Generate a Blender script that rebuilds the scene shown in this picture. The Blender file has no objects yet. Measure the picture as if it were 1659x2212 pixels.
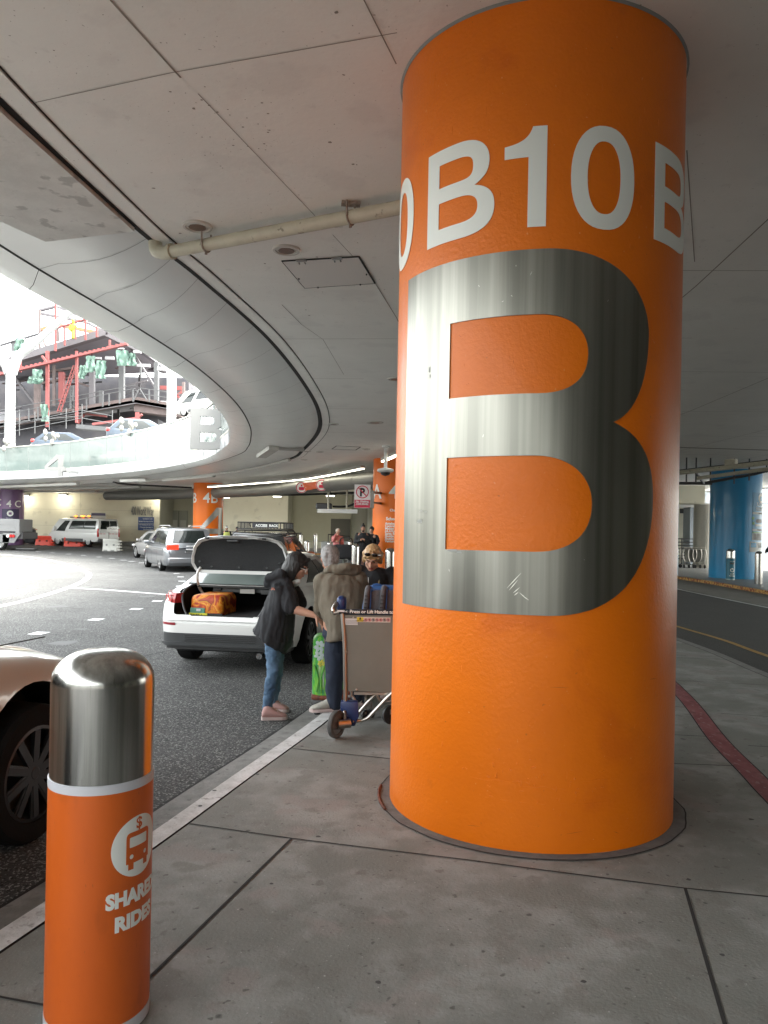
import bpy, bmesh, math, random
from mathutils import Vector, Matrix, Euler, noise
from mathutils.geometry import tessellate_polygon
random.seed(7)
PI = math.pi
SC = bpy.context.scene
COL = SC.collection
EYE = 1.55
F = 1662.0
_R = Matrix.Rotation(PI/2 + .0013434, 3, 'X') @ Matrix.Rotation(.01861, 3, 'Z')
CAM_E = _R.to_euler()

def ray(px, py):
    return _R @ Vector(((px-829.5)/F, -(py-1146.0)/F, -1.0))
def at(px, py, Y):                      # point of the sight line at distance Y
    d = ray(px, py); t = Y/d.y
    return Vector((t*d.x, Y, EYE+t*d.z))
def on(px, py, z):                      # point of the sight line on level z
    d = ray(px, py); t = (z-EYE)/d.z
    return Vector((t*d.x, t*d.y, z))
def Z1(x, y): return ((500+.4943*x)/1.507, (1650+.4943*y)/1.507)
def Z2(x, y): return (.304*x, (850+.4581*y)/1.507)
def Z3(x, y): return (.28*x, (1500+.42195*y)/1.507)
def Z4(x, y): return ((600+.434*x)/1.507, (1400+.434*y)/1.507)
def Z5(x, y): return ((2150+x*.40698)/1.507, (1400+y*.40698)/1.507)

# ---------------------------------------------------------------- materials
MATS = {}
def mat(name, col, rough=.6, metal=0., col2=None, nscale=6., nlo=.35, nhi=.65, bump=0., bscale=60., coat=0.,
        alpha=1., trans=0., emit=None, estr=0., stretch=None, spots=None, spec=None, detail=6):
    if name in MATS: return MATS[name]
    m = bpy.data.materials.new(name); m.use_nodes = True
    nt = m.node_tree; b = nt.nodes['Principled BSDF']; L = nt.links
    b.inputs['Base Color'].default_value = (*col, 1)
    b.inputs['Roughness'].default_value = rough; b.inputs['Metallic'].default_value = metal
    b.inputs['Coat Weight'].default_value = coat
    b.inputs['Coat Roughness'].default_value = .05
    if spec is not None: b.inputs['Specular IOR Level'].default_value = spec
    b.inputs['Alpha'].default_value = alpha
    b.inputs['Transmission Weight'].default_value = trans
    if emit: b.inputs['Emission Color'].default_value = (*emit, 1); b.inputs['Emission Strength'].default_value = estr
    tc = nt.nodes.new('ShaderNodeTexCoord'); mp = nt.nodes.new('ShaderNodeMapping')
    L.new(tc.outputs['Object'], mp.inputs['Vector'])
    if stretch: mp.inputs['Scale'].default_value = stretch
    out = None
    if col2 is not None:
        n = nt.nodes.new('ShaderNodeTexNoise'); n.inputs['Scale'].default_value = nscale; n.inputs['Detail'].default_value = detail
        n.inputs['Roughness'].default_value = .62
        L.new(mp.outputs[0], n.inputs['Vector'])
        r = nt.nodes.new('ShaderNodeValToRGB'); r.color_ramp.elements[0].position = nlo; r.color_ramp.elements[1].position = nhi
        r.color_ramp.elements[0].color = (*col, 1); r.color_ramp.elements[1].color = (*col2, 1)
        L.new(n.outputs['Fac'], r.inputs[0]); out = r.outputs[0]
        rr = nt.nodes.new('ShaderNodeMapRange'); rr.inputs['To Min'].default_value = rough*.85; rr.inputs['To Max'].default_value = min(1, rough*1.15)
        L.new(n.outputs['Fac'], rr.inputs['Value']); L.new(rr.outputs[0], b.inputs['Roughness'])
    for sp in (spots or []):             # (scale, threshold, colour, amount, randomness)
        n = nt.nodes.new('ShaderNodeTexNoise'); n.inputs['Scale'].default_value = sp[0]; n.inputs['Detail'].default_value = sp[4] if len(sp) > 4 else 3
        L.new(mp.outputs[0], n.inputs['Vector'])
        r = nt.nodes.new('ShaderNodeMapRange'); r.inputs['From Min'].default_value = sp[1]; r.inputs['From Max'].default_value = sp[1]+.06
        r.inputs['To Max'].default_value = sp[3]; L.new(n.outputs['Fac'], r.inputs['Value'])
        mx = nt.nodes.new('ShaderNodeMix'); mx.data_type = 'RGBA'; L.new(r.outputs[0], mx.inputs[0])
        if out is None: mx.inputs[6].default_value = (*col, 1)
        else: L.new(out, mx.inputs[6])
        mx.inputs[7].default_value = (*sp[2], 1); out = mx.outputs[2]
    if out is not None: L.new(out, b.inputs['Base Color'])
    if bump:
        n = nt.nodes.new('ShaderNodeTexNoise'); n.inputs['Scale'].default_value = bscale; n.inputs['Detail'].default_value = 5
        L.new(mp.outputs[0], n.inputs['Vector'])
        bp = nt.nodes.new('ShaderNodeBump'); bp.inputs['Strength'].default_value = bump; bp.inputs['Distance'].default_value = .01
        L.new(n.outputs['Fac'], bp.inputs['Height']); L.new(bp.outputs[0], b.inputs['Normal'])
    MATS[name] = m; return m

# ---------------------------------------------------------------- mesh builder
class MB:
    def __init__(s): s.v = []; s.f = []; s.m = []; s.cur = 0
    def add(s, vs, fs):
        k = len(s.v); s.v += [tuple(v) for v in vs]; s.f += [tuple(i+k for i in f) for f in fs]; s.m += [s.cur]*len(fs); return s
    def box(s, c, d, rz=0., rot=None):
        R = rot.to_matrix() if rot is not None else Matrix.Rotation(rz, 3, 'Z')
        vs = [Vector(c)+R @ Vector((x*d[0]/2, y*d[1]/2, z*d[2]/2)) for x in (-1, 1) for y in (-1, 1) for z in (-1, 1)]
        return s.add(vs, [(0, 1, 3, 2), (4, 6, 7, 5), (0, 4, 5, 1), (2, 3, 7, 6), (0, 2, 6, 4), (1, 5, 7, 3)])
    def rbox(s, c, d, r=.02, rz=0., rot=None, seg=3):     # box with rounded edges
        bm = bmesh.new(); bmesh.ops.create_cube(bm, size=1)
        for v in bm.verts: v.co = Vector((v.co.x*d[0], v.co.y*d[1], v.co.z*d[2]))
        bmesh.ops.bevel(bm, geom=bm.edges[:], offset=min(r, min(d)*.49), segments=seg, profile=.5, affect='EDGES')
        R = rot.to_matrix() if rot is not None else Matrix.Rotation(rz, 3, 'Z')
        bm.verts.index_update()
        s.add([Vector(c)+R @ v.co for v in bm.verts], [[v.index for v in f.verts] for f in bm.faces]); bm.free(); return s
    def beam(s, a, b, w, h, up=(0, 0, 1)):                # box from a to b
        a = Vector(a); b = Vector(b); d = b-a; L = d.length
        if L < 1e-6: return s
        y = d/L; u = Vector(up)
        if abs(y.dot(u)) > .98: u = Vector((0, 1, 0))
        x = y.cross(u).normalized(); z = x.cross(y)
        vs = [p+x*(i*w/2)+z*(j*h/2) for p in (a, b) for i in (-1, 1) for j in (-1, 1)]
        return s.add(vs, [(0, 1, 3, 2), (4, 6, 7, 5), (0, 4, 5, 1), (2, 3, 7, 6), (0, 2, 6, 4), (1, 5, 7, 3)])
    def tube(s, pts, r, n=10, caps=True):
        pts = [Vector(p) for p in pts]; rs = r if isinstance(r, (list, tuple)) else [r]*len(pts)
        vs = []; fs = []; prev = None
        for i, p in enumerate(pts):
            a = pts[max(0, i-1)]; b = pts[min(len(pts)-1, i+1)]; t = (b-a).normalized()
            if prev is None:
                u = Vector((0, 0, 1)) if abs(t.z) < .9 else Vector((1, 0, 0)); u = (u-t*u.dot(t)).normalized()
            else: u = (prev-t*prev.dot(t)).normalized()
            prev = u; w = t.cross(u)
            vs += [p+(u*math.cos(2*PI*k/n)+w*math.sin(2*PI*k/n))*rs[i] for k in range(n)]
        for i in range(len(pts)-1):
            fs += [(i*n+k, i*n+(k+1) % n, (i+1)*n+(k+1) % n, (i+1)*n+k) for k in range(n)]
        if caps: fs += [tuple(range(n))[::-1], tuple((len(pts)-1)*n+k for k in range(n))]
        return s.add(vs, fs)
    def lathe(s, prof, n=24, c=(0, 0, 0), rot=None, caps=True):      # profile (r, z)
        R = rot.to_matrix() if rot is not None else Matrix.Identity(3)
        vs = []; fs = []; c = Vector(c)
        for r, z in prof: vs += [c+R @ Vector((r*math.cos(2*PI*k/n), r*math.sin(2*PI*k/n), z)) for k in range(n)]
        m = len(prof)
        for i in range(m-1): fs += [(i*n+k, i*n+(k+1) % n, (i+1)*n+(k+1) % n, (i+1)*n+k) for k in range(n)]
        if prof[0] == prof[-1]: caps = False
        if caps and prof[0][0] > 1e-5: fs.append(tuple(range(n))[::-1])
        if caps and prof[-1][0] > 1e-5: fs.append(tuple((m-1)*n+k for k in range(n)))
        return s.add(vs, fs)
    def ell(s, c, r, rot=None, n=14, m=9):                # ellipsoid
        R = rot.to_matrix() if rot is not None else Matrix.Identity(3)
        c = Vector(c); vs = []; fs = []
        for i in range(1, m):
            a = PI*i/m
            vs += [c+R @ Vector((r[0]*math.sin(a)*math.cos(2*PI*k/n), r[1]*math.sin(a)*math.sin(2*PI*k/n), r[2]*math.cos(a))) for k in range(n)]
        vs += [c+R @ Vector((0, 0, r[2])), c+R @ Vector((0, 0, -r[2]))]
        for i in range(m-2): fs += [(i*n+k, (i+1)*n+k, (i+1)*n+(k+1) % n, i*n+(k+1) % n) for k in range(n)]
        T = (m-1)*n
        fs += [(T, k, (k+1) % n) for k in range(n)]+[(T+1, (m-2)*n+(k+1) % n, (m-2)*n+k) for k in range(n)]
        return s.add(vs, fs)
    def cap(s, a, b, ra, rb, n=12, flat=None):            # tapered capsule; flat = (axis, factor) squeezes it
        a = Vector(a); b = Vector(b); t = (b-a); L = t.length; t = t/L if L > 1e-6 else Vector((0, 0, 1))
        u = Vector((0, 0, 1)) if abs(t.z) < .9 else Vector((1, 0, 0))
        if flat: u = Vector(flat[0])
        u = (u-t*u.dot(t)).normalized(); w = t.cross(u); k1 = flat[1] if flat else 1
        rings = []
        for i in range(4): q = PI/2*(1-i/4.); rings.append((a-t*ra*math.sin(q), ra*math.cos(q)))
        rings += [(a, ra), (b, rb)]
        for i in range(1, 5): q = PI/2*i/4.; rings.append((b+t*rb*math.sin(q), rb*math.cos(q)))
        vs = []; fs = []
        for p, r in rings:
            r = max(r, 1e-4); vs += [p+(u*math.cos(2*PI*k/n)*k1+w*math.sin(2*PI*k/n))*r for k in range(n)]
        for i in range(len(rings)-1): fs += [(i*n+k, i*n+(k+1) % n, (i+1)*n+(k+1) % n, (i+1)*n+k) for k in range(n)]
        fs += [tuple(range(n))[::-1], tuple((len(rings)-1)*n+k for k in range(n))]
        return s.add(vs, fs)
    def rings(s, rs, n=20, closed=True):                  # loft: list of (centre, rx, ry, rot Euler or None)
        vs = []; fs = []
        for c, rx, ry, e in rs:
            R = Euler(e).to_matrix() if e else Matrix.Identity(3)
            vs += [Vector(c)+R @ Vector((rx*math.cos(2*PI*k/n), ry*math.sin(2*PI*k/n), 0)) for k in range(n)]
        for i in range(len(rs)-1): fs += [(i*n+k, i*n+(k+1) % n, (i+1)*n+(k+1) % n, (i+1)*n+k) for k in range(n)]
        if closed: fs += [tuple(range(n))[::-1], tuple((len(rs)-1)*n+k for k in range(n))]
        return s.add(vs, fs)
    def prism(s, poly, fn, t):                            # 2-D polygon -> fn(u,v,depth) with depth 0 and t
        n = len(poly); tri = tessellate_polygon([[Vector((p[0], p[1], 0)) for p in poly]])
        vs = [fn(p[0], p[1], 0) for p in poly]+[fn(p[0], p[1], t) for p in poly]
        ar = sum(poly[i][0]*poly[(i+1) % n][1]-poly[(i+1) % n][0]*poly[i][1] for i in range(n))
        fs = [tuple(q) for q in tri]+[tuple(i+n for i in q[::-1]) for q in tri]
        fs += [(i, (i+1) % n, (i+1) % n+n, i+n) for i in range(n)]
        return s.add(vs, fs)
    def strip(s, left, right):                            # ribbon between two paths of equal length
        k = len(left); return s.add(list(left)+list(right), [(i, i+k, i+k+1, i+1) for i in range(k-1)])
    def build(s, name, m, parent=None, origin=(0, 0, 0), smooth=None, loc=None, bevel=0, weld=False):
        me = bpy.data.meshes.new(name); o0 = Vector(origin)
        me.from_pydata([tuple(Vector(v)-o0) for v in s.v], [], s.f); me.update()
        for q in (m if isinstance(m, (list, tuple)) else [m]): me.materials.append(q)
        for p, k in zip(me.polygons, s.m): p.material_index = k
        bm = bmesh.new(); bm.from_mesh(me)
        if weld: bmesh.ops.remove_doubles(bm, verts=bm.verts, dist=1e-4)
        bmesh.ops.recalc_face_normals(bm, faces=bm.faces)
        if bevel: bmesh.ops.bevel(bm, geom=[e for e in bm.edges if len(e.link_faces) == 2 and e.calc_face_angle(0) > .6], offset=bevel, segments=2, profile=.5, affect='EDGES')
        bm.to_mesh(me); bm.free()
        if smooth:
            for p in me.polygons: p.use_smooth = True
            me.set_sharp_from_angle(angle=smooth)
        o = bpy.data.objects.new(name, me); COL.objects.link(o)
        if parent: o.parent = parent
        if loc: o.location = loc
        return o

def tag(o, label=None, cat=None, group=None, kind=None):
    if label: o['label'] = label
    if cat: o['category'] = cat
    if group: o['group'] = group
    if kind: o['kind'] = kind
    return o
def root(name, loc, label, cat, group=None, rz=0.):
    o = bpy.data.objects.new(name, None); COL.objects.link(o); o.location = loc; o.rotation_euler.z = rz
    o.empty_display_size = .2
    return tag(o, label, cat, group)
def copy_tree(o, parent=None):
    c = o.copy(); COL.objects.link(c)
    if parent: c.parent = parent
    for ch in [x for x in COL.objects if x.parent == o]: copy_tree(ch, c)
    return c
def bake(o, mods):                       # apply modifiers by evaluating; mods: list of (type, dict)
    for t, kw in mods:
        md = o.modifiers.new(t, t)
        for k, v in kw.items(): setattr(md, k, v)
    bpy.context.view_layer.update()
    dg = bpy.context.evaluated_depsgraph_get()
    me = bpy.data.meshes.new_from_object(o.evaluated_get(dg)); old = o.data
    o.modifiers.clear(); o.data = me; bpy.data.meshes.remove(old); return o
def organic(mb, name, m, parent=None, origin=(0, 0, 0), vox=.008, it=6, fac=.5):
    o = mb.build(name, m, parent, origin)
    bake(o, [('REMESH', dict(mode='VOXEL', voxel_size=vox)), ('SMOOTH', dict(factor=fac, iterations=it))])
    o.data.polygons.foreach_set('use_smooth', [True]*len(o.data.polygons))
    return o

# ---------------------------------------------------------------- text and outlines
def bez(p0, p1, p2, p3, n=12):
    return [((1-t)**3*p0[0]+3*(1-t)**2*t*p1[0]+3*(1-t)*t*t*p2[0]+t**3*p3[0],
             (1-t)**3*p0[1]+3*(1-t)**2*t*p1[1]+3*(1-t)*t*t*p2[1]+t**3*p3[1]) for t in [i/n for i in range(1, n+1)]]
def _flat(cu, ext):
    cu.dimensions = '2D' if hasattr(cu, 'dimensions') else '2D'; cu.fill_mode = 'BOTH'; cu.extrude = ext/2
    o = bpy.data.objects.new('tmp', cu); COL.objects.link(o); bpy.context.view_layer.update()
    me = bpy.data.meshes.new_from_object(o.evaluated_get(bpy.context.evaluated_depsgraph_get()))
    vs = [v.co.copy() for v in me.vertices]; fs = [tuple(p.vertices) for p in me.polygons]
    bpy.data.objects.remove(o); bpy.data.curves.remove(cu); bpy.data.meshes.remove(me)
    for v in vs: v.z += ext/2
    return vs, fs
def outline(polys, ext=.003):            # polygons with holes
    cu = bpy.data.curves.new('t', 'CURVE')
    cu.dimensions = '2D'
    for pl in polys:
        sp = cu.splines.new('POLY'); sp.points.add(len(pl)-1)
        for q, p in zip(sp.points, pl): q.co = (p[0], p[1], 0, 1)
        sp.use_cyclic_u = True
    return _flat(cu, ext)
def text2d(s, size, ext=.003, bold=0., align='LEFT', sx=1., space=1.):
    cu = bpy.data.curves.new('t', 'FONT'); cu.body = s; cu.size = size; cu.offset = bold*size; cu.align_x = align
    cu.space_character = space; cu.resolution_u = 3
    vs, fs = _flat(cu, ext)
    for v in vs: v.x *= sx
    return vs, fs
def cuts(vf, step):                      # slice faces into vertical strips so they can be bent
    vs, fs = vf; bm = bmesh.new(); bv = [bm.verts.new(v) for v in vs]
    for f in fs:
        try: bm.faces.new([bv[i] for i in f])
        except ValueError: pass
    x0 = min(v.x for v in vs); x1 = max(v.x for v in vs); x = math.ceil(x0/step)*step
    while x < x1:
        bmesh.ops.bisect_plane(bm, geom=bm.verts[:]+bm.edges[:]+bm.faces[:], plane_co=(x, 0, 0), plane_no=(1, 0, 0)); x += step
    bm.verts.index_update(); r = ([v.co.copy() for v in bm.verts], [tuple(v.index for v in f.verts) for f in bm.faces]); bm.free(); return r
def wrap(mb, vf, c, R, phi0, z0, off=.001, step=.03):   # bend a flat shape round a vertical cylinder; x runs with phi from -y towards +x
    vs, fs = cuts(vf, step); out = []
    for v in vs:
        a = phi0+v.x/R; r = R+off+v.z; out.append(Vector((c[0]+r*math.sin(a), c[1]-r*math.cos(a), z0+v.y)))
    mb.add(out, fs)
def put(mb, vf, p, ux=(1, 0, 0), uy=(0, 0, 1), off=.001): # flat shape on a plane
    ux = Vector(ux).normalized(); uy = Vector(uy).normalized(); n = ux.cross(uy)
    mb.add([Vector(p)+ux*v.x+uy*v.y+n*(v.z+off) for v in vf[0]], vf[1])
def ring2d(r, n=32, c=(0, 0)): return [(c[0]+r*math.cos(2*PI*i/n), c[1]+r*math.sin(2*PI*i/n)) for i in range(n)]
def rrect(x0, y0, x1, y1, r, n=4):
    o = []
    for cx, cy, a in ((x1-r, y1-r, 0), (x0+r, y1-r, 1), (x0+r, y0+r, 2), (x1-r, y0+r, 3)):
        o += [(cx+r*math.cos(PI/2*(a+i/n)), cy+r*math.sin(PI/2*(a+i/n))) for i in range(n+1)]
    return o
def cat(pts, n, closed=False):           # Catmull-Rom through points
    pts = [Vector(p) for p in pts]; N = len(pts); o = []
    for i in range(N if closed else N-1):
        g = (lambda k: pts[k % N]) if closed else (lambda k: pts[min(max(k, 0), N-1)])
        a, b, c, d = g(i-1), g(i), g(i+1), g(i+2)
        for j in range(n):
            t = j/n; o.append(.5*((2*b)+(c-a)*t+(2*a-5*b+4*c-d)*t*t+(3*b-a-3*c+d)*t*t*t))
    if not closed: o.append(pts[-1])
    return o
def offset_path(P, d):                   # move a plan path sideways (positive = to its right)
    o = []
    for i, p in enumerate(P):
        t = (P[min(i+1, len(P)-1)]-P[max(i-1, 0)]); t.z = 0; t.normalize(); o.append(p+Vector((t.y, -t.x, 0))*d)
    return o
# ================================================================ camera, light
cam = bpy.data.cameras.new('camera'); co = bpy.data.objects.new('camera', cam); COL.objects.link(co)
co.location = (0, 0, EYE); co.rotation_euler = CAM_E
cam.sensor_fit = 'VERTICAL'; cam.sensor_height = 34.6; cam.lens = 34.6*F/2212; cam.shift_y = 40/2212
cam.clip_start = .05; cam.clip_end = 2000; SC.camera = co
SUN_EL, SUN_AZ = math.radians(60), math.radians(95)      # azimuth from +y towards +x
w = bpy.data.worlds.new('World'); SC.world = w; w.use_nodes = True
nt = w.node_tree; sky = nt.nodes.new('ShaderNodeTexSky'); sky.sky_type = 'NISHITA'; sky.sun_disc = False
sky.sun_elevation = SUN_EL; sky.sun_rotation = SUN_AZ; sky.dust_density = 4.; sky.air_density = 1.0; sky.ozone_density = 1.0
hs = nt.nodes.new('ShaderNodeHueSaturation'); hs.inputs['Saturation'].default_value = .22
nt.links.new(sky.outputs[0], hs.inputs['Color'])
wm = nt.nodes.new('ShaderNodeMix'); wm.data_type = 'RGBA'; wm.blend_type = 'MULTIPLY'; wm.inputs[0].default_value = 1; wm.inputs[7].default_value = (1, 1.0, .94, 1)
nt.links.new(hs.outputs[0], wm.inputs[6]); nt.links.new(wm.outputs[2], nt.nodes['Background'].inputs[0]); nt.nodes['Background'].inputs[1].default_value = .15
sl = bpy.data.lights.new('sun', 'SUN'); sl.energy = .5; sl.angle = math.radians(20); sl.color = (1, .95, .88)
so = bpy.data.objects.new('sun', sl); COL.objects.link(so)
dv = Vector((math.sin(SUN_AZ)*math.cos(SUN_EL), math.cos(SUN_AZ)*math.cos(SUN_EL), math.sin(SUN_EL)))
so.rotation_euler = dv.to_track_quat('Z', 'Y').to_euler()
SC.view_settings.view_transform = 'Standard'; SC.view_settings.look = 'None'; SC.view_settings.exposure = 3.65; SC.view_settings.gamma = 1
SC.cycles.use_denoising = True; SC.cycles.max_bounces = 8; SC.cycles.diffuse_bounces = 5; SC.cycles.glossy_bounces = 4
SC.cycles.transparent_max_bounces = 12; SC.cycles.sample_clamp_indirect = 6; SC.cycles.caustics_reflective = False; SC.cycles.caustics_refractive = False

# ================================================================ materials of the setting
asph = mat('asphalt', (.050, .050, .050), .9, col2=(.082, .082, .082), spec=.2, nscale=.45, nlo=.38, nhi=.62, bump=.75, bscale=95,
           spots=[(75, .56, (.30, .30, .29), .8, 2), (60, .60, (.012, .012, .012), .8, 2), (1.6, .64, (.06, .06, .062), .35, 5)])
asph2 = mat('asphalt_lane', (.034, .035, .033), .8, col2=(.055, .055, .052), nscale=1.5, bump=.6, bscale=95,
            spots=[(75, .60, (.15, .15, .14), .6, 2)])
conc = mat('concrete_walk', (.185, .187, .172), .72, col2=(.265, .265, .248), nscale=3.2, nlo=.42, nhi=.60, bump=.3, bscale=70, detail=10,
           spots=[(3.1, .56, (.235, .205, .19), .6, 9), (1.3, .50, (.155, .158, .14), .7, 10), (5, .58, (.15, .145, .13), .6, 8), (9, .645, (.125, .115, .105), .65, 7), (26, .67, (.07, .065, .06), .75, 2), (17, .73, (.045, .042, .04), .8, 1), (150, .62, (.34, .33, .31), .35, 2), (70, .73, (.50, .49, .47), .6, 1)])
curbc = mat('curb_concrete', (.15, .15, .142), .8, col2=(.24, .235, .225), nscale=9, bump=.4, bscale=60, spots=[(14, .62, (.08, .08, .075), .6, 4)])
wpaint = mat('white_curb_paint', (.60, .60, .60), .7, col2=(.47, .47, .465), nscale=9, nlo=.4, nhi=.6, bump=.5, bscale=45,
             spots=[(13, .60, (.22, .21, .20), .75, 6), (40, .63, (.28, .27, .26), .7, 3)])
lanew = mat('white_lane_paint', (.62, .63, .63), .6, col2=(.45, .45, .45), nscale=14, spots=[(30, .6, (.2, .2, .2), .6, 4)])
laney = mat('yellow_lane_paint', (.42, .24, .04), .6, col2=(.28, .17, .05), nscale=12, spots=[(30, .62, (.1, .09, .06), .6, 4)])
redp = mat('red_strip_paint', (.17, .035, .04), .65, col2=(.24, .075, .08), nscale=8, nlo=.4, nhi=.6, spots=[(26, .58, (.30, .20, .19), .6, 5), (9, .62, (.10, .03, .03), .6, 4)], stretch=(1, .5, 1))
joint = mat('dark_joint_gap', (.02, .019, .018), .95)  # plain dark colour of joints and gaps
ceilm = mat('ceiling_concrete', (.79, .78, .74), .62, col2=(.84, .83, .79), nscale=1.1, nlo=.35, nhi=.65, bump=.22, bscale=26,
            spots=[(7, .66, (.64, .62, .59), .35, 6), (1.7, .58, (.66, .645, .62), .3, 7), (55, .75, (.30, .27, .24), .8, 1)])
ceilr = mat('ceiling_rough_concrete', (.62, .61, .58), .8, col2=(.74, .73, .70), nscale=2.5, bump=.4, bscale=18, spots=[(6, .6, (.27, .265, .25), .5, 5)])
pan = mat('soffit_metal_panel', (.78, .80, .78), .36, .2, col2=(.75, .765, .745), nscale=.8, bump=.04, bscale=3)
fasc = mat('fascia_white_panel', (.36, .37, .375), .3, 0, coat=.3)
glassm = mat('parapet_glass', (.17, .22, .205), .06, 0, col2=(.24, .28, .265), nscale=.5, alpha=.80, coat=.3)
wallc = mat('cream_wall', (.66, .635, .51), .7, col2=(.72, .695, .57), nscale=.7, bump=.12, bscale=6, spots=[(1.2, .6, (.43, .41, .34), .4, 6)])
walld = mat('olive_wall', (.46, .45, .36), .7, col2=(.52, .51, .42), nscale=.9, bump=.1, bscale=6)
white = mat('white_paint', (.78, .78, .76), .45)
grey = mat('grey_metal_paint', (.28, .28, .275), .5)
dgrey = mat('dark_grey_metal', (.07, .07, .072), .5)
black = mat('black_plastic', (.012, .012, .013), .5)
steel = mat('brushed_steel', (.52, .515, .50), .24, 1., col2=(.60, .595, .575), nscale=3, nlo=.3, nhi=.7, stretch=(40, 40, .7), bump=.02, bscale=12)
beige = mat('cream_pipe_paint', (.58, .55, .43), .45, col2=(.50, .47, .37), nscale=6, spots=[(13, .63, (.16, .13, .09), .75, 6)], bump=.25, bscale=50)
lampm = mat('lit_lamp_diffuser', (.9, .9, .8), .5, emit=(1, .96, .78), estr=.7)

# ================================================================ ground
def gz(y): return -.14+.03*min(max(0, y-52), 20)
b = MB(); ys = [-600, 52, 72, 900]
b.add([(x, y, gz(y)) for y in ys for x in (-700, 700)], [(2*i, 2*i+1, 2*i+3, 2*i+2) for i in range(3)])
tag(b.build('ground', asph), kind='structure')

Lp = cat([(-3.3, -7, 0), (-2.35, -1, 0), (-1.72, 1.5, 0), (-1.357, 2.78, 0), (-1.08, 3.7, 0), (-.80, 4.8, 0), (-.40, 6.38, 0), (-.05, 8.2, 0), (.12, 10.5, 0), (.18, 13, 0),
          (.05, 16, 0), (-.3, 19, 0), (-1.4, 25, 0), (-2.7, 31, 0), (-3.9, 34.5, 0), (-7.2, 40, 0), (-11, 43.5, 0), (-13.4, 46.5, 0)], 6)
Rp = cat([(4.2, -7, 0), (4.33, -1, 0), (4.38, 1.5, 0), (4.4, 2.8, 0), (4.4, 3.7, 0), (4.42, 5, 0), (4.46, 7, 0), (4.49, 8.9, 0), (4.59, 10.6, 0), (4.57, 13, 0),
          (4.55, 16, 0), (4.4, 20, 0), (3.9, 25, 0), (2.6, 30, 0), (.6, 34.5, 0), (-4, 41, 0), (-9, 46.5, 0), (-12.6, 49.8, 0)], 6)
b = MB(); b.strip(Lp, offset_path(Rp, -.16))
sw = b.build('sidewalk', [conc, joint]); tag(sw, kind='structure')
# curb: groove, white painted top, sloped grey face
def lift(P, z): return [Vector((p.x, p.y, z)) for p in P]
Lo = offset_path(Lp, -.125); Lg = offset_path(Lp, -.30)
b = MB()
b.cur = 0; b.strip(lift(offset_path(Lp, -.012), .002), lift(Lo, 0)); b.strip(lift(Lo, 0), lift(offset_path(Lp, -.14), -.012))
b.cur = 1; b.strip(lift(offset_path(Lp, -.14), -.012), lift(offset_path(Lp, -.16), -.06)); b.strip(lift(offset_path(Lp, -.16), -.06), lift(offset_path(Lp, -.175), -.128)); b.strip(lift(offset_path(Lp, -.175), -.128), lift(offset_path(Lp, -.455), -.134)); b.strip(lift(offset_path(Lp, -.455), -.134), lift(offset_path(Lp, -.457), -.2))
b.cur = 2; b.strip(lift(Lp, -.012), lift(offset_path(Lp, -.012), -.012)); b.strip(lift(offset_path(Lp, -.012), -.012), lift(offset_path(Lp, -.012), .002))
b.cur = 0; e0 = Lp[-1]; e1 = Rp[-1]; b.cur = 1; b.beam((e0.x-.1, e0.y, -.09), (e1.x, e1.y, -.09), .15, .17)
tag(b.build('kerb', [wpaint, curbc, joint]), kind='structure')
b = MB(); Ri = offset_path(Rp, -.16)
b.strip(lift(Ri, 0), lift(offset_path(Rp, -.02), -.004)); b.strip(lift(offset_path(Rp, -.02), -.004), lift(Rp, -.03)); b.strip(lift(Rp, -.03), lift(offset_path(Rp, .03), -.2))
b.cur = 1; b.strip(lift(offset_path(Rp, -.172), .003), lift(offset_path(Rp, -.16), .003))
tag(b.build('lane_kerb', [curbc, joint]), kind='structure')
# joints of the walk
b = MB()
def gline(pts, wd=.012, z=.003, mb=None):
    for p, q in zip(pts[:-1], pts[1:]):
        p = Vector((p[0], p[1], z)); q = Vector((q[0], q[1], z)); t = (q-p).normalized(); n = Vector((t.y, -t.x, 0))*wd/2
        mb.add([p-n, p+n, q+n, q-n], [(0, 1, 2, 3)])
gline([(-.99, 4.03), (-.434, 3.862), (.45, 3.64)], .010, mb=b); gline([(.45, 3.64), (.75, 3.555), (1.357, 3.394), (1.69, 3.33), (2.6, 3.12)], .010, mb=b)
gline([(-.434, 3.862), (-.777, 2.647), (-1.1, 1.4), (-1.5, -.2)], .014, mb=b)
gline([(-1.45, 2.59), (-1.229, 2.523), (-.80, 2.42)], .010, mb=b)
gline([(1.357, 3.394), (1.115, 2.456), (.85, 1.4), (.5, 0)], .014, mb=b)
gline([(-.62, 5.45), (.10, 5.24)], .010, mb=b); gline([(-.2, 7.6), (1.6, 7.2)], .01, mb=b)
for p, q in (((1.7, 6.1), (2.55, 5.99)), ((1.7, 5.28), (2.42, 5.23)), ((3.0, 6.78), (4.3, 6.5)), ((2.75, 5.75), (4.27, 5.45)), ((2.55, 4.7), (4.2, 4.4)), ((3.2, 8.3), (4.3, 8.1)), ((3.4, 9.9), (4.4, 9.8)), ((1.6, 7.2), (2.8, 7.0)), ((1.9, 8.6), (3.0, 8.4)), ((2.1, 10.2), (3.2, 10.05)), ((2.3, 12), (4.35, 12)), ((-.1, 10), (2.1, 10.2)), ((.1, 13), (4.35, 14)), ((0, 16), (4.3, 17)), ((-.5, 20), (4.1, 21)), ((-1.5, 25), (3.6, 26))):
    gline([p, q], .010, mb=b)
rc = mat('pillar_joint_concrete', (.10, .10, .098), .85, col2=(.16, .158, .15), nscale=12, bump=.4, bscale=40)
b.cur = 1
cx, cy = .87, 4.536
N = 72
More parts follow.
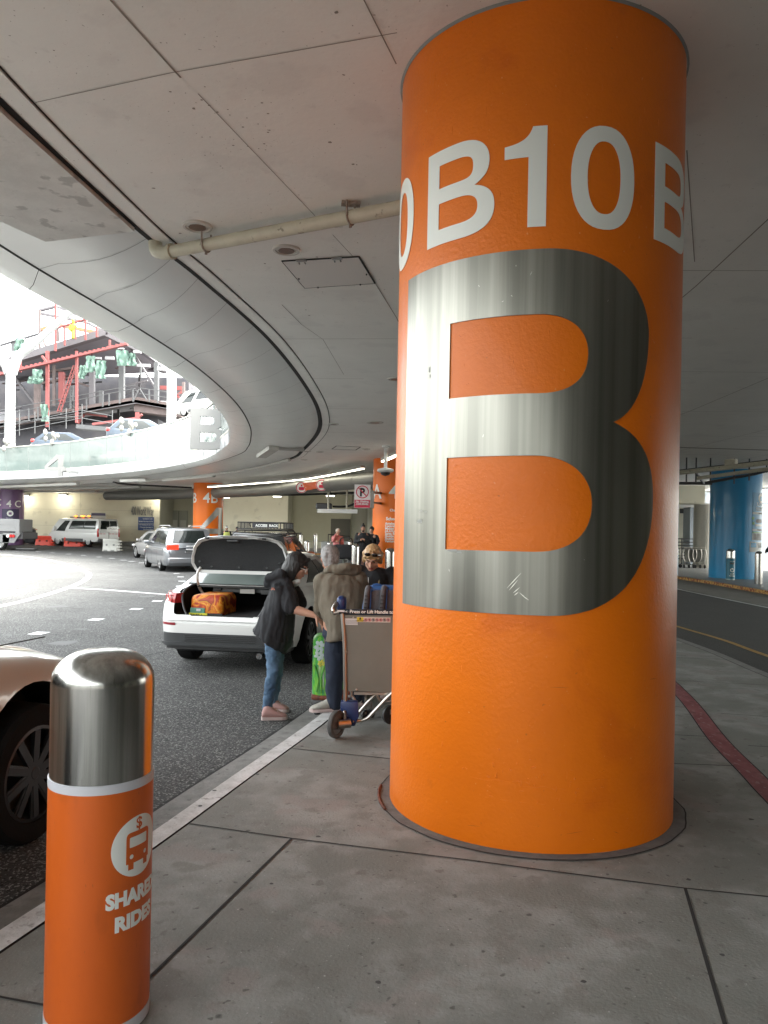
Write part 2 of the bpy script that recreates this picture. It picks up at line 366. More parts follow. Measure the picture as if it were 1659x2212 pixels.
for r0, r1, z, mi in ((.800, .872, .0035, 1), (.872, .880, .0045, 0)):
    b.cur = mi
    b.add([(cx+r*math.sin(2*PI*k/N)*(1+.006*math.sin(k*1.7)), cy-r*math.cos(2*PI*k/N), z) for r in (r0, r1) for k in range(N)], [(k, (k+1) % N, (k+1) % N+N, k+N) for k in range(N)])
tag(b.build('sidewalk_joints', [joint, rc]), kind='structure')
# red strip
Pl = cat([(1.86, 1.5, 0), (2.06, 3, 0), (2.28, 4.51, 0), (2.38, 5.08, 0), (2.53, 5.94, 0), (2.90, 7.6, 0), (3.25, 10, 0), (3.4, 13, 0), (3.4, 17, 0)], 5)
b = MB(); Pr = offset_path(Pl, .135); b.strip(lift(Pl, .004), lift(Pr, .004))
b.cur = 1; b.strip(lift(offset_path(Pl, -.010), .003), lift(Pl, .003)); b.strip(lift(Pr, .003), lift(offset_path(Pl, .145), .003))
tag(b.build('red_walk_strip', [redp, joint]), kind='structure')

# lane to the right of the island: darker asphalt sheet, concrete gutter, painted lines
FR = cat([(11.2, -8, 0), (11.4, 5, 0), (11.5, 15, 0), (11.6, 23.1, 0), (11.8, 26.8, 0), (11.78, 31, 0), (11.2, 36, 0), (8, 43, 0), (2, 49.5, 0), (-8, 54.0, 0), (-20, 56.5, 0)], 6)
inner = [Vector((p.x, p.y, -.136)) for p in cat([(4.4, -8, 0), (4.5, 5, 0), (4.6, 10.6, 0), (4.6, 17, 0), (4.3, 22, 0), (3.4, 28, 0), (.6, 34.5, 0), (-4, 41, 0), (-9, 46.6, 0), (-13, 50.5, 0), (-20, 53, 0)], 6)]
b = MB(); b.strip(inner, lift(FR, -.136)); tag(b.build('lane_road', asph2), kind='structure')
b = MB(); b.strip(lift(offset_path(FR, -2.05), -.131), lift(FR, -.131)); tag(b.build('lane_gutter', mat('gutter_concrete', (.15, .145, .125), .8, col2=(.21, .2, .18), nscale=3, bump=.2, bscale=40)), kind='structure')
# (far part lies on the rising ground: lift a little)
b = MB()
b.strip(lift(offset_path(FR, -2.22), -.128), lift(offset_path(FR, -2.10), -.128))
yl = cat([(5.25, -5, 0), (5.33, 5, 0), (5.48, 10.9, 0), (5.57, 12.6, 0), (5.5, 14.5, 0), (5.45, 18, 0), (5.1, 24, 0), (4, 30, 0)], 6)
b.cur = 1; b.strip(lift(yl, -.130), lift(offset_path(yl, .10), -.130))
b.cur = 0; gline([(7.0, 11.6), (7.2, 12.1)], .1, -.130, b); gline([(6.7, 9.6), (6.72, 10)], .1, -.130, b)
# lane curve and dashes on the left road
P = cat([(-26, 45.4, 0), (-21.5, 43.1, 0), (-18.9, 40.7, 0), (-15.8, 36.7, 0), (-13.0, 32.2, 0), (-11.3, 29.05, 0), (-10.2, 26.7, 0), (-9.16, 23.5, 0), (-8.5, 20.6, 0), (-8.04, 17.7, 0), (-7.9, 15.9, 0), (-7.9, 12, 0), (-8.2, 6, 0), (-9, 0, 0)], 8)
b.strip(lift(offset_path(P, -.09), -.135), lift(offset_path(P, .09), -.135))
gline([(-8.62, 20.95), (-7.417, 20.5), (-5.15, 19.2), (-4.4, 18.7)], .17, -.1345, b)
dots = [(-25.4, 52.1), (-23.8, 50.8), (-21.8, 48.6), (-20.3, 47.2), (-18.7, 45.7), (-17.2, 44.1), (-15.6, 42.2), (-14.4, 40.8), (-13.1, 38.8), (-12.3, 37.6), (-11.35, 36.2), (-7.6, 28.3), (-6.95, 26.4), (-6.35, 24.3), (-5.86, 22.2), (-5.15, 17.6), (-5.06, 15.8), (-5.17, 13.9), (-5.35, 12.0), (-5.5, 9.8), (-5.7, 7.4), (-5.95, 5), (-6.2, 2.4)]
for i, p in enumerate(dots):
    q = dots[min(i+1, len(dots)-1)]; o = dots[max(i-1, 0)]; t = Vector((q[0]-o[0], q[1]-o[1], 0)).normalized(); l = .36 if p[1] > 30 else .30
    c = Vector((p[0], p[1], 0)); gline([c-t*l/2, c+t*l/2], .22 if p[1] < 30 else .3, -.1335, b)
tag(b.build('lane_markings', [lanew, laney]), kind='structure')
# hairline cracks and repair lines in the asphalt
b = MB()
def crack(a, c, wd=.025, n=14, j=.05):
    a = Vector((*a, 0)); c = Vector((*c, 0)); pts = []
    for i in range(n+1):
        t = i/n; p = a.lerp(c, t); pts.append((p.x+random.uniform(-j, j), p.y+random.uniform(-j, j)))
    gline(pts, wd, -.1375, b)
for a, c in (((-9.5, 16), (-5.3, 8.5)), ((-12, 30), (-8, 33)), ((-10, 24.5), (-6.2, 24.8)), ((-13, 21), (-20, 28)), ((-6, 31), (-8.6, 38)), ((-4.2, 6.5), (-2.5, 12))): crack(a, c)
Lc = offset_path(Lp, -.465)
for p, q in zip(Lc[:-1], Lc[1:]):
    if -2 < p.y < 12: crack((p.x, p.y), (q.x, q.y), .035, 5, .012)
for q, r in (((-6.9, 20.9), .5), ((-7.7, 24.8), .4), ((-6.6, 27.3), .45), ((-9.3, 27.5), .5), ((-5.6, 21.4), .4), ((-11, 31.5), .5), ((-6.2, 15.7), .3)):
    gline([(q[0]-r/2, q[1]+.02), (q[0]+r/2, q[1]-.03)], .05, -.1372, b)
tag(b.build('road_cracks', mat('crack_tar', (.012, .012, .012), .9)), kind='structure')

# oil stains, gum and small litter
b = MB()
random.seed(4)
for i in range(60):
    x = random.uniform(-1.0, 2.6); y = random.uniform(1.6, 9); r = random.uniform(.006, .016)
    b.add([(x+r*random.uniform(.7, 1.3)*math.cos(a), y+r*random.uniform(.7, 1.2)*math.sin(a), .0025) for a in [j*PI/4 for j in range(8)]], [tuple(range(8))])
tag(b.build('gum_spots', mat('old_gum', (.055, .052, .05), .8)), kind='structure')
b = MB()
for i in range(26):
    x = random.uniform(-14, -1.6); y = random.uniform(5, 34); r = random.uniform(.06, .25)
    if x > -1.5-.0*y: continue
    b.add([(x+r*random.uniform(.6, 1.3)*math.cos(a), y+r*random.uniform(.8, 1.8)*math.sin(a), -.1372) for a in [j*PI/6 for j in range(12)]], [tuple(range(12))])
tag(b.build('oil_stains', mat('oil_stain', (.030, .030, .030), .6)), kind='structure')
# far pavement on the right
b = MB(); outer = [Vector((60+p.x*.2, p.y, 0)) for p in FR]
o2 = offset_path(FR, .15)
b.strip(lift(FR, -.02), lift(o2, 0)); b.strip(lift(o2, 0), [Vector((70, max(p.y, -8), 0)) if p.y < 40 else Vector((70, 40+(p.y-40)*1.2, 0)) for p in FR])
b.cur = 1; b.strip(lift(offset_path(FR, -.02), -.15), lift(FR, -.02))
yr = mat('yellow_red_kerb_paint', (.50, .30, .09), .7, col2=(.16, .03, .02), nscale=9, nlo=.46, nhi=.56, stretch=(1, 1, 1.5), detail=8)
tag(b.build('far_pavement', [mat('dark_walk', (.19, .19, .185), .5, col2=(.24, .24, .235), nscale=3), yr]), kind='structure')

# ================================================================ upper deck: ceiling, soffit, fascia, parapet
ROWS = [((-2.44, .8), (-3.78, .8), (-4.7, .6)), ((-2.47, 4.0), (-3.85, 4.0), (-4.72, 3.5)), ((-2.24, 6.6), (-3.74, 7.3), (-4.44, 8.5)), ((-1.98, 8.1), (-3.38, 10.2), (-4.12, 11.2)),
        ((-1.63, 10.7), (-3.16, 13), (-3.88, 14.5)), ((-1.47, 14.1), (-3.2, 16.5), (-3.96, 17.6)), ((-1.49, 17.2), (-3.53, 20), (-4.26, 20.6)), ((-1.80, 20.6), (-3.97, 22.7), (-4.68, 23)),
        ((-2.68, 25.2), (-4.5, 25.2), (-5.02, 24.7)), ((-3.57, 28.7), (-5.26, 27.7), (-5.6, 26.8)), ((-6.13, 34.1), (-7.5, 32.4), (-7.5, 31.7)), ((-9.57, 38.9), (-10.7, 37.6), (-10.87, 36.96)),
        ((-14.15, 44.3), (-15.0, 42.8), (-15.2, 41.9)), ((-21, 50), (-21.6, 48.3), (-22, 47.4)), ((-30, 55), (-30.7, 53), (-31, 52)), ((-45, 57.5), (-44.5, 55.3), (-44, 54.3)),
        ((-60, 47), (-57.5, 45), (-56.7, 44)), ((-65, 25), (-62.5, 25), (-61.5, 25)), ((-62, 0), (-59.5, 0), (-58.5, 0)), ((-46.3, -20), (-44.7, -18), (-44, -17)),
        ((-25, -33.4), (-25, -31.2), (-25, -30)), ((-4, -33), (-4.5, -31), (-5, -30)), ((9, -25), (7.5, -24), (6.5, -23.3)), ((6.5, -13), (5.2, -13.6), (4.2, -14.2)), ((.4, -7.2), (-.7, -7.9), (-1.6, -8.6)), ((-2.0, -3), (-3.2, -3.2), (-4.1, -3.5))]  # unseen part behind the camera is widened to let in more light
n = 8
CA = cat([(p[0][0], p[0][1], 4.17) for p in ROWS], n, True); CS = cat([(p[1][0], p[1][1], 4.25) for p in ROWS], n, True); CC = cat([(p[2][0], p[2][1], 4.40) for p in ROWS], n, True)
K = len(CA)
def cloop(b, P, Q): b.add(P+Q, [(i, i+K, (i+1) % K+K, (i+1) % K) for i in range(K)])
# flat concrete underside with the opening cut out; unseen right side extended to shut out light
cu = outline([[(p.x, p.y) for p in CA], [(-95, -60), (34, -60), (34, 30), (20, 38), (18.3, 43), (16, 60), (-5, 75), (-95, 95)]], .3)
b = MB(); b.add([Vector((v.x, v.y, v.z+4.17)) for v in cu[0]], cu[1])
tag(b.build('ceiling', ceilm), kind='structure')
b = MB()
def cring(d0, d1, z, P=CA):
    A = []; B = []
    for i in range(K):
        t = (P[(i+1) % K]-P[i-1]); t.z = 0; t.normalize(); nn = Vector((t.y, -t.x, 0))   # towards the concrete side
        A.append(Vector((P[i].x, P[i].y, z))+nn*d0); B.append(Vector((P[i].x, P[i].y, z))+nn*d1)
    return A, B
# soffit panels, slightly cushioned
def mix(P, Q, t, z): return [Vector((p.x+(q.x-p.x)*t, p.y+(q.y-p.y)*t, z)) for p, q in zip(P, Q)]
b.cur = 0
lay = [mix(CA, CS, .03+.97*t, 4.205-.075*math.sin(PI*min(1, t*1.25)**.9)*1.0+.03*t) for t in (0, .08, .18, .3, .42, .55, .68, .8, .9, 1)]
for P, Q in zip(lay[:-1], lay[1:]): cloop(b, P, Q)
cloop(b, mix(CS, CC, .04, 4.235), mix(CS, CC, .5, 4.27)); cloop(b, mix(CS, CC, .5, 4.27), mix(CS, CC, 1, 4.40))
tag(b.build('soffit', pan, smooth=math.radians(40), weld=True), kind='structure')
b = MB()
cloop(b, *cring(-.02, .035, 4.166)); cloop(b, mix(CA, CS, -.02, 4.17), mix(CA, CS, .035, 4.20))
A_, B_ = cring(.20, .214, 4.166); cloop(b, A_, B_)
cloop(b, mix(CS, CC, -.012, 4.233), mix(CS, CC, .05, 4.236))
b.cur = 1; A_, B_ = cring(.055, .195, 4.160); cloop(b, A_, B_)
b.cur = 2
for k in range(0, K):                                        # transverse panel joints
    if k % 3 == 0 and CA[k].y > 5:
        for P, Q in [(i, i+1) for i in range(9)]:
            p = lay[P][k].copy(); q = lay[Q][k].copy(); p.z -= .004; b.cur = 2; q.z -= .004; t = (CA[(k+1) % K]-CA[k]).normalized()*.004
            b.add([p-t, p+t, q+t, q-t], [(0, 1, 2, 3)])
    b.cur = 0 if k % 6 == 0 else 2
    if k % 6 == 0 and CA[k].y > 3:
        p = CS[k].copy(); p.z = 4.231; h = CS[k].lerp(CC[k], .5); h.z = 4.266; q = CC[k].copy(); q.z = 4.396; t = (CA[(k+1) % K]-CA[k]).normalized()*.005
        b.add([p-t, p+t, h+t, h-t, q+t, q-t], [(0, 1, 2, 3), (3, 2, 4, 5)])
tag(b.build('soffit_joints', [joint, ceilm, mat('panel_seam', (.30, .30, .29), .6)]), kind='structure')
# near part where rough concrete reaches past the groove
b = MB(); pts = [(-2.54, 3.0), (-2.44, 4.9), (-2.23, 6.72), (-3.13, 7.0), (-3.42, 6.3), (-3.6, 5), (-3.65, 3)]
b.prism(pts, lambda u, v, d: Vector((u, v, 4.130+d)), .035); tag(b.build('ceiling_patch', ceilr), kind='structure')
# fascia, parapet glass, letters
par = root('parapet', (CC[80].x, CC[80].y, 4.4), 'pale green glass parapet above the white fascia round the open bend', 'parapet')
O = par.location
b = MB(); C2 = [Vector((p.x, p.y, 4.86)) for p in CC]
def shift(P, d, z):
    o = []
    for i in range(K):
        t = (P[(i+1) % K]-P[i-1]); t.z = 0; t.normalize(); o.append(Vector((P[i].x-t.y*d, P[i].y+t.x*d, z)))
    return o
cloop(b, CC, shift(CC, -.02, 4.86)); cloop(b, shift(CC, -.02, 4.86), shift(CC, -.30, 4.87)); cloop(b, shift(CC, -.30, 4.87), shift(CC, -.30, 5.3))
b.build('fascia', fasc, par, O, smooth=.6)
for k in range(0, K, 4):
    if CC[k].y > 0:
        b = MB(); t = (CC[(k+1) % K]-CC[k]).normalized(); nn = Vector((-t.y, t.x, 0)); b.beam(CC[k]+nn*.002, Vector((CC[k].x, CC[k].y, 4.86))+nn*.002, .012, .012); b.build('fascia_joint', dgrey, par, O)
G0 = shift(CC, -.04, 4.90); G1 = shift(CC, .03, 6.42)
b = MB(); cloop(b, G0, G1); cloop(b, shift(CC, -.055, 4.90), shift(CC, .015, 6.42)); b.build('glass', glassm, par, O, smooth=.6)
b = MB()
for k in range(0, K):
    b.beam(G0[k]+Vector((0, 0, -.02)), G0[(k+1) % K]+Vector((0, 0, -.02)), .07, .06); b.beam(G1[k], G1[(k+1) % K], .09, .05)
b.build('rail', mat('pale_metal', (.62, .60, .52), .35, .6), par, O)
for k in range(0, K, 2):
    if CC[k].y > 18: b = MB(); b.beam(G0[k], G1[k], .014, .02); b.build('glazing_bead', grey, par, O)

b = MB(); tp = outline([[(p.x, p.y) for p in shift(CC, -.30, 0)], [(-95, -60), (34, -60), (34, 30), (20, 38), (18.3, 43), (16, 60), (-5, 75), (-95, 95)]], .1)
b.add([Vector((v.x, v.y, v.z+5.2)) for v in tp[0]], tp[1]); tag(b.build('upper_road', asph), kind='structure')
# outer edge beam of the deck, set along the extended right side
b = MB(); E = [(34, -60), (34, 30), (20, 38), (18.3, 43), (16, 60)]
for p, q in zip(E[:-1], E[1:]): b.beam((p[0]+.1, p[1], 4.75), (q[0]+.1, q[1], 4.75), .2, 1.3)
tag(b.build('deck_edge', fasc), kind='structure')

# seams and marks in the ceiling
b = MB()
def cl(pts, wd=.012, z=4.166): gline(pts, wd, z, b)
cl([(-1.407, 3.826), (-1.245, 4.419), (-1.23, 4.47)], .012); cl([(-1.9, 2.1), (-1.407, 3.826)], .008)
cl([(-2.207, 4.76), (-1.274, 4.423), (0.02, 4.03)], .006); cl([(-1.169, 4.63), (-.9, 5.5), (-.622, 6.40)], .006)
cl([(-.5, 2.6), (-.146, 3.79), (.02, 4.3)], .007); cl([(-.9, 2.5), (-.2, 1.2)], .006)
cl([(-.503, 6.80), (-.348, 7.32)], .006); cl([(-.137, 8.13), (.102, 9.38), (.5, 12)], .010)
cl([(-1.238, 8.94), (-1.098, 9.79)], .008); cl([(-1.098, 9.79), (-.884, 10.54), (-.722, 12.88)], .006)
cl([(-1.5, 10.555), (.118, 10.425), (4, 10.1)], .009); cl([(-1.35, 13.257), (-.4, 13.2)], .010); cl([(-1.0, 6.75), (-.4, 6.62)], .006)
for y in (16.5, 20.5, 25, 30): cl([(-1.2-(y-16)*.1, y), (5, y-.4), (15, y-1.2)], .012)
for x in (3.2, 6.1, 9, 12): cl([(x-.6, -2), (x, 8), (x+.2, 16), (x-.3, 30)], .012)
for y in (2.3, 7.6, 12.3): cl([(1.8, y), (14, y-.6)], .010)
cl([(2, 5.2), (2.9, 7.3)], .008); cl([(5.5, 22.2), (8.471, 22.45), (11.294, 22.72), (15, 23)], .16)
for k in range(110):                                         # bug holes and form marks
    x = random.uniform(-2.1, 1.6); y = random.uniform(2.6, 9.5); r = random.choice((.004, .005, .007, .012))
    q = [(x+r*random.uniform(.6, 1.6)*math.cos(a), y+r*random.uniform(.6, 1.3)*math.sin(a), 4.166) for a in [i*PI/3 for i in range(6)]]
    b.add(q, [tuple(range(6))])
for k in range(45):
    x = random.uniform(-1.35, -.75); y = random.uniform(4.55, 5.6); r = random.choice((.003, .004, .006, .009))
    b.add([(x+r*math.cos(a), y+r*.8*math.sin(a), 4.166) for a in [i*PI/3 for i in range(6)]], [tuple(range(6))])
tag(b.build('ceiling_marks', mat('ceiling_joint_stain', (.27, .24, .21), .9)), kind='structure')

# ================================================================ walls under the far deck
def wallbox(name, x0, x1, y, z0, z1, m, t=.3):
    b = MB(); b.box(((x0+x1)/2, y+t/2, (z0+z1)/2), (x1-x0, t, z1-z0)); return b.build(name, m)
bw = root('terminal_wall', (-30, 62, .3), 'long cream terminal wall with address lettering behind the white van', 'wall')
O = bw.location
b = MB(); b.box((-44, 62.15, 2.1), (51.8, .3, 4.2)); b.build('wall_face', wallc, bw, O)
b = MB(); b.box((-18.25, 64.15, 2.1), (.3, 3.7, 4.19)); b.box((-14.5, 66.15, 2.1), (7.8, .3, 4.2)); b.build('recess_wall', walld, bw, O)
b = MB()
for z in (1.55, 2.85): b.box((-44, 61.996, z), (51.8, .008, .012))
for x in (-60, -50, -40, -34.2, -29.3, -24.5): b.box((x, 61.997, 2.4), (.012, .008, 3.6))
b.build('form_joint', mat('wall_joint', (.33, .32, .26), .8), bw, O)
dx = at(*Z3(1310, 480), 65.9).x; dx1 = at(*Z3(1447, 480), 65.9).x
b = MB(); b.box(((dx+dx1)/2, 65.95, 1.65), (dx1-dx, .1, 2.75)); dd = b.build('double_door', mat('grey_green_door', (.30, .31, .27), .5), bw, O)
b = MB(); b.box(((dx+dx1)/2, 65.89, 1.65), (.03, .04, 2.7)); b.build('door_gap', black, dd)
b = MB()
for x in (dx*.75+dx1*.25, dx*.25+dx1*.75): b.box((x, 65.88, 1.85), (.5, .03, .7))
o = b.build('vent_panel', mat('pale_notice', (.5, .5, .47), .6), dd)
for c in dd.children:
    for v in c.data.vertices: v.co -= O
# address letters
b = MB(); p = at(*Z3(1010, 415), 61.9); wdt = at(*Z3(1183, 415), 61.9).x-p.x
t = text2d('400 World Way', 1.0, .04, .012); tw = max(v.x for v in t[0]); s_ = wdt/tw
for v in t[0]: v.x *= s_; v.y *= 1.0
put(b, t, (p.x, 61.95, at(*Z3(1010, 418), 61.9).z)); b.build('address_letters', mat('grey_letters', (.22, .22, .21), .5), bw, O)

bw2 = root('inner_wall', (-6, 54, .3), 'plain cream wall with a grey doorway behind the waiting travellers', 'wall'); O = bw2.location
b = MB(); x0 = at(450, 1100, 54).x; x1 = at(622, 1100, 54).x
b.box(((x0+x1)/2, 54.15, 2.05), (x1-x0, .3, 4.3)); b.build('wall_face', wallc, bw2, O)
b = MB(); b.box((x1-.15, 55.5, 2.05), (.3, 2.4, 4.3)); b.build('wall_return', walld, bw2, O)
b = MB(); x2 = at(762, 1100, 56.7).x; b.box(((x1+x2)/2, 56.85, 2.05), (x2-x1, .3, 4.3)); b.box((x2+9.5, 57.3, 2.05), (19, .3, 4.3)); b.build('rear_wall_face', mat('green_cream_wall', (.60, .59, .46), .7, col2=(.66, .65, .52), nscale=.8), bw2, O)
da = at(*Z4(1100, 665), 56.6); db = at(*Z4(1242, 835), 56.6)
b = MB(); b.box(((da.x+db.x)/2, 56.66, (da.z+db.z)/2), (db.x-da.x, .12, da.z-db.z)); b.build('door', mat('olive_door', (.135, .13, .105), .5), bw2, O)
b = MB(); ca = at(780, 1100, 56); b.lathe([(1.0, -.1), (1.0, 4.17)], 28, (ca.x+.3, 56.3, 0)); b.build('round_column', mat('column_olive', (.30, .295, .24), .5), bw2, O)
b = MB(); b.box(((x1+x2)/2+3, 55.6, .28), (x2-x1+6, 2.2, .95)); b.build('plinth', walld, bw2, O)
b = MB()
for i in range(3): b.box(((x1+x2)/2, 54.3-.3*i, .18-.12*i), (x2-x1, .31, .2))
b.build('steps', curbc, bw2, O)
b = MB(); h0 = at(*Z4(1080, 782), 54.3); h1 = at(*Z4(1240, 798), 54.3); b.tube([h0, h1], .035, 8); b.tube([h0, (h0.x, h0.y, .5)], .03, 8); b.tube([h1, (h1.x, h1.y, .5)], .03, 8)
tag(b.build('handrail', black), 'dark sloping handrail in front of the grey doorway', 'handrail')
# raised pavement along the walls
b = MB(); b.box((-44, 60.6, .15), (52, 2.8, .5)); b.box((-14, 63.5, .16), (8.3, 5, .5)); tag(b.build('wall_pavement', curbc), kind='structure')

# right side terminal
rt = root('right_terminal', (17, 40, 0), 'cream terminal front with recessed entrance beyond the blue pillar', 'building'); O = rt.location
b = MB(); a0 = at(*Z5(60, 420), 39.2); a1 = at(*Z5(358, 420), 39.2); c0 = at(*Z5(130, 585), 39.2)
b.box(((a0.x-6+a1.x)/2, 40.2, (c0.z+5.4)/2), (a1.x-a0.x+6, 2.0, 5.4-c0.z)); b.build('beam_front', wallc, rt, O)
b = MB(); b.box((10, 46.1, 2.0), (22, .3, 4.5)); b.build('back_wall', wallc, rt, O)
b = MB(); b.box((10, 43, c0.z+.02), (22, 5.5, .1)); b.build('entrance_soffit', white, rt, O)
cc = at(*Z5(360, 1100), 39.4); b = MB(); b.lathe([(.50, 0), (.50, c0.z-.03)], 28, (cc.x, 39.7, 0)); b.build('round_column', mat('column_cream', (.46, .44, .38), .35, .15), rt, O)
b = MB(); b.box((23+cc.x-16.4, 44, 6), (11.6, 1, 12.5)); fw = b.build('outer_wall', mat('daylight_tinted_wall', (.30, .34, .38), .5), rt, O)  # blue tint in the colour stands in for daylight on the wall
b = MB()
for z in (3.6, 6.2): b.box((23+cc.x-16.4, 43.47, z), (11.6, .06, .06))
b.build('panel_joint', grey, fw)
for c in fw.children:
    for v in c.data.vertices: v.co -= O
b = MB(); b.box((19.6, -23, 2.0), (.3, 60, 4.3)); sw_ = b.build('added_side_wall', walld, rt, O)  # unseen wall added to block light and darken the steel letter's reflection
for i in range(7): b = MB(); b.box((19.42, -46+i*9, 1.5), (.08, 4.2, 2.8)); b.build('added_wall_glazing', mat('dark_glazing', (.03, .035, .035), .15), rt, O)  # dark panels on the added unseen wall
lp = at(*Z5(205, 643), 45.9); b = MB(); b.box((lp.x, 45.85, lp.z), (.75, .12, .35)); dl = b.build('dark_vent', black, rt, O)
b = MB(); b.lathe([(.12, 0), (.15, .03)], 16, at(*Z5(228, 597), 42)-Vector((0, 0, .04))); b.build('downlight', lampm, rt, O)
# ================================================================ pillars
orange = mat('orange_gloss_paint', (.80, .175, .003), .36, col2=(.73, .155, .003), nscale=1.2, bump=.22, bscale=55, spec=.35, coat=.05, spots=[(1.7, .60, (.66, .125, .004), .55, 8), (6, .68, (.62, .13, .01), .45, 6), (34, .74, (.40, .10, .02), .6, 2), (48, .76, (.85, .42, .2), .4, 1)])
org2 = mat('orange_vinyl', (.66, .125, .015), .38, col2=(.58, .105, .012), nscale=2.5, bump=.16, bscale=5, stretch=(1.6, 1.6, .5), spots=[(5, .64, (.45, .085, .012), .5, 7), (60, .72, (.25, .06, .02), .5, 2)])
purple = mat('purple_paint', (.20, .105, .235), .35, coat=.2)
blue = mat('blue_gloss_paint', (.010, .27, .55), .3, coat=.25, bump=.05, bscale=60)
lett = mat('white_lettering', (.80, .81, .77), .5)
bsteel = mat('brushed_steel_letter', (.20, .196, .172), .31, 1., col2=(.33, .322, .285), nscale=1.0, nlo=.40, nhi=.62, stretch=(7, 7, .10), bump=.10, bscale=1.3, detail=7)  # vertical bands in the colour stand in for varied reflections

def letterB(w, h, st, bar):              # Helvetica-like B, lower bowl a little wider
    m = h*.515; u = w*.93
    o = [(0, 0), (w*.55, 0)]+bez((w*.55, 0), (w*.86, 0), (w, h*.10), (w, h*.275))+bez((w, h*.275), (w, h*.40), (w*.93, h*.475), (w*.74, m))
    o += bez((w*.74, m), (w*.87, h*.565), (u, h*.63), (u, h*.745))+bez((u, h*.745), (u, h*.90), (w*.80, h), (w*.53, h))+[(0, h)]
    a0 = m-bar*.5; a1 = m+bar*.5
    h1 = [(st, bar), (w*.53, bar)]+bez((w*.53, bar), (w*.72, bar), (w-st*1.02, bar+.05*h), (w-st*1.02, (bar+a0)/2))+bez((w-st*1.02, (bar+a0)/2), (w-st*1.02, a0-.05*h), (w*.72, a0), (w*.53, a0))+[(st, a0)]
    h2 = [(st, a1), (w*.50, a1)]+bez((w*.50, a1), (w*.68, a1), (u-st, a1+.03*h), (u-st, (a1+h-bar)/2))+bez((u-st, (a1+h-bar)/2), (u-st, h-bar-.03*h), (w*.68, h-bar), (w*.50, h-bar))+[(st, h-bar)]
    return [o, h1, h2]
def digit1(w, h, st): return [[(w-st, 0), (w, 0), (w, h), (w-st*.78, h)]+bez((w-st*.78, h), (w-st*.95, h*.90), (w-st*1.3, h*.84), (0, h*.825))+[(0, h*.70), (w-st, h*.70)]]
def digit0(w, h, st):
    a = [(w/2+w/2*math.copysign(abs(math.cos(t))**.86, math.cos(t)), h/2+h/2*math.copysign(abs(math.sin(t))**.9, math.sin(t))) for t in [2*PI*i/44 for i in range(44)]]
    b = [(w/2+(w/2-st)*math.copysign(abs(math.cos(t))**.86, math.cos(t)), h/2+(h/2-st*.92)*math.copysign(abs(math.sin(t))**.9, math.sin(t))) for t in [2*PI*i/44 for i in range(44)]]
    return [a, b]
def digit4(w, h, st):                    # wide 4
    return [[(w*.62, 0), (w*.62+st, 0), (w*.62+st, h*.24), (w, h*.24), (w, h*.24+st*.85), (w*.62+st, h*.24+st*.85), (w*.62+st, h), (w*.55, h), (0, h*.24+st*1.0), (0, h*.24), (w*.62, h*.24)],
            [(st*.75, h*.24+st*.85), (w*.62, h*.24+st*.85), (w*.62, h*.80)]]
def pillar(name, c, R, z1, m, label, n=96):
    r = root(name, (c[0], c[1], 0), label, 'pillar'); O = r.location; b = MB()
    prof = [(R, z0) for z0 in [-.05, .01]+[i*.1 for i in range(1, int(z1*10)+1)]+[z1]]
    b.lathe(prof, n, (c[0], c[1], 0)); b.build('shaft', m, r, O, smooth=.6); return r

pc = (.87, 4.536); PR = .808
mp_ = pillar('pillar', pc, PR, 4.20, orange, 'huge orange pillar in front reading B10 with a tall brushed steel letter B')
O = mp_.location
D_ = math.radians(1)
rimm = mat('pale_sealant', (.26, .255, .24), .8)
b = MB()
N = 90
b.add([(pc[0]+(PR+.002+q)*math.cos(2*PI*k/N), pc[1]+(PR+.002+q)*math.sin(2*PI*k/N), z) for q, z in ((0, 4.158), (.006, 4.163), (.012, 4.169)) for k in range(N)],
      [(j*N+k, j*N+(k+1) % N, (j+1)*N+(k+1) % N, (j+1)*N+k) for j in (0, 1) for k in range(N)])
b.build('sealant_ring', rimm, mp_, O, smooth=1)
def glyph(polys, phi, z0, c=pc, R=PR, m=lett, name='letter', par=mp_, ext=.002, off=.0015):
    b = MB(); wrap(b, outline(polys, ext), c, R, phi*D_, z0, off, .025); return b.build(name, m, par, par.location, smooth=.5)
H_ = .490
for k in range(4):                       # the text runs round the pillar
    base = -55.6+90.2*k if k < 3 else -55.6-90.2
    if k == 3: base = -145.8
    glyph(letterB(.419, H_, .088, .078), base, 3.047)
    glyph(digit1(.205, H_, .088), base+33.1, 3.047)
    glyph(digit0(.338, H_+.014, .081), base+55.9, 3.040)
# the tall steel B
Bo = [(-.973, 1.157), (-.07, 1.157)]+bez((-.07, 1.157), (.30, 1.157), (.513, 1.42), (.513, 1.735), 20)+bez((.513, 1.735), (.513, 1.93), (.42, 2.045), (.242, 2.106), 14)
Bo += bez((.242, 2.106), (.38, 2.16), (.457, 2.35), (.457, 2.55), 14)+bez((.457, 2.55), (.457, 2.78), (.22, 2.937), (-.10, 2.937), 20)+[(-.973, 2.937)]
Bh2 = [(-.606, 1.465), (-.14, 1.465)]+bez((-.14, 1.465), (.05, 1.465), (.138, 1.57), (.138, 1.70), 14)+bez((.138, 1.70), (.138, 1.84), (.02, 1.933), (-.14, 1.933), 14)+[(-.606, 1.933)]
Bh1 = [(-.600, 2.235), (-.13, 2.235)]+bez((-.13, 2.235), (.02, 2.235), (.105, 2.31), (.105, 2.43), 14)+bez((.105, 2.43), (.105, 2.56), (.0, 2.62), (-.14, 2.62), 14)+[(-.600, 2.62)]
glyph([Bo, Bh1, Bh2], 0, 0, m=bsteel, name='steel_letter', ext=.006, off=.001)
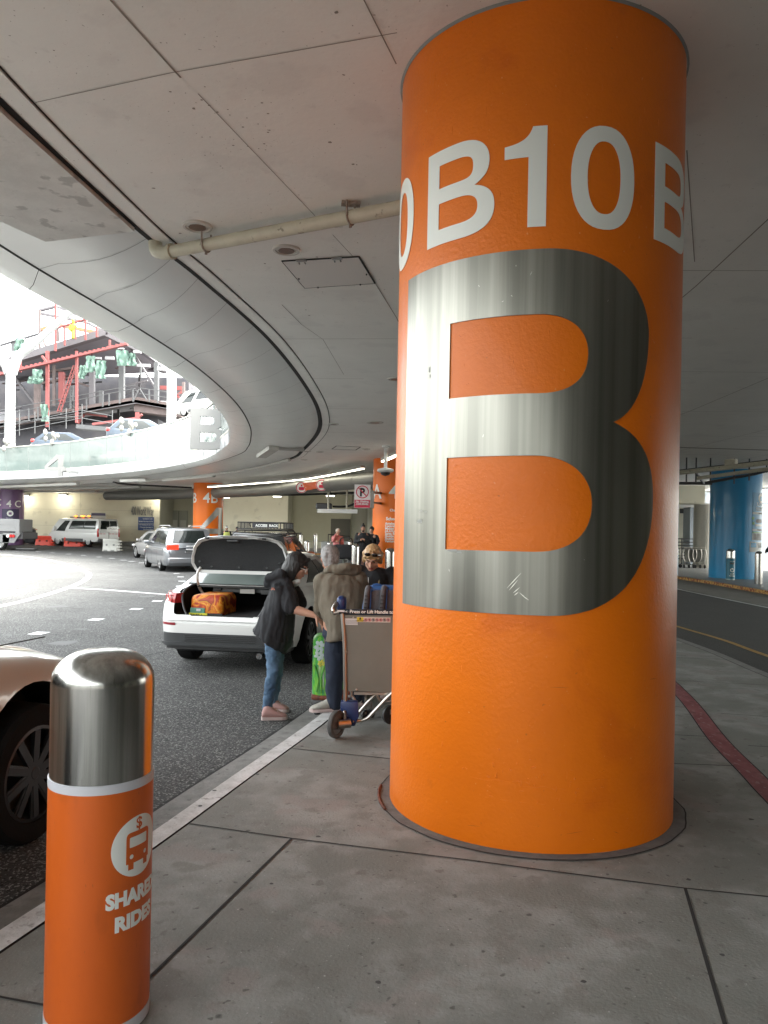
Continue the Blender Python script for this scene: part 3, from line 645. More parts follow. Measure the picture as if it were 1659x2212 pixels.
# scratches on the steel and scars in the paint
b = MB()
def mark(p, q, w=.003, off=.0078):
    p = Vector(p); q = Vector(q); t = (q-p).normalized(); n_ = Vector((-t.y, t.x))*w/2; k = 6
    pts = [p+(q-p)*(i/k) for i in range(k+1)]; vs = []
    for u in pts:
        for s in (-1, 1):
            x = u+n_*s*(1-abs((pts.index(u)/k)-.5)*1.6); a = x.x/PR; r = PR+off; vs.append((pc[0]+r*math.sin(a), pc[1]-r*math.cos(a), x.y))
    b.add(vs, [(2*i, 2*i+1, 2*i+3, 2*i+2) for i in range(k)])
for p, q in (((-.265, 1.285), (-.20, 1.36)), ((-.255, 1.275), (-.215, 1.325)), ((-.235, 1.262), (-.205, 1.29)), ((-.23, 1.25), (-.21, 1.268)), ((-.17, 1.235), (-.205, 1.265)), ((-.16, 1.23), (-.19, 1.25))): mark(p, q, .004)
for i in range(10): x = random.uniform(-.9, .4); z = random.choice((random.uniform(1.18, 1.45), random.uniform(1.95, 2.2), random.uniform(2.64, 2.9))); mark((x, z), (x+random.uniform(-.01, .01), z+random.uniform(.005, .02)), .002)
b.build('scratch', mat('bright_scratch', (.8, .78, .72), .4, .7), mp_, O)
b = MB()
for x, z, w, h in ((-.80, 1.60, .045, .018), (-.56, 1.455, .06, .012), (-.52, 1.448, .03, .01), (-.79, 1.66, .03, .006), (-.75, 1.655, .02, .005), (-.74, 2.39, .012, .03), (-.735, 2.36, .008, .02)):
    a = x/PR; r = PR+.0076; p = Vector((pc[0]+r*math.sin(a), pc[1]-r*math.cos(a), z)); ux = Vector((math.cos(a), math.sin(a), 0))*w/2
    b.add([p-ux, p+ux, p+ux*.9+Vector((0, 0, h)), p-ux*.8+Vector((0, 0, h*.9))], [(0, 1, 2, 3)])
b.build('sticker_remnant', mat('sticker_residue', (.33, .33, .31), .8), mp_, O)
b = MB()                                  # raised drips and scars under the paint, low on the shaft
random.seed(21)
def scar(phi, z, l, r=.0035, horiz=True):
    pts = []
    for i in range(7):
        t = i/6-.5; a = phi*D_+(t*l/PR if horiz else 0); zz = z+(random.uniform(-.004, .004) if horiz else t*l); pts.append((pc[0]+(PR-.001)*math.sin(a), pc[1]-(PR-.001)*math.cos(a), zz))
    b.tube(pts, [.0005, r*.7, r, r, r, r*.7, .0005], 6)
for phi, z, l in ((-12, .245, .55), (10, .25, .4), (-8, .325, .18), (-20, .34, .22), (0, .32, .12), (14, .36, .25), (-27, .33, .15)): scar(phi, z, l, .0022)
for i in range(60): scar(random.gauss(-8, 14), random.gauss(.35, .07), random.uniform(.008, .03), random.uniform(.0015, .0045), random.random() < .5)
for i in range(26): scar(random.uniform(-55, 50), random.uniform(.5, 1.1), random.uniform(.01, .04), .002, random.random() < .4)
for i in range(26): scar(random.uniform(-60, 55), random.uniform(2.95, 4.0), random.uniform(.02, .08), .0018, False)
for i in range(26): scar(random.uniform(-40, 5), random.choice((random.uniform(1.5, 1.9), random.uniform(2.26, 2.6))), random.uniform(.01, .03), .002, random.random() < .5)
b.build('paint_scar', orange, mp_, O, smooth=1)
random.seed(33)
for i in range(5):                       # dark scuffs where trolleys and cases have hit the shaft
    b = MB(); x = random.uniform(-.85, .55); z = random.choice((random.uniform(.06, .2), random.uniform(.25, .55), random.uniform(.7, 1.1))); l = random.uniform(.02, .10)
    mark((x, z), (x+l, z+random.uniform(-.015, .015)), random.uniform(.0015, .003), .0012); b.build('scuff_mark', mat('scuff_dark', (.45, .095, .012), .7), mp_, O)
b = MB(); b.tube([(pc[0]+.873*math.sin(math.radians(a)), pc[1]-.873*math.cos(math.radians(a)), .006) for a in range(-100, -72, 3)], .009, 6)
b.build('rusty_strip', mat('rust', (.16, .045, .02), .9, col2=(.07, .03, .02), nscale=30), mp_, O)

def board(c, R, phi0, phi1, z0, z1, m, par, name, off=.006):
    x0 = phi0*D_*R; x1 = phi1*D_*R; b = MB(); wrap(b, outline([[(x0, z0), (x1, z0), (x1, z1), (x0, z1)]], .004), c, R, 0, 0, off, .08); return b.build(name, m, par, par.location, smooth=.6)
def wtext(c, R, s, phi, z, size, m, par, name='lettering', bold=.02, align='LEFT', off=.012, sx=1.):
    b = MB(); wrap(b, text2d(s, size, .003, bold, align, sx), c, R, phi*D_, z, off, .06); return b.build(name, m, par, par.location)

# pillar 4B
c4 = (at(450, 1100, 45).x, 45.0); r4 = .86
pb = pillar('pillar', c4, r4, 4.2, mat('orange_far_paint', (.80, .165, .006), .4, spec=.3), 'orange pillar 4B with a metal figure 4 behind the silver minivan')
wtext(c4, r4, '4B', -8, 3.02, .82, lett, pb, bold=.012); wtext(c4, r4, '4B', -95, 3.02, .82, lett, pb, bold=.012); wtext(c4, r4, '4B', 78, 3.02, .82, lett, pb, bold=.012)
b = MB(); wrap(b, outline(digit4(1.75, 2.0, .36), .01), c4, r4, -18*D_, .75, .004, .06); b.build('steel_figure', mat('dull_steel', (.30, .29, .27), .4, 1.), pb, pb.location)
# pillar 4A
cA = (at(856, 1100, 28).x, 28.0); rA = .86
pa = pillar('pillar', cA, rA, 4.2, MATS['orange_far_paint'], 'orange pillar 4A with white text lines behind the blonde woman')
for f in (-168, -71, 26, 123): wtext(cA, rA, 'A', f, 2.73, .72, lett, pa, bold=.014); wtext(cA, rA, '4', f+52, 2.73, .72, lett, pa, bold=.014)
for s, py, sz in (('Charter', 600, .12), ('Scheduled', 667, .155)):
    wtext(cA, rA, s, -25 if s[0] == 'S' else -16, at(830, (1400+(py+8)*.434)/1.507, 27.1).z, sz, lett, pa, bold=.03)
for i, s in enumerate(('Antelope', 'Central', 'Mickey', 'mLAXse', 'Santa B', 'Shuttle', 'Shuttle', 'Ventura')):
    wtext(cA, rA, s, -27, at(830, (1400+(708+i*19)*.434)/1.507, 27.1).z, .115, lett, pa, bold=.03)
# pillar 4C
cC = (at(25, 1100, 58).x, 58.0); rC = .87
pcx = pillar('pillar', cC, rC, 4.2, purple, 'purple pillar 4C with a notice board at the far left')
wtext(cC, rC, '4', 2, 2.86, .72, lett, pcx, bold=.012); wtext(cC, rC, 'C', 38, 2.86, .72, lett, pcx, bold=.012); wtext(cC, rC, 'C', -60, 2.95, .72, lett, pcx, bold=.012); wtext(cC, rC, '4', -100, 2.9, .7, lett, pcx, bold=.012)
bp_ = board(cC, rC, -22, 62, .3, 2.72, mat('dark_purple_board', (.045, .030, .09), .4), pcx, 'notice_board'); board(cC, rC, -110, -62, 2.0, 3.9, MATS['dark_purple_board'], pcx, 'notice_board')
b = MB(); wrap(b, outline([ring2d(.22)], .004), cC, rC, 20*D_, 2.38, .014, .06); b.build('bus_symbol', lett, pcx, pcx.location)
b = MB(); wrap(b, outline([rrect(-.10, -.08, .10, .10, .03)], .004), cC, rC, 20*D_, 2.36, .022, .06); b.build('bus_symbol', purple, pcx, pcx.location)
for i in range(11): wtext(cC, rC, 'Shared Bus' if i == 0 else ('Sunset  Ocean' if i % 2 else 'Valley  Harbor'), 2, 2.0-i*.13-(0 if i < 2 else .05), .10, mat('pale_violet_ink', (.35, .32, .42), .6), pcx, off=.014)
# blue pillar
cB = (at(1588, 1150, 30).x, 30.0); rB = .93
pbl = pillar('pillar', cB, rB, 4.2, blue, 'bright blue pillar with timetable posters across the right hand lane')
poster = mat('poster_blue', (.02, .22, .42), .35); pgrey = mat('poster_grey', (.42, .47, .47), .4); pgreen = mat('poster_green', (.10, .30, .10), .4)
def zz(y): return at(*Z5(700, y), 29.1).z
board(cB, rB, 14, 62, zz(880), zz(498), poster, pbl, 'poster'); board(cB, rB, 8, 58, zz(975), zz(892), pgrey, pbl, 'poster')
board(cB, rB, 14, 60, zz(880), zz(812), pgrey, pbl, 'timetable', .012); board(cB, rB, 14, 60, zz(822), zz(812), pgreen, pbl, 'timetable_bar', .018)
board(cB, rB, 14, 60, zz(672), zz(654), pgrey, pbl, 'heading_bar', .012); board(cB, rB, 14, 60, zz(806), zz(790), pgrey, pbl, 'heading_bar', .012)
board(cB, rB, 11, 27, zz(938), zz(900), poster, pbl, 'blue_panel', .012)
b = MB(); wrap(b, outline([ring2d(.19, 32)], .004), cB, rB, 44*D_, zz(542), .012, .05); b.build('bus_symbol', lett, pbl, pbl.location)
b = MB(); wrap(b, outline([rrect(-.09, -.09, .09, .09, .02)], .004), cB, rB, 44*D_, zz(545), .020, .05); b.build('bus_symbol', poster, pbl, pbl.location)
b = MB(); wrap(b, outline([rrect(-.22, -.07, .22, .07, .06)], .004), cB, rB, 38*D_, zz(726), .012, .05); b.build('route_symbol', dgrey, pbl, pbl.location)
b = MB(); wrap(b, outline([rrect(-.24, -.04, .24, .04, .03)], .004), cB, rB, 38*D_, zz(760), .012, .05); b.build('search_bar', lett, pbl, pbl.location)
for x_ in (16, 17): 
    b = MB(); wrap(b, outline([ring2d(.06, 12)], .004), cB, rB, x_*D_, zz(705 if x_ == 16 else 745), .012, .05); b.build('map_mark', pgreen, pbl, pbl.location)
wtext(cB, rB, 'LAX FlyAway', 27, zz(602), .17, lett, pbl); wtext(cB, rB, 'Station Shuttle', 24, zz(627), .10, lett, pbl); wtext(cB, rB, 'Green Hours', 24, zz(643), .10, lett, pbl)
wtext(cB, rB, 'Boarding', 34, zz(669), .09, dgrey, pbl, off=.018); wtext(cB, rB, 'Departure Times', 28, zz(802), .09, dgrey, pbl, off=.018)
for i in range(6): wtext(cB, rB, '6:00  6:30  7:00', 18, zz(836+i*9), .07, grey, pbl, off=.018)
for i in range(4): wtext(cB, rB, 'to the station', 34, zz(912+i*9), .06, grey, pbl, off=.012)
b = MB()
for sgn, s_, y_ in ((0, 0, 0),):
    pass

# ================================================================ bollards
stb = mat('bollard_steel', (.36, .355, .335), .20, 1., col2=(.56, .55, .53), nscale=2.2, nlo=.4, nhi=.62, stretch=(14, 14, .25), bump=.05, bscale=2.5, spots=[(9, .66, (.22, .21, .19), .6, 6)])
def bollard_prof(R, h): return [(R, 0), (R, h-R*.78)]+[(R*math.cos(a)**.8, h-R*.78+R*.78*math.sin(a)) for a in [PI/2*i/8 for i in range(1, 8)]]+[(.0001, h)]
def plain_bollard(): 
    b = MB(); b.lathe(bollard_prof(.125, 1.12), 24); return b.build('bollard', stb, smooth=.7)
bq = root('bollard', (-.882, 2.446, 0), 'steel domed bollard in an orange wrap reading SHARED RIDES beside the near kerb', 'bollard'); O = bq.location
c0 = (-.882, 2.446); R0 = .158
b = MB(); b.lathe([(.1555, 0), (.1555, 1.06)]+[(.1555*math.cos(a)**.72, 1.06+.102*math.sin(a)) for a in [PI/2*i/10 for i in range(1, 10)]]+[(.0001, 1.163)], 72, (c0[0], c0[1], 0)); b.build('steel_tube', stb, bq, O, smooth=.8)
b = MB(); b.lathe([(.1565, .04), (R0, .042), (R0, .746), (.1565, .7461)], 72, (c0[0], c0[1], 0)); wr = b.build('vinyl_wrap', org2, bq, O, smooth=.6)
b = MB(); b.lathe([(.1565, .7462), (R0+.0008, .7463), (R0+.0008, .773), (.156, .774)], 72, (c0[0], c0[1], 0)); b.build('white_band', mat('white_band_vinyl', (.60, .60, .64), .4), bq, O, smooth=.6); b = MB(); b.lathe([(.156, .004), (R0+.001, .005), (R0+.001, .04), (.157, .0405)], 72, (c0[0], c0[1], 0)); b.build('white_band', mat('white_band_vinyl', (.60, .60, .64), .4), bq, O, smooth=.6)
def bphi(x, y):                          # px on the bollard surface -> (phi, z)
    d = ray(x, y); a = d.x**2+d.y**2; bb = -2*(d.x*c0[0]+d.y*c0[1]); cc_ = c0[0]**2+c0[1]**2-R0**2
    t = (-bb-math.sqrt(max(0, bb*bb-4*a*cc_)))/(2*a); return math.atan2(t*d.x-c0[0], -(t*d.y-c0[1])), EYE+t*d.z
def Z6(x, y): return (x*.5803/1.507, (2050+y*.5803)/1.507)
tL, zC = bphi(*Z6(622, 1240)); pM = bphi(*Z6(740, 1215)); 
zt = bphi(*Z6(760, 1045))[1]; zb = bphi(*Z6(745, 1387))[1]; rad = (zt-zb)/2; cphi = tL+rad/R0*1.0; zc_ = (zt+zb)/2
b = MB(); wrap(b, outline([ring2d(rad, 48)], .0004), c0, R0, cphi, zc_, .0008, .012); b.build('white_disc', lett, wr, O)
k = rad
def wr2(polys, m, off=.0018):
    b = MB(); wrap(b, outline([[(p[0]*k, p[1]*k) for p in q] for q in polys], .0004), c0, R0, cphi, zc_, off, .012); return b.build('bus_icon', m, wr, O)
busb = [(-.42, -.52), (-.42, -.72), (-.22, -.72), (-.22, -.52), (.22, -.52), (.22, -.72), (.42, -.72), (.42, -.52), (.50, -.52), (.50, .30)]+bez((.50, .30), (.50, .48), (.42, .50), (.30, .50), 5)+[(-.30, .50)]+bez((-.30, .50), (-.42, .50), (-.50, .48), (-.50, .30), 5)+[(-.50, -.52)]
wr2([busb, rrect(-.38, .0, .38, .34, .04)[::1], ring2d(.075, 14, (-.30, -.30)), ring2d(.075, 14, (.30, -.30))], org2)
b = MB(); wrap(b, text2d('$', k*.52, .0004, .02, 'CENTER'), c0, R0, cphi, zc_+k*.58, .0018, .012); b.build('dollar_sign', org2, wr, O)
def fit(s, px0, py0, hgt, width, nm):
    a, z = bphi(px0, py0); t = text2d(s, 1, .0004, .055); tw = max(v.x for v in t[0]); th = max(v.y for v in t[0])
    for v in t[0]: v.x *= width/tw; v.y *= hgt/th
    b = MB(); wrap(b, t, c0, R0, a, z, .0008, .012); b.build(nm, lett, wr, O)
sS = bphi(*Z6(592, 1575)); sT = bphi(*Z6(592, 1490)); rS = bphi(*Z6(640, 1700)); rT = bphi(*Z6(640, 1617))
fit('SHARED', *Z6(592, 1575), sT[1]-sS[1], .205, 'lettering'); fit('RIDES', *Z6(640, 1700), rT[1]-rS[1], .158, 'lettering')

proto = plain_bollard(); BG = 'plain steel bollards along the island kerb'
spots = [((843, 1184), 19.0, 'steel bollard at the right of the blonde woman, before the 4A pillar'), ((768, 1175), 24.5, 'nearest steel bollard to the left of the man in black'),
         ((757, 1168), 33, 'steel bollard behind the black bag, half hidden by the nearer one'), ((713.5, 1170), 31, 'steel bollard just left of the woman in the pink hoodie'),
         ((663, 1167), 34, 'steel bollard seen past the hatchback windscreen'), ((681.5, 1150), 46, 'tall looking steel bollard on the lane side, before the cream wall'),
         ((650, 1151), 44, 'steel bollard at the end of the black railing'), ((665, 1158), 40, 'steel bollard behind the hatchback roof')]
for i, ((px, py), Y, lb) in enumerate(spots[:7]):
    o = proto if i == 0 else copy_tree(proto); p = at(px, py, Y); z = 0. if Y < 35 else .22
    o.location = (p.x, Y, z if Y > 35 else p.z-1.12 if abs(p.z-1.12) < .12 else 0); tag(o, lb, 'bollard', BG)
o = copy_tree(proto); p = on(*Z5(795, 1232), 0); o.location = (p.x, p.y+.1, 0); tag(o, 'bare steel bollard on the far pavement right of the blue pillar', 'bollard', BG)
# wrapped bollards of the far pavement
def wrapped(p, lb):
    r = root('bollard', (p.x, p.y, 0), lb, 'bollard'); b = MB(); b.lathe(bollard_prof(.15, 1.16), 32); b.build('steel_tube', stb, r, smooth=.7)
    b = MB(); b.lathe([(.151, .04), (.156, .045), (.156, .78), (.151, .785)], 32); v = b.build('vinyl_wrap', mat('blue_vinyl', (.03, .17, .24), .4), r, smooth=.6)
    b = MB(); b.lathe([(.151, .785), (.158, .786), (.158, .81), (.151, .812)], 32); b.build('pale_band', mat('pale_band', (.45, .55, .55), .5), r, smooth=.6); b = MB(); b.lathe([(.151, 0), (.158, .002), (.158, .038), (.151, .04)], 32); b.build('pale_band', mat('pale_band', (.45, .55, .55), .5), r, smooth=.6)
    b = MB(); wrap(b, outline([ring2d(.075, 24)], .002), (0, 0), .157, 0, .36, .001, .02); b.build('bus_symbol', lett, v)
    b = MB(); wrap(b, outline([rrect(-.04, -.035, .04, .035, .01)], .002), (0, 0), .157, 0, .36, .004, .02); b.build('bus_symbol', MATS['blue_vinyl'], v)
    b = MB(); wrap(b, text2d('LAX', .075, .002, .03, 'CENTER'), (0, 0), .157, 0, .20, .001, .02); wrap(b, text2d('FlyAway', .065, .002, .03, 'CENTER'), (0, 0), .157, 0, .13, .001, .02); wrap(b, text2d('station shuttle', .03, .002, .02, 'CENTER'), (0, 0), .157, 0, .68, .001, .02)
    b.build('lettering', lett, v)
    b = MB(); wrap(b, outline([rrect(-.09, -.03, .09, .03, .028)], .002), (0, 0), .157, 0, .61, .001, .02); b.build('route_symbol', dgrey, v)
    return r
p = on(*Z5(558, 1197), 0); wrapped(p, 'steel domed bollard in a blue wrap before the blue pillar')
p = on(*Z5(108, 1155), 0); wrapped(p, 'steel domed bollard in a blue wrap, only its edge showing beside the main pillar')

# ================================================================ letters on the fascia
def fascia_letter(polys, px, py, Y, hgt, lb):
    p = at(px, py, Y); r = root('fascia_letter', (p.x, p.y, p.z), lb, 'letter'); b = MB(); put(b, outline(polys, .16), (0, 0, 0), (1, .10, 0), off=0); b.build('letter_body', mat('letter_white', (.20, .20, .195), .4), r)
    b = MB(); b.beam((hgt*.75, -.05, .25*hgt), (hgt*.75+1.0, .9, .22*hgt), .12, .12); b.build('mounting_arm', grey, r); return r
fascia_letter(letterB(1.30, 1.50, .35, .28), 411.5, 971, 28.3, 1.50, 'big pale letter B mounted on the far glass parapet')
fascia_letter(digit4(1.15, 1.2, .26), 98, 1028, 43.5, 1.2, 'big pale figure 4 mounted on the fascia at the left')
# ================================================================ pipes, ducts, lamps, hatches
def curve3(pts, n=8): return cat([Vector(p) for p in pts], n)

def Z7(x, y): return (x*1320/1659/1.507, y*1320/1659/1.507)
def Z9(x, y): return ((440+x*860/1659)/1.507, (700+y*860/1659)/1.507)
zP = 4.05
e0 = on(*Z7(660, 1037), zP); e1 = on(*Z7(1640, 848), zP); dr = (e1-e0).normalized()
pp = root('drain_pipe', e0, 'rusty cream drain pipe under the ceiling with an elbow at its left end', 'pipe'); O = pp.location
b = MB(); R_ = .055
far = e1+dr*1.3
b.tube([e0+dr*(.12), e0+dr*.5, e1, far], R_, 20); b.build('pipe_run', beige, pp, O, smooth=.7)
b = MB(); nn = Vector((-dr.y, dr.x, 0))
el = curve3([e0+dr*.125, e0+dr*.05-Vector((0, 0, .002)), e0-dr*.05+Vector((0, 0, .03)), e0-dr*.075+Vector((0, 0, .10)), e0-dr*.078+Vector((0, 0, .17))], 6)
b.tube(el, .062, 18); b.tube([e0+dr*.10, e0+dr*.135], .072, 20); b.tube([el[-1]-Vector((0, 0, .03)), el[-1]+Vector((0, 0, .01))], .07, 18); b.build('elbow', beige, pp, O, smooth=.7)
hm = mat('rusty_steel', (.22, .15, .11), .7, col2=(.38, .34, .30), nscale=30)
for k, s in enumerate((.52, 1.98)):
    b = MB(); c = e0+dr*s; u = [c+dr*.0+Vector((0, 0, math.sin(t)))*.062+nn*math.cos(t)*.062 for t in [PI*1.0+PI*i/10 for i in range(11)]]
    b.tube([c+nn*.062*-1+Vector((0, 0, .11))]+u+[c+nn*.062+Vector((0, 0, .11))], .008, 8)
    if k: b.box(c+Vector((0, 0, .105)), (.15, .07, .022), math.atan2(dr.y, dr.x)+.6)
    b.tube([c-Vector((0, 0, .06)), c-Vector((0, 0, .085))], .012, 8); b.build('hanger', hm, pp, O)
rimw = mat('pale_rim', (.56, .55, .51), .45, bump=.2, bscale=30)
def downlight(px, py, rad, lb, grp):
    p = on(px, py, 4.166); r = root('downlight', p, lb, 'downlight', grp)
    b = MB(); b.lathe([(rad*.58, .012), (rad*.62, -.014), (rad*.78, -.006), (rad*.82, -.018), (rad*1.0, -.016), (rad*1.04, .004)], 36, caps=False); b.build('rim', rimw, r, smooth=.6)
    b = MB(); b.lathe([(rad*.58, .0), (rad*.55, .012), (.001, .012)], 30, (0, 0, -.016)); b.build('lamp_glass', mat('brown_lamp_glass', (.17, .11, .08), .3), r, smooth=.6)
    return r
dg = 'recessed downlights in the ceiling'
downlight(*Z7(808, 925), .125, 'round recessed downlight above the elbow end of the drain pipe', dg); downlight(*Z7(1172, 1021), .125, 'round recessed downlight beside the access hatch', dg)
downlight(*Z9(1505, 1302), .2, 'small far downlight near the orange 4A pillar', dg); downlight(*Z9(1637, 1028), .14, 'downlight half hidden by the left edge of the main pillar', dg)
for q in ((1245, 1312), (1160, 1487), (1450, 1470), (1060, 1536), (1080, 1483)): downlight(*Z9(*q), .13, 'small dark downlight in the far ceiling over the travellers', dg)
hp = [on(*Z9(x, y), 4.163) for x, y in ((920, 290), (1405, 262), (1507, 430), (1065, 460))]
hc = sum(hp, Vector())/4; ht = root('ceiling_hatch', hc, 'square access hatch with two small hinges in the ceiling', 'hatch'); O = hc
b = MB(); b.add(hp+[p+Vector((0, 0, .012)) for p in hp], [(0, 1, 2, 3), (0, 1, 5, 4), (1, 2, 6, 5), (2, 3, 7, 6), (3, 0, 4, 7)]); b.build('panel', mat('hatch_paint', (.68, .66, .63), .6), ht, O)
b = MB(); b.cur = 0; b.beam(hp[0], hp[1], .016, .008); b.beam(hp[1], hp[2], .016, .008); b.beam(hp[2], hp[3], .004, .005); b.beam(hp[3], hp[0], .004, .005); b.build('gap', joint, ht, O)
for t in (.26, .72):
    c = hp[0].lerp(hp[1], t); b = MB(); d_ = (hp[1]-hp[0]).normalized(); b.beam(c-d_*.05+Vector((0, -.01, -.008)), c+d_*.05+Vector((0, -.01, -.008)), .045, .012)
    for s in (-.03, .03): b.beam(c+d_*s+Vector((0, .03, -.012)), c+d_*(s+.01)+Vector((0, .03, -.03)), .008, .012)
    b.build('hinge', grey, ht, O)
for q in ((1028, 398), (1148, 452), (1414, 434), (1453, 370)):
    b = MB(); b.lathe([(.008, 0), (.008, -.012), (.0001, -.016)], 8, on(*Z9(*q), 4.163)); b.build('screw', dgrey, ht, O)
b = MB(); hq = [on(*Z9(x, y), 4.164) for x, y in ((1265, 1450), (1415, 1457), (1385, 1476), (1235, 1470))]
for i in range(4): b.beam(hq[i], hq[(i+1) % 4], .03, .004)
tag(b.build('far_hatch', joint), 'thin outline of a closed hatch in the far ceiling', 'hatch')

# big duct between pillar 4B and pillar 4A
D0 = Vector((c4[0]+.55, 44.4, 3.62)); D1 = Vector((cA[0]-.6, 28.5, 3.50))
dp = curve3([D0, (-6.4, 40.2, 3.60), (-3.35, 35.2, 3.58), (-1.7, 31.8, 3.54), D1], 8)
du = root('air_duct', D0, 'fat dark grey air duct running between the two orange pillars', 'duct'); O = du.location
b = MB(); b.tube(dp, .32, 24); b.build('duct_run', mat('duct_grey', (.17, .165, .15), .45, .3), du, O, smooth=.7)
for k in range(2, len(dp)-1, 5):
    t = (dp[k+1]-dp[k]).normalized(); b = MB(); b.tube([dp[k]-t*.03, dp[k]+t*.03], .327, 24); b.build('band', MATS['duct_grey'], du, O, smooth=.7)
D2 = Vector((c4[0]-.6, 45.4, 3.62))
b = MB(); b.tube(curve3([D2, (-14, 49.5, 3.65), (-19.5, 54, 3.7)], 6), .3, 20); tag(b.build('air_duct', MATS['duct_grey'], smooth=.7), 'shorter grey duct running left from pillar 4B', 'duct')
def fluor(a, c, lb, on_=True, grp='strip lamps along the duct', w=.16):
    a = Vector(a); c = Vector(c); r = root('strip_lamp', a, lb, 'lamp', grp); b = MB(); b.beam(a, c, w, .10); b.build('housing', mat('lamp_housing', (.42, .41, .38), .5), r, a)
    b = MB(); z = Vector((0, 0, -.065)); b.beam(a+z, c+z, w*.7, .035); b.build('diffuser', lampm if on_ else mat('dull_diffuser', (.55, .55, .52), .4), r, a); return r
lp_ = curve3([on(*Z4(178, 420), 3.93), on(*Z4(520, 392), 3.93), on(*Z4(780, 372), 3.93), on(*Z4(1000, 345), 3.93), on(*Z4(1345, 275), 3.93)], 6)
ns = 6
for i in range(ns):
    a_ = lp_[int(i*(len(lp_)-1)/ns)]; c_ = lp_[int((i+1)*(len(lp_)-1)/ns)]; d_ = (c_-a_).normalized(); w_ = ['farthest, touching the 4B pillar', 'second from the 4B pillar', 'third from the 4B pillar', 'above the Shared Rides sign', 'fifth from the 4B pillar', 'nearest, ending by the camera dome'][i]
    fluor(a_+d_*.06, c_-d_*.06, 'lit strip lamp over the duct, '+w_)
fluor(on(*Z4(1490, 222), 3.93), on(*Z4(1600, 170), 3.93), 'lit strip lamp in front of the top of the 4A pillar')
FG = 'unlit strip lamps under the far deck'
for (p, q), lb in (((Z3(935, 152), Z3(1132, 146)), 'short pale strip lamp under the fascia near the 4B pillar'), ((Z3(1262, 146), Z3(1650, 112)), 'long pale strip lamp ending just left of the orange reflection'), ((Z3(275, 216), Z3(1080, 200)), 'long pale strip lamp over the white van'),
                   ((Z3(750, 238), Z3(1480, 226)), 'pale strip lamp behind, over the address lettering'), ((Z3(-20, 200), Z3(600, 176)), 'thin pale strip lamp over the purple pillar'), ((Z3(1290, 252), Z3(1500, 256)), 'strip lamp over the double door'), ((Z3(-40, 235), Z3(740, 236)), 'dark strip lamp line under the far left deck')):
    fluor(on(*p, 4.08), on(*q, 4.08), lb, False, FG, .22)
# lamp box hanging at the soffit
sb = root('soffit_box', on(*Z9(840, 1490), 4.1), 'slanted open lamp box under the metal soffit', 'lamp'); O = sb.location
b = MB(); b.beam(on(*Z9(792, 1515), 4.06), on(*Z9(872, 1462), 4.10), .32, .12); b.build('lamp_tray', mat('aged_white', (.50, .49, .45), .5, col2=(.38, .37, .34), nscale=9), sb, O); b = MB(); b.beam(on(*Z9(872, 1464), 4.11), on(*Z9(1058, 1474), 4.11), .20, .10); b.build('conduit_box', mat('box_grey', (.36, .355, .33), .6), sb, O)
b = MB(); P_ = curve3([on(*Z9(968, 1537), 4.12), on(*Z9(700, 1600), 4.12), on(*Z9(380, 1640), 4.12), on(300, 1041, 4.12)], 6); b.tube(P_, .07, 6); tag(b.build('conduit_trough', MATS['aged_white']), 'pale curved conduit trough along the soffit edge', 'conduit')
# small wall and ceiling flood lamps seen against the far wall
for q, Y in (((308, 505), 50), ((697, 497), 50), ((1095, 492), 48), ((1600, 1400), 0)):
    if Y:
        p = at(*Z4(*q), Y); r = root('flood_lamp', p, 'small lit flood lamp under the far ceiling', 'lamp', 'flood lamps against the far wall'); b = MB(); b.rbox((0, 0, .08), (.7, .35, .16), .05); b.tube([(0, 0, .1), (0, 0, .6)], .03); b.build('housing', dgrey, r); b = MB(); b.box((0, -.02, -.02), (.5, .25, .04)); b.build('lens', lampm, r); pl_ = bpy.data.lights.new('flood_light', 'POINT'); pl_.energy = 8; pl_.color = (1, .95, .82); pl_.shadow_soft_size = .3; po = bpy.data.objects.new('flood_light', pl_); COL.objects.link(po); po.parent = r; po.location = (0, 0, -.4)
for q, Y, lb in (((435, 268), 61.5, 'lit wall lamp above the white van'), ((1220, 262), 61.5, 'lit wall lamp at the end corner of the address wall'), ((185, 272), 61.5, 'lit wall lamp beside the purple pillar')):
    p = at(*Z3(*(q if q[0] != 435 else (480, 268))), Y); r = root('wall_lamp', p, lb, 'lamp'); pl_ = bpy.data.lights.new('wall_lamp_light', 'POINT'); pl_.energy = 5; pl_.color = (1, .93, .75); pl_.shadow_soft_size = .25; po = bpy.data.objects.new('wall_lamp_light', pl_); COL.objects.link(po); po.parent = r; po.location = (0, -.5, -.35); b = MB(); b.box((0, .2, .1), (.6, .4, .14)); b.build('housing', dgrey, r); b = MB(); b.box((0, .1, 0), (.5, .3, .06)); b.build('lens', mat('bright_lens', (.9, .9, .8), .5, emit=(1, .95, .75), estr=2), r)
# camera dome on a pole, second camera, hanging frame
p = on(*Z4(1512, 118), 4.17); dm = root('security_camera', p, 'white dome camera hanging on a pole before the 4A pillar', 'camera'); zb_ = at(*Z4(1512, 288), p.y).z-p.z
b = MB(); b.lathe([(.12, 0), (.12, -.05), (.05, -.07), (.05, zb_)], 16); b.build('pole', white, dm, smooth=.6)
b = MB(); b.lathe([(.06, zb_+.02), (.24, zb_-.02), (.26, zb_-.08), (.20, zb_-.12), (.001, zb_-.12)], 24); b.build('hood', white, dm, smooth=.6); b = MB(); b.lathe([(.15, zb_-.12), (.13, zb_-.19), (.001, zb_-.24)], 20); b.build('dome', black, dm, smooth=.6)
Yh = 34.; p = at(*Z4(1082, 480), Yh); q = at(*Z4(1220, 480), Yh); r = root('hanging_panel', p, 'white edge on sign panel hanging on two rods by the doorway', 'sign'); O = p
zl = at(*Z4(1082, 592), Yh).z; zk = at(*Z4(1082, 622), Yh).z
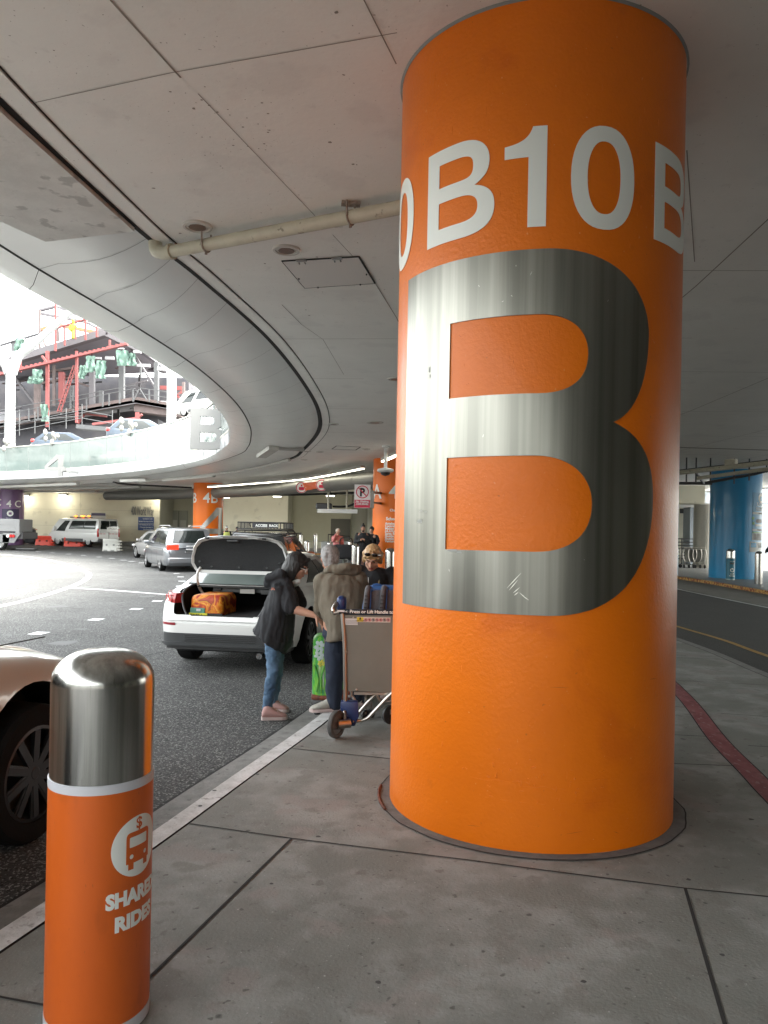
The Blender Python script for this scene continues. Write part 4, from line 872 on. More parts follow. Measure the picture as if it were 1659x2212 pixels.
b = MB(); b.box(((p.x+q.x)/2, Yh, (zl+zk)/2), (q.x-p.x+.95, .12, zl-zk)); b.build('panel', white, r, O)
for x in (p.x, q.x): b = MB(); b.tube([(x, Yh, 4.17), (x, Yh, zk+.05)], .045, 8); b.build('rod', beige, r, O)
p = at(*Z4(1048, 572), 36); r = root('security_camera', p, 'dark camera on a curved bracket left of the hanging panel', 'camera'); b = MB(); b.rbox((0, 0, 0), (.75, .4, .3), .08); b.build('housing', dgrey, r)
b = MB(); b.tube(curve3([(.4, 0, 0), (1.2, 0, .05), (1.75, 0, .5), (1.7, 0, 1.2), (1.5, 0, 1.7)], 5), .05, 8); b.build('cable', black, r); b = MB(); b.beam((.4, 0, 1.75), (3.0, 0, 1.85), .25, .18); b.build('bracket', dgrey, r)
# conduits along the 4B pillar line
b = MB(); b.tube(curve3([on(*Z3(875, 165), 4.0), on(*Z3(1000, 182), 4.0), on(*Z3(1480, 208), 3.95)], 4), .05, 6); tag(b.build('black_conduit', black), 'thin black conduit sagging under the deck left of the 4B pillar', 'conduit')
b = MB(); b.tube(curve3([at(*Z4(290, 492), 47), at(*Z4(600, 486), 46), at(*Z4(860, 484), 44), at(*Z4(1270, 470), 42)], 4), .06, 6); tag(b.build('dark_conduit', black), 'dark conduit line under the duct', 'conduit')

# pipes over the right hand lane
rp = root('sprinkler_pipes', (10, 26, 4), 'pair of cream sprinkler pipes with hangers over the right lane', 'pipe'); O = rp.location
u0 = at(*Z5(60, 352), 25.5); u1 = at(*Z5(900, 258), 24); v0 = at(*Z5(292, 386), 25.5); v1 = at(*Z5(900, 306), 24)
b = MB(); b.tube([u0, u1], .075, 12); b.build('pipe_run', beige, rp, O, smooth=.7); b = MB(); b.tube([v0, v1], .06, 12); b.build('pipe_run', beige, rp, O, smooth=.7)
w0 = at(*Z5(275, 325), 25.4); b = MB(); b.tube([w0, at(*Z5(345, 425), 26.5), at(*Z5(100, 425), 27)], .05, 8); b.tube([at(*Z5(100, 425), 27), at(*Z5(412, 428), 27)], .05, 8); b.tube([at(*Z5(350, 425), 27), at(*Z5(760, 350), 26), at(*Z5(860, 322), 25)], .05, 8); b.build('branch_pipe', dgrey, rp, O, smooth=.7)
for x, y in ((208, 340), (285, 335), (400, 320), (590, 345), (710, 320), (850, 255)):
    p = at(*Z5(x, y), 25.3); b = MB(); b.tube([p-Vector((0, 0, .35)), (p.x, p.y, 4.17)], .025, 6); b.build('hanger', dgrey, rp, O)
b = MB(); b.beam(at(*Z5(60, 335), 26.5), at(*Z5(900, 240), 25), .12, .06); b.build('cable_tray', dgrey, rp, O)
b = MB(); p = at(*Z5(565, 285), 25); b.lathe([(.18, -.1), (.2, .1), (.2, .2)], 14, p); b.build('valve', beige, rp, O)

# ================================================================ signs
ns_ = root('parking_sign', at(784, 1071, 26.6), 'red and white no waiting tow away sign on the 4A pillar', 'sign'); O = ns_.location
a_ = at(*Z4(1277, 408), 26.6); c_ = at(*Z4(1394, 586), 26.6); m_ = at(*Z4(1335, 520), 26.6).z; wS = c_.x-a_.x
b = MB(); b.box(((a_.x+c_.x)/2, 26.6, (a_.z+c_.z)/2), (wS, .03, a_.z-c_.z)); b.build('plate', mat('sign_white', (.75, .72, .72), .5), ns_, O)
sred = mat('sign_red', (.55, .02, .06), .5); b = MB(); b.box(((a_.x+c_.x)/2, 26.58, (m_+c_.z)/2-.002), (wS*.96, .012, m_-c_.z-.03)); b.build('red_field', sred, ns_, O)
cx_ = (a_.x+c_.x)/2; cz_ = (a_.z+m_)/2; rr_ = wS*.40
b = MB(); t = text2d('P', 1, .006, .05); tw = max(v.x for v in t[0]); th = max(v.y for v in t[0])
for v in t[0]: v.x *= rr_*.8/tw; v.y *= rr_*1.25/th
put(b, t, (cx_-rr_*.40, 26.584, cz_-rr_*.62)); b.build('letter_p', black, ns_, O)
b = MB(); put(b, outline([ring2d(rr_), ring2d(rr_*.86)], .006), (cx_, 26.574, cz_)); b.beam((cx_-rr_*.66, 26.566, cz_+rr_*.66), (cx_+rr_*.66, 26.566, cz_-rr_*.66), .01, rr_*.14, (0, 0, 1)); b.build('prohibition_ring', sred, ns_, O)
b = MB()
for s, f, y in (('No Waiting', .80, .74), ('Tow-Away', .76, .46)):
    t = text2d(s, 1, .004, .03); tw = max(v.x for v in t[0])
    for v in t[0]: v.x *= wS*f/tw; v.y *= wS*f/tw*.95
    put(b, t, (cx_-wS*f/2, 26.568, c_.z+(m_-c_.z)*y-.02))
for i in range(2): put(b, text2d('STRICTLY ENFORCED DAY AND NIGHT' if i else 'TOWED AT OWNER EXPENSE', .035, .004, 0, 'CENTER'), (cx_, 26.568, c_.z+.10+.07*i))
b.build('lettering', MATS['sign_white'], ns_, O)
b = MB(); b.beam((c_.x, 26.64, a_.z-.25), (cA[0]-.55, 27.4, a_.z-.25), .08, .08); b.beam((c_.x, 26.64, c_.z+.2), (cA[0]-.55, 27.4, c_.z+.2), .08, .08); b.box((c_.x+.07, 26.64, (a_.z+c_.z)/2-.1), (.12, .08, (a_.z-c_.z)*.75)); b.build('bracket', MATS['dull_steel'], ns_, O)
# Shared Rides sign and discs on the duct
def Ydist(px): # distance of duct face at this column
    best = min(dp, key=lambda q: abs(q.x/q.y-ray(px, 1049).x)); return best
pS = Ydist(667); YS = pS.y-1.3
sr = root('lane_sign', at(667, 1049, YS), 'small orange Shared Rides sign hanging on the duct', 'sign'); O = sr.location
k0 = at(*Z4(886, 400), YS); k1 = at(*Z4(996, 385), YS-.9); k2 = at(*Z4(996, 438), YS-.9); k3 = at(*Z4(908, 455), YS)
b = MB(); off = Vector((0, .05, 0)); b.add([k0, k1, k2, k3, k0+off, k1+off, k2+off, k3+off], [(0, 1, 2, 3), (4, 7, 6, 5), (0, 4, 5, 1), (1, 5, 6, 2), (2, 6, 7, 3), (3, 7, 4, 0)]); b.build('plate', mat('sign_orange', (.75, .13, .03), .5), sr, O)
ux = (k1-k0).normalized(); t = text2d('Shared Rides', 1, .004, .02); tw = max(v.x for v in t[0]); W_ = (k1-k0).length*.8
for v in t[0]: v.x *= W_/tw; v.y *= W_/tw*1.3
b = MB(); put(b, t, k3.lerp(k0, .36)+(k1-k0)*.08+(k0-k3)*.0+Vector((0, -.02, 0)), ux, (0, 0, 1)); b.build('lettering', white, sr, O)
for q, dy, lb in (((880, 431), .3, 'round white and red disc sign left of the Shared Rides sign'), ((1032, 414), -1.2, 'round white and red disc sign right of the Shared Rides sign')):
    p = at(*Z4(*q), YS+dy); r = root('disc_sign', p, lb, 'sign'); b = MB(); put(b, outline([ring2d(.26, 28)], .03), (0, 0, 0)); b.build('disc', white, r); b = MB(); put(b, outline([ring2d(.245, 28), ring2d(.215, 28)], .01), (0, -.035, 0)); put(b, outline([rrect(-.12, -.12, .12, .02, .03), ], .01), (0, -.035, 0)); put(b, outline([rrect(-.035, .05, .035, .13, .03)], .01), (0, -.035, 0)); b.build('pictogram', sred, r)
# blue way finding boards
navy = mat('sign_blue', (.012, .045, .17), .4)
def bluesign(p0, p1, Y, rows, lb, split=None):
    a_ = at(*Z3(*p0), Y); c_ = at(*Z3(*p1), Y); r = root('wayfinding_sign', a_, lb, 'sign'); O = a_; W_ = c_.x-a_.x; H2 = a_.z-c_.z
    parts = [(0, 1)] if not split else [(0, split-.01), (split+.01, 1)]
    for f0, f1 in parts: b = MB(); b.box(((a_.x+c_.x)/2, Y, a_.z-H2*(f0+f1)/2), (W_, .08, H2*(f1-f0))); b.build('plate', navy, r, O)
    b = MB()
    for s, fy, fw, al in rows:
        t = text2d(s, 1, .006, .02); tw = max(v.x for v in t[0])
        for v in t[0]: v.x *= W_*fw/tw; v.y *= min(.36, W_*fw/tw*1.15)
        x = a_.x+.06 if al == 'l' else c_.x-.06-W_*fw
        put(b, t, (x, Y-.045, a_.z-H2*fy))
    b.build('lettering', lett, r, O); return r
bluesign((1067, 433), (1186, 538), 61.8, [('Terminals B, 1-3 O >', .17, .66, 'r'), ('Terminal 4 Bag Claim A & B O', .36, .92, 'r'), ('< O Terminals 4, 5 & 7 > 8', .62, .94, 'l'), ('O Terminal 4 Bag Claim 1-2', .80, .84, 'r'), ('Bus to Remote Parking', .95, .6, 'r')], 'blue board with arrows to the terminals below the address letters', .48)
bluesign((1231, 318), (1323, 422), 65.7, [('^ O', .20, .30, 'l'), ('Terminals 4, 5 & 7', .40, .86, 'l'), ('^ O', .67, .30, 'l'), ('Terminal 4', .82, .5, 'l'), ('Bag Claim 1-2', .96, .78, 'l')], 'blue board in the wall recess left of the 4B pillar', .5)
p = at(*Z3(760, 438), 60.8); r = root('small_sign', p, 'small pale notice board just above the white van roof', 'sign'); b = MB(); b.box((0, 0, 0), (1.15, .06, .75)); b.build('plate', mat('pale_notice_board', (.55, .55, .52), .6), r); b = MB(); b.box((0, -.035, .25), (1.1, .02, .2)); b.build('heading', MATS['dark_purple_board'], r); b = MB(); b.tube([(0, .05, -.3), (0, .05, -2.6)], .05, 8); b.build('post', grey, r)
# ================================================================ vehicles
tyre_m = mat('tyre_rubber', (.011, .011, .011), .85, bump=.3, bscale=80, spec=.12)
alloy = mat('alloy', (.45, .45, .45), .3, .9); darkalloy = mat('dark_alloy', (.05, .05, .052), .35, .7)
cglass = mat('car_glass', (.012, .016, .015), .04, 0, coat=.3); seal = mat('rubber_seal', (.015, .015, .015), .6)
redl = mat('tail_lamp', (.42, .012, .012), .15, coat=.8); redlit = mat('tail_lamp_lit', (.6, .01, .01), .2, emit=(1, .06, .02), estr=.12)
plate_m = mat('number_plate', (.6, .6, .6), .5); chrome = mat('chrome', (.7, .7, .7), .12, 1.)
headl = mat('headlamp', (.6, .6, .6), .08, 0, coat=1.)

def paint(name, c, metal=0.): return mat(name, c, .28, metal, coat=.9)
def wheel(par, x, y, R, wd, dark=False, side=1, spokes=5, cover=False):
    """wheel centre (x,y,R); side=+1 outer face looks to +x"""
    w = bpy.data.objects.new('wheel', None); COL.objects.link(w); w.parent = par; w.location = (x, y, R); w.rotation_euler = (0, PI/2*side, 0)
    b = MB(); r = R*.69
    b.lathe([(r, -wd*.45), (R*.93, -wd/2), (R*.985, -wd*.42), (R, -wd*.25), (R, wd*.25), (R*.985, wd*.42), (R*.93, wd/2), (r*1.02, wd*.47), (r, wd*.40), (r, -wd*.45)], 40, caps=False)
    for k in range(-1, 2): b.lathe([(R*1.0, k*wd*.2-.004), (R*.985, k*wd*.2), (R*1.0, k*wd*.2+.004)], 40, caps=False)
    b.build('tyre', tyre_m, w, smooth=.5)
    m = darkalloy if dark else alloy; b = MB()
    b.lathe([(r, wd*.44), (r*.93, wd*.45), (r*.90, wd*.30), (r*.89, -wd*.1)], 36, caps=False)
    b.lathe([(r*.20, wd*.2), (r*.20, wd*.37), (r*.12, wd*.42), (.001, wd*.42)], 20)
    for k in range(spokes):
        a = 2*PI*k/spokes; p0 = Vector((math.cos(a)*r*.12, math.sin(a)*r*.12, wd*.36)); p1 = Vector((math.cos(a)*r*.92, math.sin(a)*r*.92, wd*.40)); b.beam(p0, p1, r*(.34 if spokes <= 5 else .16), .025)
    if cover: b.lathe([(r*.86, wd*.40), (r*.6, wd*.44), (r*.001, wd*.44)], 30)
    b.build('rim', m, w, smooth=.5)
    b = MB(); b.lathe([(r*.86, -wd*.2), (.001, -wd*.21)], 24); b.build('brake', black, w)
    return w

def interp(tab, t):
    if t <= tab[0][0]: return tab[0][1:]
    for a, c in zip(tab[:-1], tab[1:]):
        if t <= c[0]:
            k = (t-a[0])/(c[0]-a[0]); k = k*k*(3-2*k) if False else k
            return tuple(u+(v-u)*k for u, v in zip(a[1:], c[1:]))
    return tab[-1][1:]
def lower_body(name, P, m, par):
    """P: L,W, stations [(y, half width factor, z_bottom, z_top, crown)] front = +y; axles; arch radius"""
    st = P['st']; W = P['W']/2; vs = []; fs = []; secs = []
    ys = sorted(set([s[0] for s in st]+[st[0][0]+(st[-1][0]-st[0][0])*i/36 for i in range(37)]))
    half = []
    for y in ys:
        wf, zb, zt, cr = interp(st, y); w = W*wf; h = zt-zb
        half.append([(0, zb), (w*.80, zb), (w*.93, zb+.03*h), (w*.975, zb+.15*h), (w*.995, zb+.35*h), (w*1.0, zb+.52*h), (w*.992, zb+.70*h), (w*.972, zb+.84*h), (w*.93, zb+.94*h), (w*.86, zt), (w*.55, zt+cr*.75), (w*.25, zt+cr*.95), (0, zt+cr)])
    b = MB(); ring = []
    for y, hf in zip(ys, half): ring.append([(x, y, z) for x, z in hf]+[(-x, y, z) for x, z in hf[-2:0:-1]])
    n = len(ring[0]); b.v = [p for r in ring for p in r]; b.f = [(i*n+k, i*n+(k+1) % n, (i+1)*n+(k+1) % n, (i+1)*n+k) for i in range(len(ring)-1) for k in range(n)]
    b.f += [tuple(range(n)), tuple((len(ring)-1)*n+k for k in range(n))][::1]; b.m = [0]*len(b.f)
    o = b.build(name, m, par)
    return o
def cutter(mb, m):
    o = mb.build('cutter', m); o.hide_render = True; return o
def cut(o, cs):
    ms = []
    for c in cs: ms.append(('BOOLEAN', dict(operation='DIFFERENCE', object=c, solver='EXACT', material_mode='TRANSFER')))
    for t, kw in ms:
        md = o.modifiers.new(t, t)
        for k, v in kw.items(): setattr(md, k, v)
    bpy.context.view_layer.update()
    me = bpy.data.meshes.new_from_object(o.evaluated_get(bpy.context.evaluated_depsgraph_get())); o.modifiers.clear(); o.data = me
    for c in cs: bpy.data.objects.remove(c)
    for p in me.polygons: p.use_smooth = True
    me.set_sharp_from_angle(angle=.55)
def arches(P):
    b = []
    for ax in P['axles']:
        for s in (-1, 1):
            m_ = MB(); R = P['R']*1.17; m_.lathe([(.001, -.001), (R, 0), (R, .42), (.001, .421)], 36, (s*(P['W']/2+.06), ax, P['R']+.01), Euler((0, -s*PI/2, 0)) ); b.append(cutter(m_, black))
    return b
def house(P, m, par, name='cabin'):
    """greenhouse: bottom ring yb0..yb1 at zb, top ring yt0..yt1 at zt; half widths wb, wt"""
    g = P['g']; n = 10; k = 8
    def pt(u, v):                         # u round the ring 0..4 sides, v up
        yb0, yb1, yt0, yt1, zb0, zb1, zt0, zt1, wb, wt = g
        vv = v; bul = .035*math.sin(PI*v)
        def corner(i): return [(-wb, yb0, zb0, -wt, yt0, zt0), (wb, yb0, zb0, wt, yt0, zt0), (wb, yb1, zb1, wt, yt1, zt1), (-wb, yb1, zb1, -wt, yt1, zt1)][i % 4]
        i = int(u) % 4; t = u-int(u); a = corner(i); c = corner(i+1)
        A = Vector((a[0]+(a[3]-a[0])*vv, a[1]+(a[4]-a[1])*vv, a[2]+(a[5]-a[2])*vv)); C = Vector((c[0]+(c[3]-c[0])*vv, c[1]+(c[4]-c[1])*vv, c[2]+(c[5]-c[2])*vv))
        p = A.lerp(C, t)
        cv = math.sin(PI*t); out = [(0, -1), (1, 0), (0, 1), (-1, 0)][i]; amp = .10 if i in (0, 2) else .02
        p += Vector((out[0], out[1], 0))*(cv*amp+bul*(1 if i in (1, 3) else .6)); return p
    def ptx(u, v):
        q = pt(u, v); return q
    b = MB(); us = [i+t for i in range(4) for t in (0, .02, .08, .2, .35, .5, .65, .8, .92, .98)]; vsn = [0, .15, .3, .5, .7, .85, .95, 1]
    rings = [[pt(u, v) for u in us] for v in vsn]
    top = rings[-1]; cx = sum((p for p in top), Vector())/len(top)
    for s, dz in ((.97, .022), (.90, .042), (.75, .06), (.5, .075), (.25, .082)): rings.append([Vector((cx.x+(p.x-cx.x)*s, cx.y+(p.y-cx.y)*s, p.z+dz)) for p in top])
    N = len(us); b.v = [tuple(p) for r in rings for p in r]; b.f = [(i*N+j, i*N+(j+1) % N, (i+1)*N+(j+1) % N, (i+1)*N+j) for i in range(len(rings)-1) for j in range(N)]
    b.f += [tuple(range(N))[::-1], tuple((len(rings)-1)*N+j for j in range(N))]; b.m = [0]*len(b.f)
    b.build(name, m, par, smooth=.5); return pt
def pane(pt, u0, u1, v0, v1, par, name, m=cglass, off=.008, skew=(0, 0), n=7, trim=True):
    """window patch on the cabin surface; skew shifts the top edge at each end"""
    def q(i, j, o, g=0.):
        v = v0-g+(v1-v0+2*g)*j; a = u0+skew[0]*j-g*.4; c = u1+skew[1]*j+g*.4; u = a+(c-a)*i; e = 1e-3
        p = pt(u, v); du = pt(min(u+e, int(u)+.9999), v)-pt(max(u-e, int(u)), v); dv = pt(u, min(v+e, 1))-pt(u, max(v-e, 0)); nn = du.cross(dv).normalized()
        return p+nn*o
    def patch(o, g, mm, nm):
        b = MB(); k = n+1; F1 = [q(i/n, j/n, o, g) for j in range(k) for i in range(k)]; F0 = [q(i/n, j/n, -.01, g) for j in range(k) for i in range(k)]
        b.add(F1+F0, [(j*k+i, j*k+i+1, (j+1)*k+i+1, (j+1)*k+i) for j in range(n) for i in range(n)])
        ed = [j for j in range(k)]+[j*k+n for j in range(1, k)]+[n*k+i for i in range(n-1, -1, -1)]+[j*k for j in range(n-1, 0, -1)]
        b.add(F1+F0, [(ed[i], ed[(i+1) % len(ed)], ed[(i+1) % len(ed)]+k*k, ed[i]+k*k) for i in range(len(ed))]); return b.build(nm, mm, par, smooth=.6)
    if trim: patch(off*.5, .022, seal, 'window_seal')
    return patch(off, 0, m, name)
def mirror(par, x, y, z, m, s=1):
    b = MB(); b.rbox((x+s*.10, y, z), (.22, .14, .15), .05); b.beam((x-s*.03, y, z-.05), (x+s*.04, y, z-.03), .05, .05); o = b.build('door_mirror', m, par, smooth=.6); return o
def seams(par, P, ys, z0, z1):
    b = MB()
    for y in ys:
        for s in (-1, 1):
            W = P['W']/2*interp(P['st'], y)[0]; zb, zt = interp(P['st'], y)[1:3]; pts = []
            for z in [z0+(z1-z0)*i/5 for i in range(6)]:
                f = (z-zb)/(zt-zb); wfac = interp([(0, .90), (.03, .93), (.15, .975), (.35, .995), (.52, 1.0), (.70, .992), (.84, .972), (.94, .93), (1, .9)], f)[0]; pts.append((s*(W*wfac-.001), y, z))
            b.tube(pts, .004, 4)
    if b.v: b.build('panel_gap', joint, par)
def fix(root_, loc, hd): root_.location = loc; root_.rotation_euler.z = -math.radians(hd)

# ---------------------------------------------------------------- silver minivan
def minivan(loc, hd, label, pm, name='minivan', lit=True):
    r = root(name, loc, label, 'car'); P = dict(W=1.92, R=.34, axles=(-1.45, 1.55),
        st=[(-2.52, .80, .34, .60, .0), (-2.50, .86, .30, .88, .0), (-2.42, .94, .24, .98, .01), (-2.2, .99, .22, 1.0, .02), (-1, 1, .20, 1.02, .02), (1.1, 1, .20, 1.0, .03), (1.55, .99, .22, .98, .06), (2.1, .95, .26, .86, .06), (2.4, .86, .30, .72, .04), (2.5, .74, .36, .62, 0)])
    o = lower_body('body', P, pm, r); cut(o, arches(P))
    P['g'] = (-2.46, 1.60, -2.20, .35, .92, .96, 1.62, 1.64, .90, .72); pt = house(P, pm, r)
    pane(pt, .13, .87, .30, .93, r, 'rear_window')
    for s in (0, 1):
        f = (lambda a, c: (1+a, 1+c)) if s else (lambda a, c: (3+1-c, 3+1-a))
        a, c = f(.04, .30); pane(pt, a, c, .14, .88, r, 'side_window', skew=(.01, .0)); a, c = f(.33, .56); pane(pt, a, c, .14, .88, r, 'side_window'); a, c = f(.59, .82); pane(pt, a, c, .14, .88, r, 'side_window', skew=(0, -.05) if s else (.05, 0))
    pane(pt, 2.08, 2.92, .10, .93, r, 'windscreen')
    for s in (-1, 1):
        b = MB(); b.rbox((s*.66, -2.475, .95), (.46, .12, .20), .04); b.build('tail_lamp', redlit if lit else redl, r, smooth=.6)
        b = MB(); b.tube([(s*.66, -2.05, 1.74), (s*.68, -1.8, 1.77), (s*.68, .0, 1.76), (s*.64, .25, 1.72)], .018, 8); b.build('roof_rail', grey, r, smooth=.6)
        for ax in P['axles']: wheel(r, s*.84, ax, .34, .215, side=s, spokes=6)
        mirror(r, s*.92, .98, 1.08, pm, s)
        b = MB(); b.rbox((s*.70, 2.40, .68), (.34, .2, .16), .05); b.build('headlamp', headl, r, smooth=.6)
    b = MB(); b.rbox((0, -2.53, .93), (.32, .02, .16), .01); pl = b.build('number_plate', plate_m, r)
    b = MB(); put(b, text2d('6LHD299', .085, .002, .03, 'CENTER'), (0, -2.542, .90)); b.build('plate_digits', mat('plate_blue', (.02, .03, .12), .6), pl)
    b = MB(); b.rbox((0, -2.50, .44), (1.66, .16, .24), .06); b.build('bumper', pm, r, smooth=.6)
    b = MB(); b.rbox((0, -2.53, .77), (.40, .04, .05), .015); b.build('tailgate_handle', chrome, r); b = MB(); b.tube([(-.05, -2.43, 1.12), (.30, -2.45, 1.13)], .012, 6); b.build('wiper', black, r)
    b = MB()
    for s in (-1, 1): b.beam((s*.965, -2.1, .84), (s*.965, .9, .84), .012, .014); b.beam((s*.93, -.2, .80), (s*.975, -.05, .80), .02, .03)
    b.build('side_trim', grey, r); seams(r, P, (-1.0+.1, .12, 1.05), .34, .97)
    b = MB(); b.rbox((0, 0, .30), (1.6, 4.2, .14), .03); b.build('underbody', black, r)
    fix(r, loc, hd); return r
P0 = Vector((-8.6, 29.9, 0)); h = math.radians(-27); f_ = Vector((math.sin(h), math.cos(h), 0)); rt_ = Vector((math.cos(h), -math.sin(h), 0))
c = P0+f_*1.45+rt_*.84
minivan((c.x, c.y, -.14), -27, 'silver grey minivan with glowing red tail lamps seen from behind', paint('silver_grey_paint', (.20, .21, .225), .6))

# ---------------------------------------------------------------- hatchbacks and saloons
def hatch(loc, hd, label, pm, roofm=None, name='hatchback', H=1.56, dark=True, extra=None, lit=False):
    r = root(name, loc, label, 'car'); k = H/1.56
    P = dict(W=1.82, R=.34, axles=(-1.30, 1.35), st=[(-2.15, .78, .36, .62, 0), (-2.13, .85, .32, .90*k, .0), (-2.02, .94, .27, .97*k, .02), (-1.7, .99, .23, .98*k, .03), (0, 1, .20, .96*k, .03), (.9, 1, .21, .94*k, .05), (1.5, .98, .24, .88*k, .07), (1.95, .92, .28, .76*k, .06), (2.15, .78, .34, .62*k, .02), (2.2, .66, .38, .56*k, 0)])
    o = lower_body('body', P, pm, r); cut(o, arches(P))
    P['g'] = (-2.02, 1.25, -1.45, .20, .90*k, .93*k, 1.45*k, 1.47*k, .83, .64); pt = house(P, roofm or pm, r)
    pane(pt, .12, .88, .22, .90, r, 'rear_window'); pane(pt, 2.08, 2.92, .08, .93, r, 'windscreen')
    for s in (0, 1):
        f = (lambda a, c: (1+a, 1+c)) if s else (lambda a, c: (4-c, 4-a))
        a, c = f(.10, .42); pane(pt, a, c, .14, .86, r, 'side_window', skew=(.05, 0) if s else (0, -.05)); a, c = f(.46, .80); pane(pt, a, c, .12, .86, r, 'side_window', skew=(0, -.07) if s else (.07, 0))
    if roofm:
        b = MB(); b.rbox((0, -.62, 1.49*k), (1.24, 1.62, .09), .04); b.build('roof_panel', roofm, r, smooth=.6)
    for s in (-1, 1):
        b = MB(); b.rbox((s*.72, -2.05, .88*k), (.26, .22, .22), .05); b.build('tail_lamp', redlit if lit else redl, r, smooth=.6)
        b = MB(); b.rbox((s*.68, 2.0, .70*k), (.36, .26, .13), .05); b.build('headlamp', headl, r, smooth=.6)
        for ax in P['axles']: wheel(r, s*.80, ax, .34, .21, side=s, dark=dark, spokes=5)
        mirror(r, s*.86, .72, 1.0*k, pm, s)
    b = MB(); b.rbox((0, -2.15, .80*k), (.32, .02, .15), .01); b.build('number_plate', plate_m, r)
    b = MB(); b.rbox((0, -2.12, .42), (1.5, .16, .22), .06); b.build('bumper', black, r, smooth=.6); b = MB(); b.rbox((0, 0, .30), (1.5, 3.7, .14), .03); b.build('underbody', black, r)
    seams(r, P, (-.55, .62), .34, .93*k); fix(r, loc, hd); return r
P0 = Vector((-13.45, 42, 0)); h = math.radians(-36); f_ = Vector((math.sin(h), math.cos(h), 0)); rt_ = Vector((math.cos(h), -math.sin(h), 0)); c = P0-f_*1.35+rt_*.80
hatch((c.x, c.y, -.14), -36, 'pale grey hatchback mostly hidden behind the silver minivan', paint('warm_grey_paint', (.34, .33, .32), .4), dark=False)

# crossover with the roof basket ahead of the white saloon
cr = hatch((-3.00, 20.35, -.14), 4, 'dark crossover with orange window surrounds and a cargo basket on its roof', paint('burnt_orange_paint', (.42, .10, .03), .3), mat('black_roof', (.02, .02, .02), .2, coat=.8), name='crossover', H=1.62)
for s in (-1, 1):
    b = MB(); b.tube([(s*.66, -1.35, 1.54), (s*.67, -1.2, 1.60), (s*.67, .1, 1.60), (s*.65, .25, 1.54)], .018, 8); b.build('roof_rail', black, cr, smooth=.6)
for y in (-1.0, -.1): b = MB(); b.tube([(-.68, y, 1.60), (-.64, y, 1.66), (.64, y, 1.66), (.68, y, 1.60)], .02, 8); b.build('cross_bar', black, cr, smooth=.6)
bk = root('roof_basket', Vector(cr.location)+Vector((0, 0, 0)), 'black cargo basket with pale lettering on the crossover roof', 'basket'); bk.rotation_euler.z = -math.radians(4)
b = MB(); x0, x1, y0, y1, z0, z1 = -.58, .58, -1.15, .10, 1.70, 1.86
for z in (z0, z1): b.tube([(x0, y0, z), (x1, y0, z), (x1, y1, z), (x0, y1, z), (x0, y0, z)], .014, 8)
for i in range(15): x = x0+(x1-x0)*i/14; b.tube([(x, y0, z0), (x, y0, z1)], .007, 6); b.tube([(x, y1, z0), (x, y1, z1)], .007, 6); b.tube([(x, y0, z0), (x, y1, z0)], .006, 6)
for i in range(1, 15): y = y0+(y1-y0)*i/14; b.tube([(x0, y, z0), (x0, y, z1)], .007, 6); b.tube([(x1, y, z0), (x1, y, z1)], .007, 6)
b.build('rack', black, bk)
b = MB(); b.box((.12, y0-.02, 1.785), (.66, .008, .12)); b.build('name_plate', mat('dark_plate', (.02, .02, .025), .4), bk); b = MB(); put(b, text2d('ACCESS  RACK', .085, .003, .04, 'CENTER', 1.0), (.16, y0-.028, 1.755)); b.build('lettering', lett, bk)
b = MB(); b.tube([(-.15, -1.35, 1.60), (-.22, -1.42, 1.85)], .008, 6); b.build('aerial', black, cr)

# dark saloon cut by the left edge
e = at(*Z3(18, 640), 38)
sal = hatch((e.x-2.7, 38.3, -.14), -68, 'dark blue car with a red tail lamp at the left edge of the road', paint('dark_blue_paint', (.012, .015, .03), .4), H=1.42, lit=True)
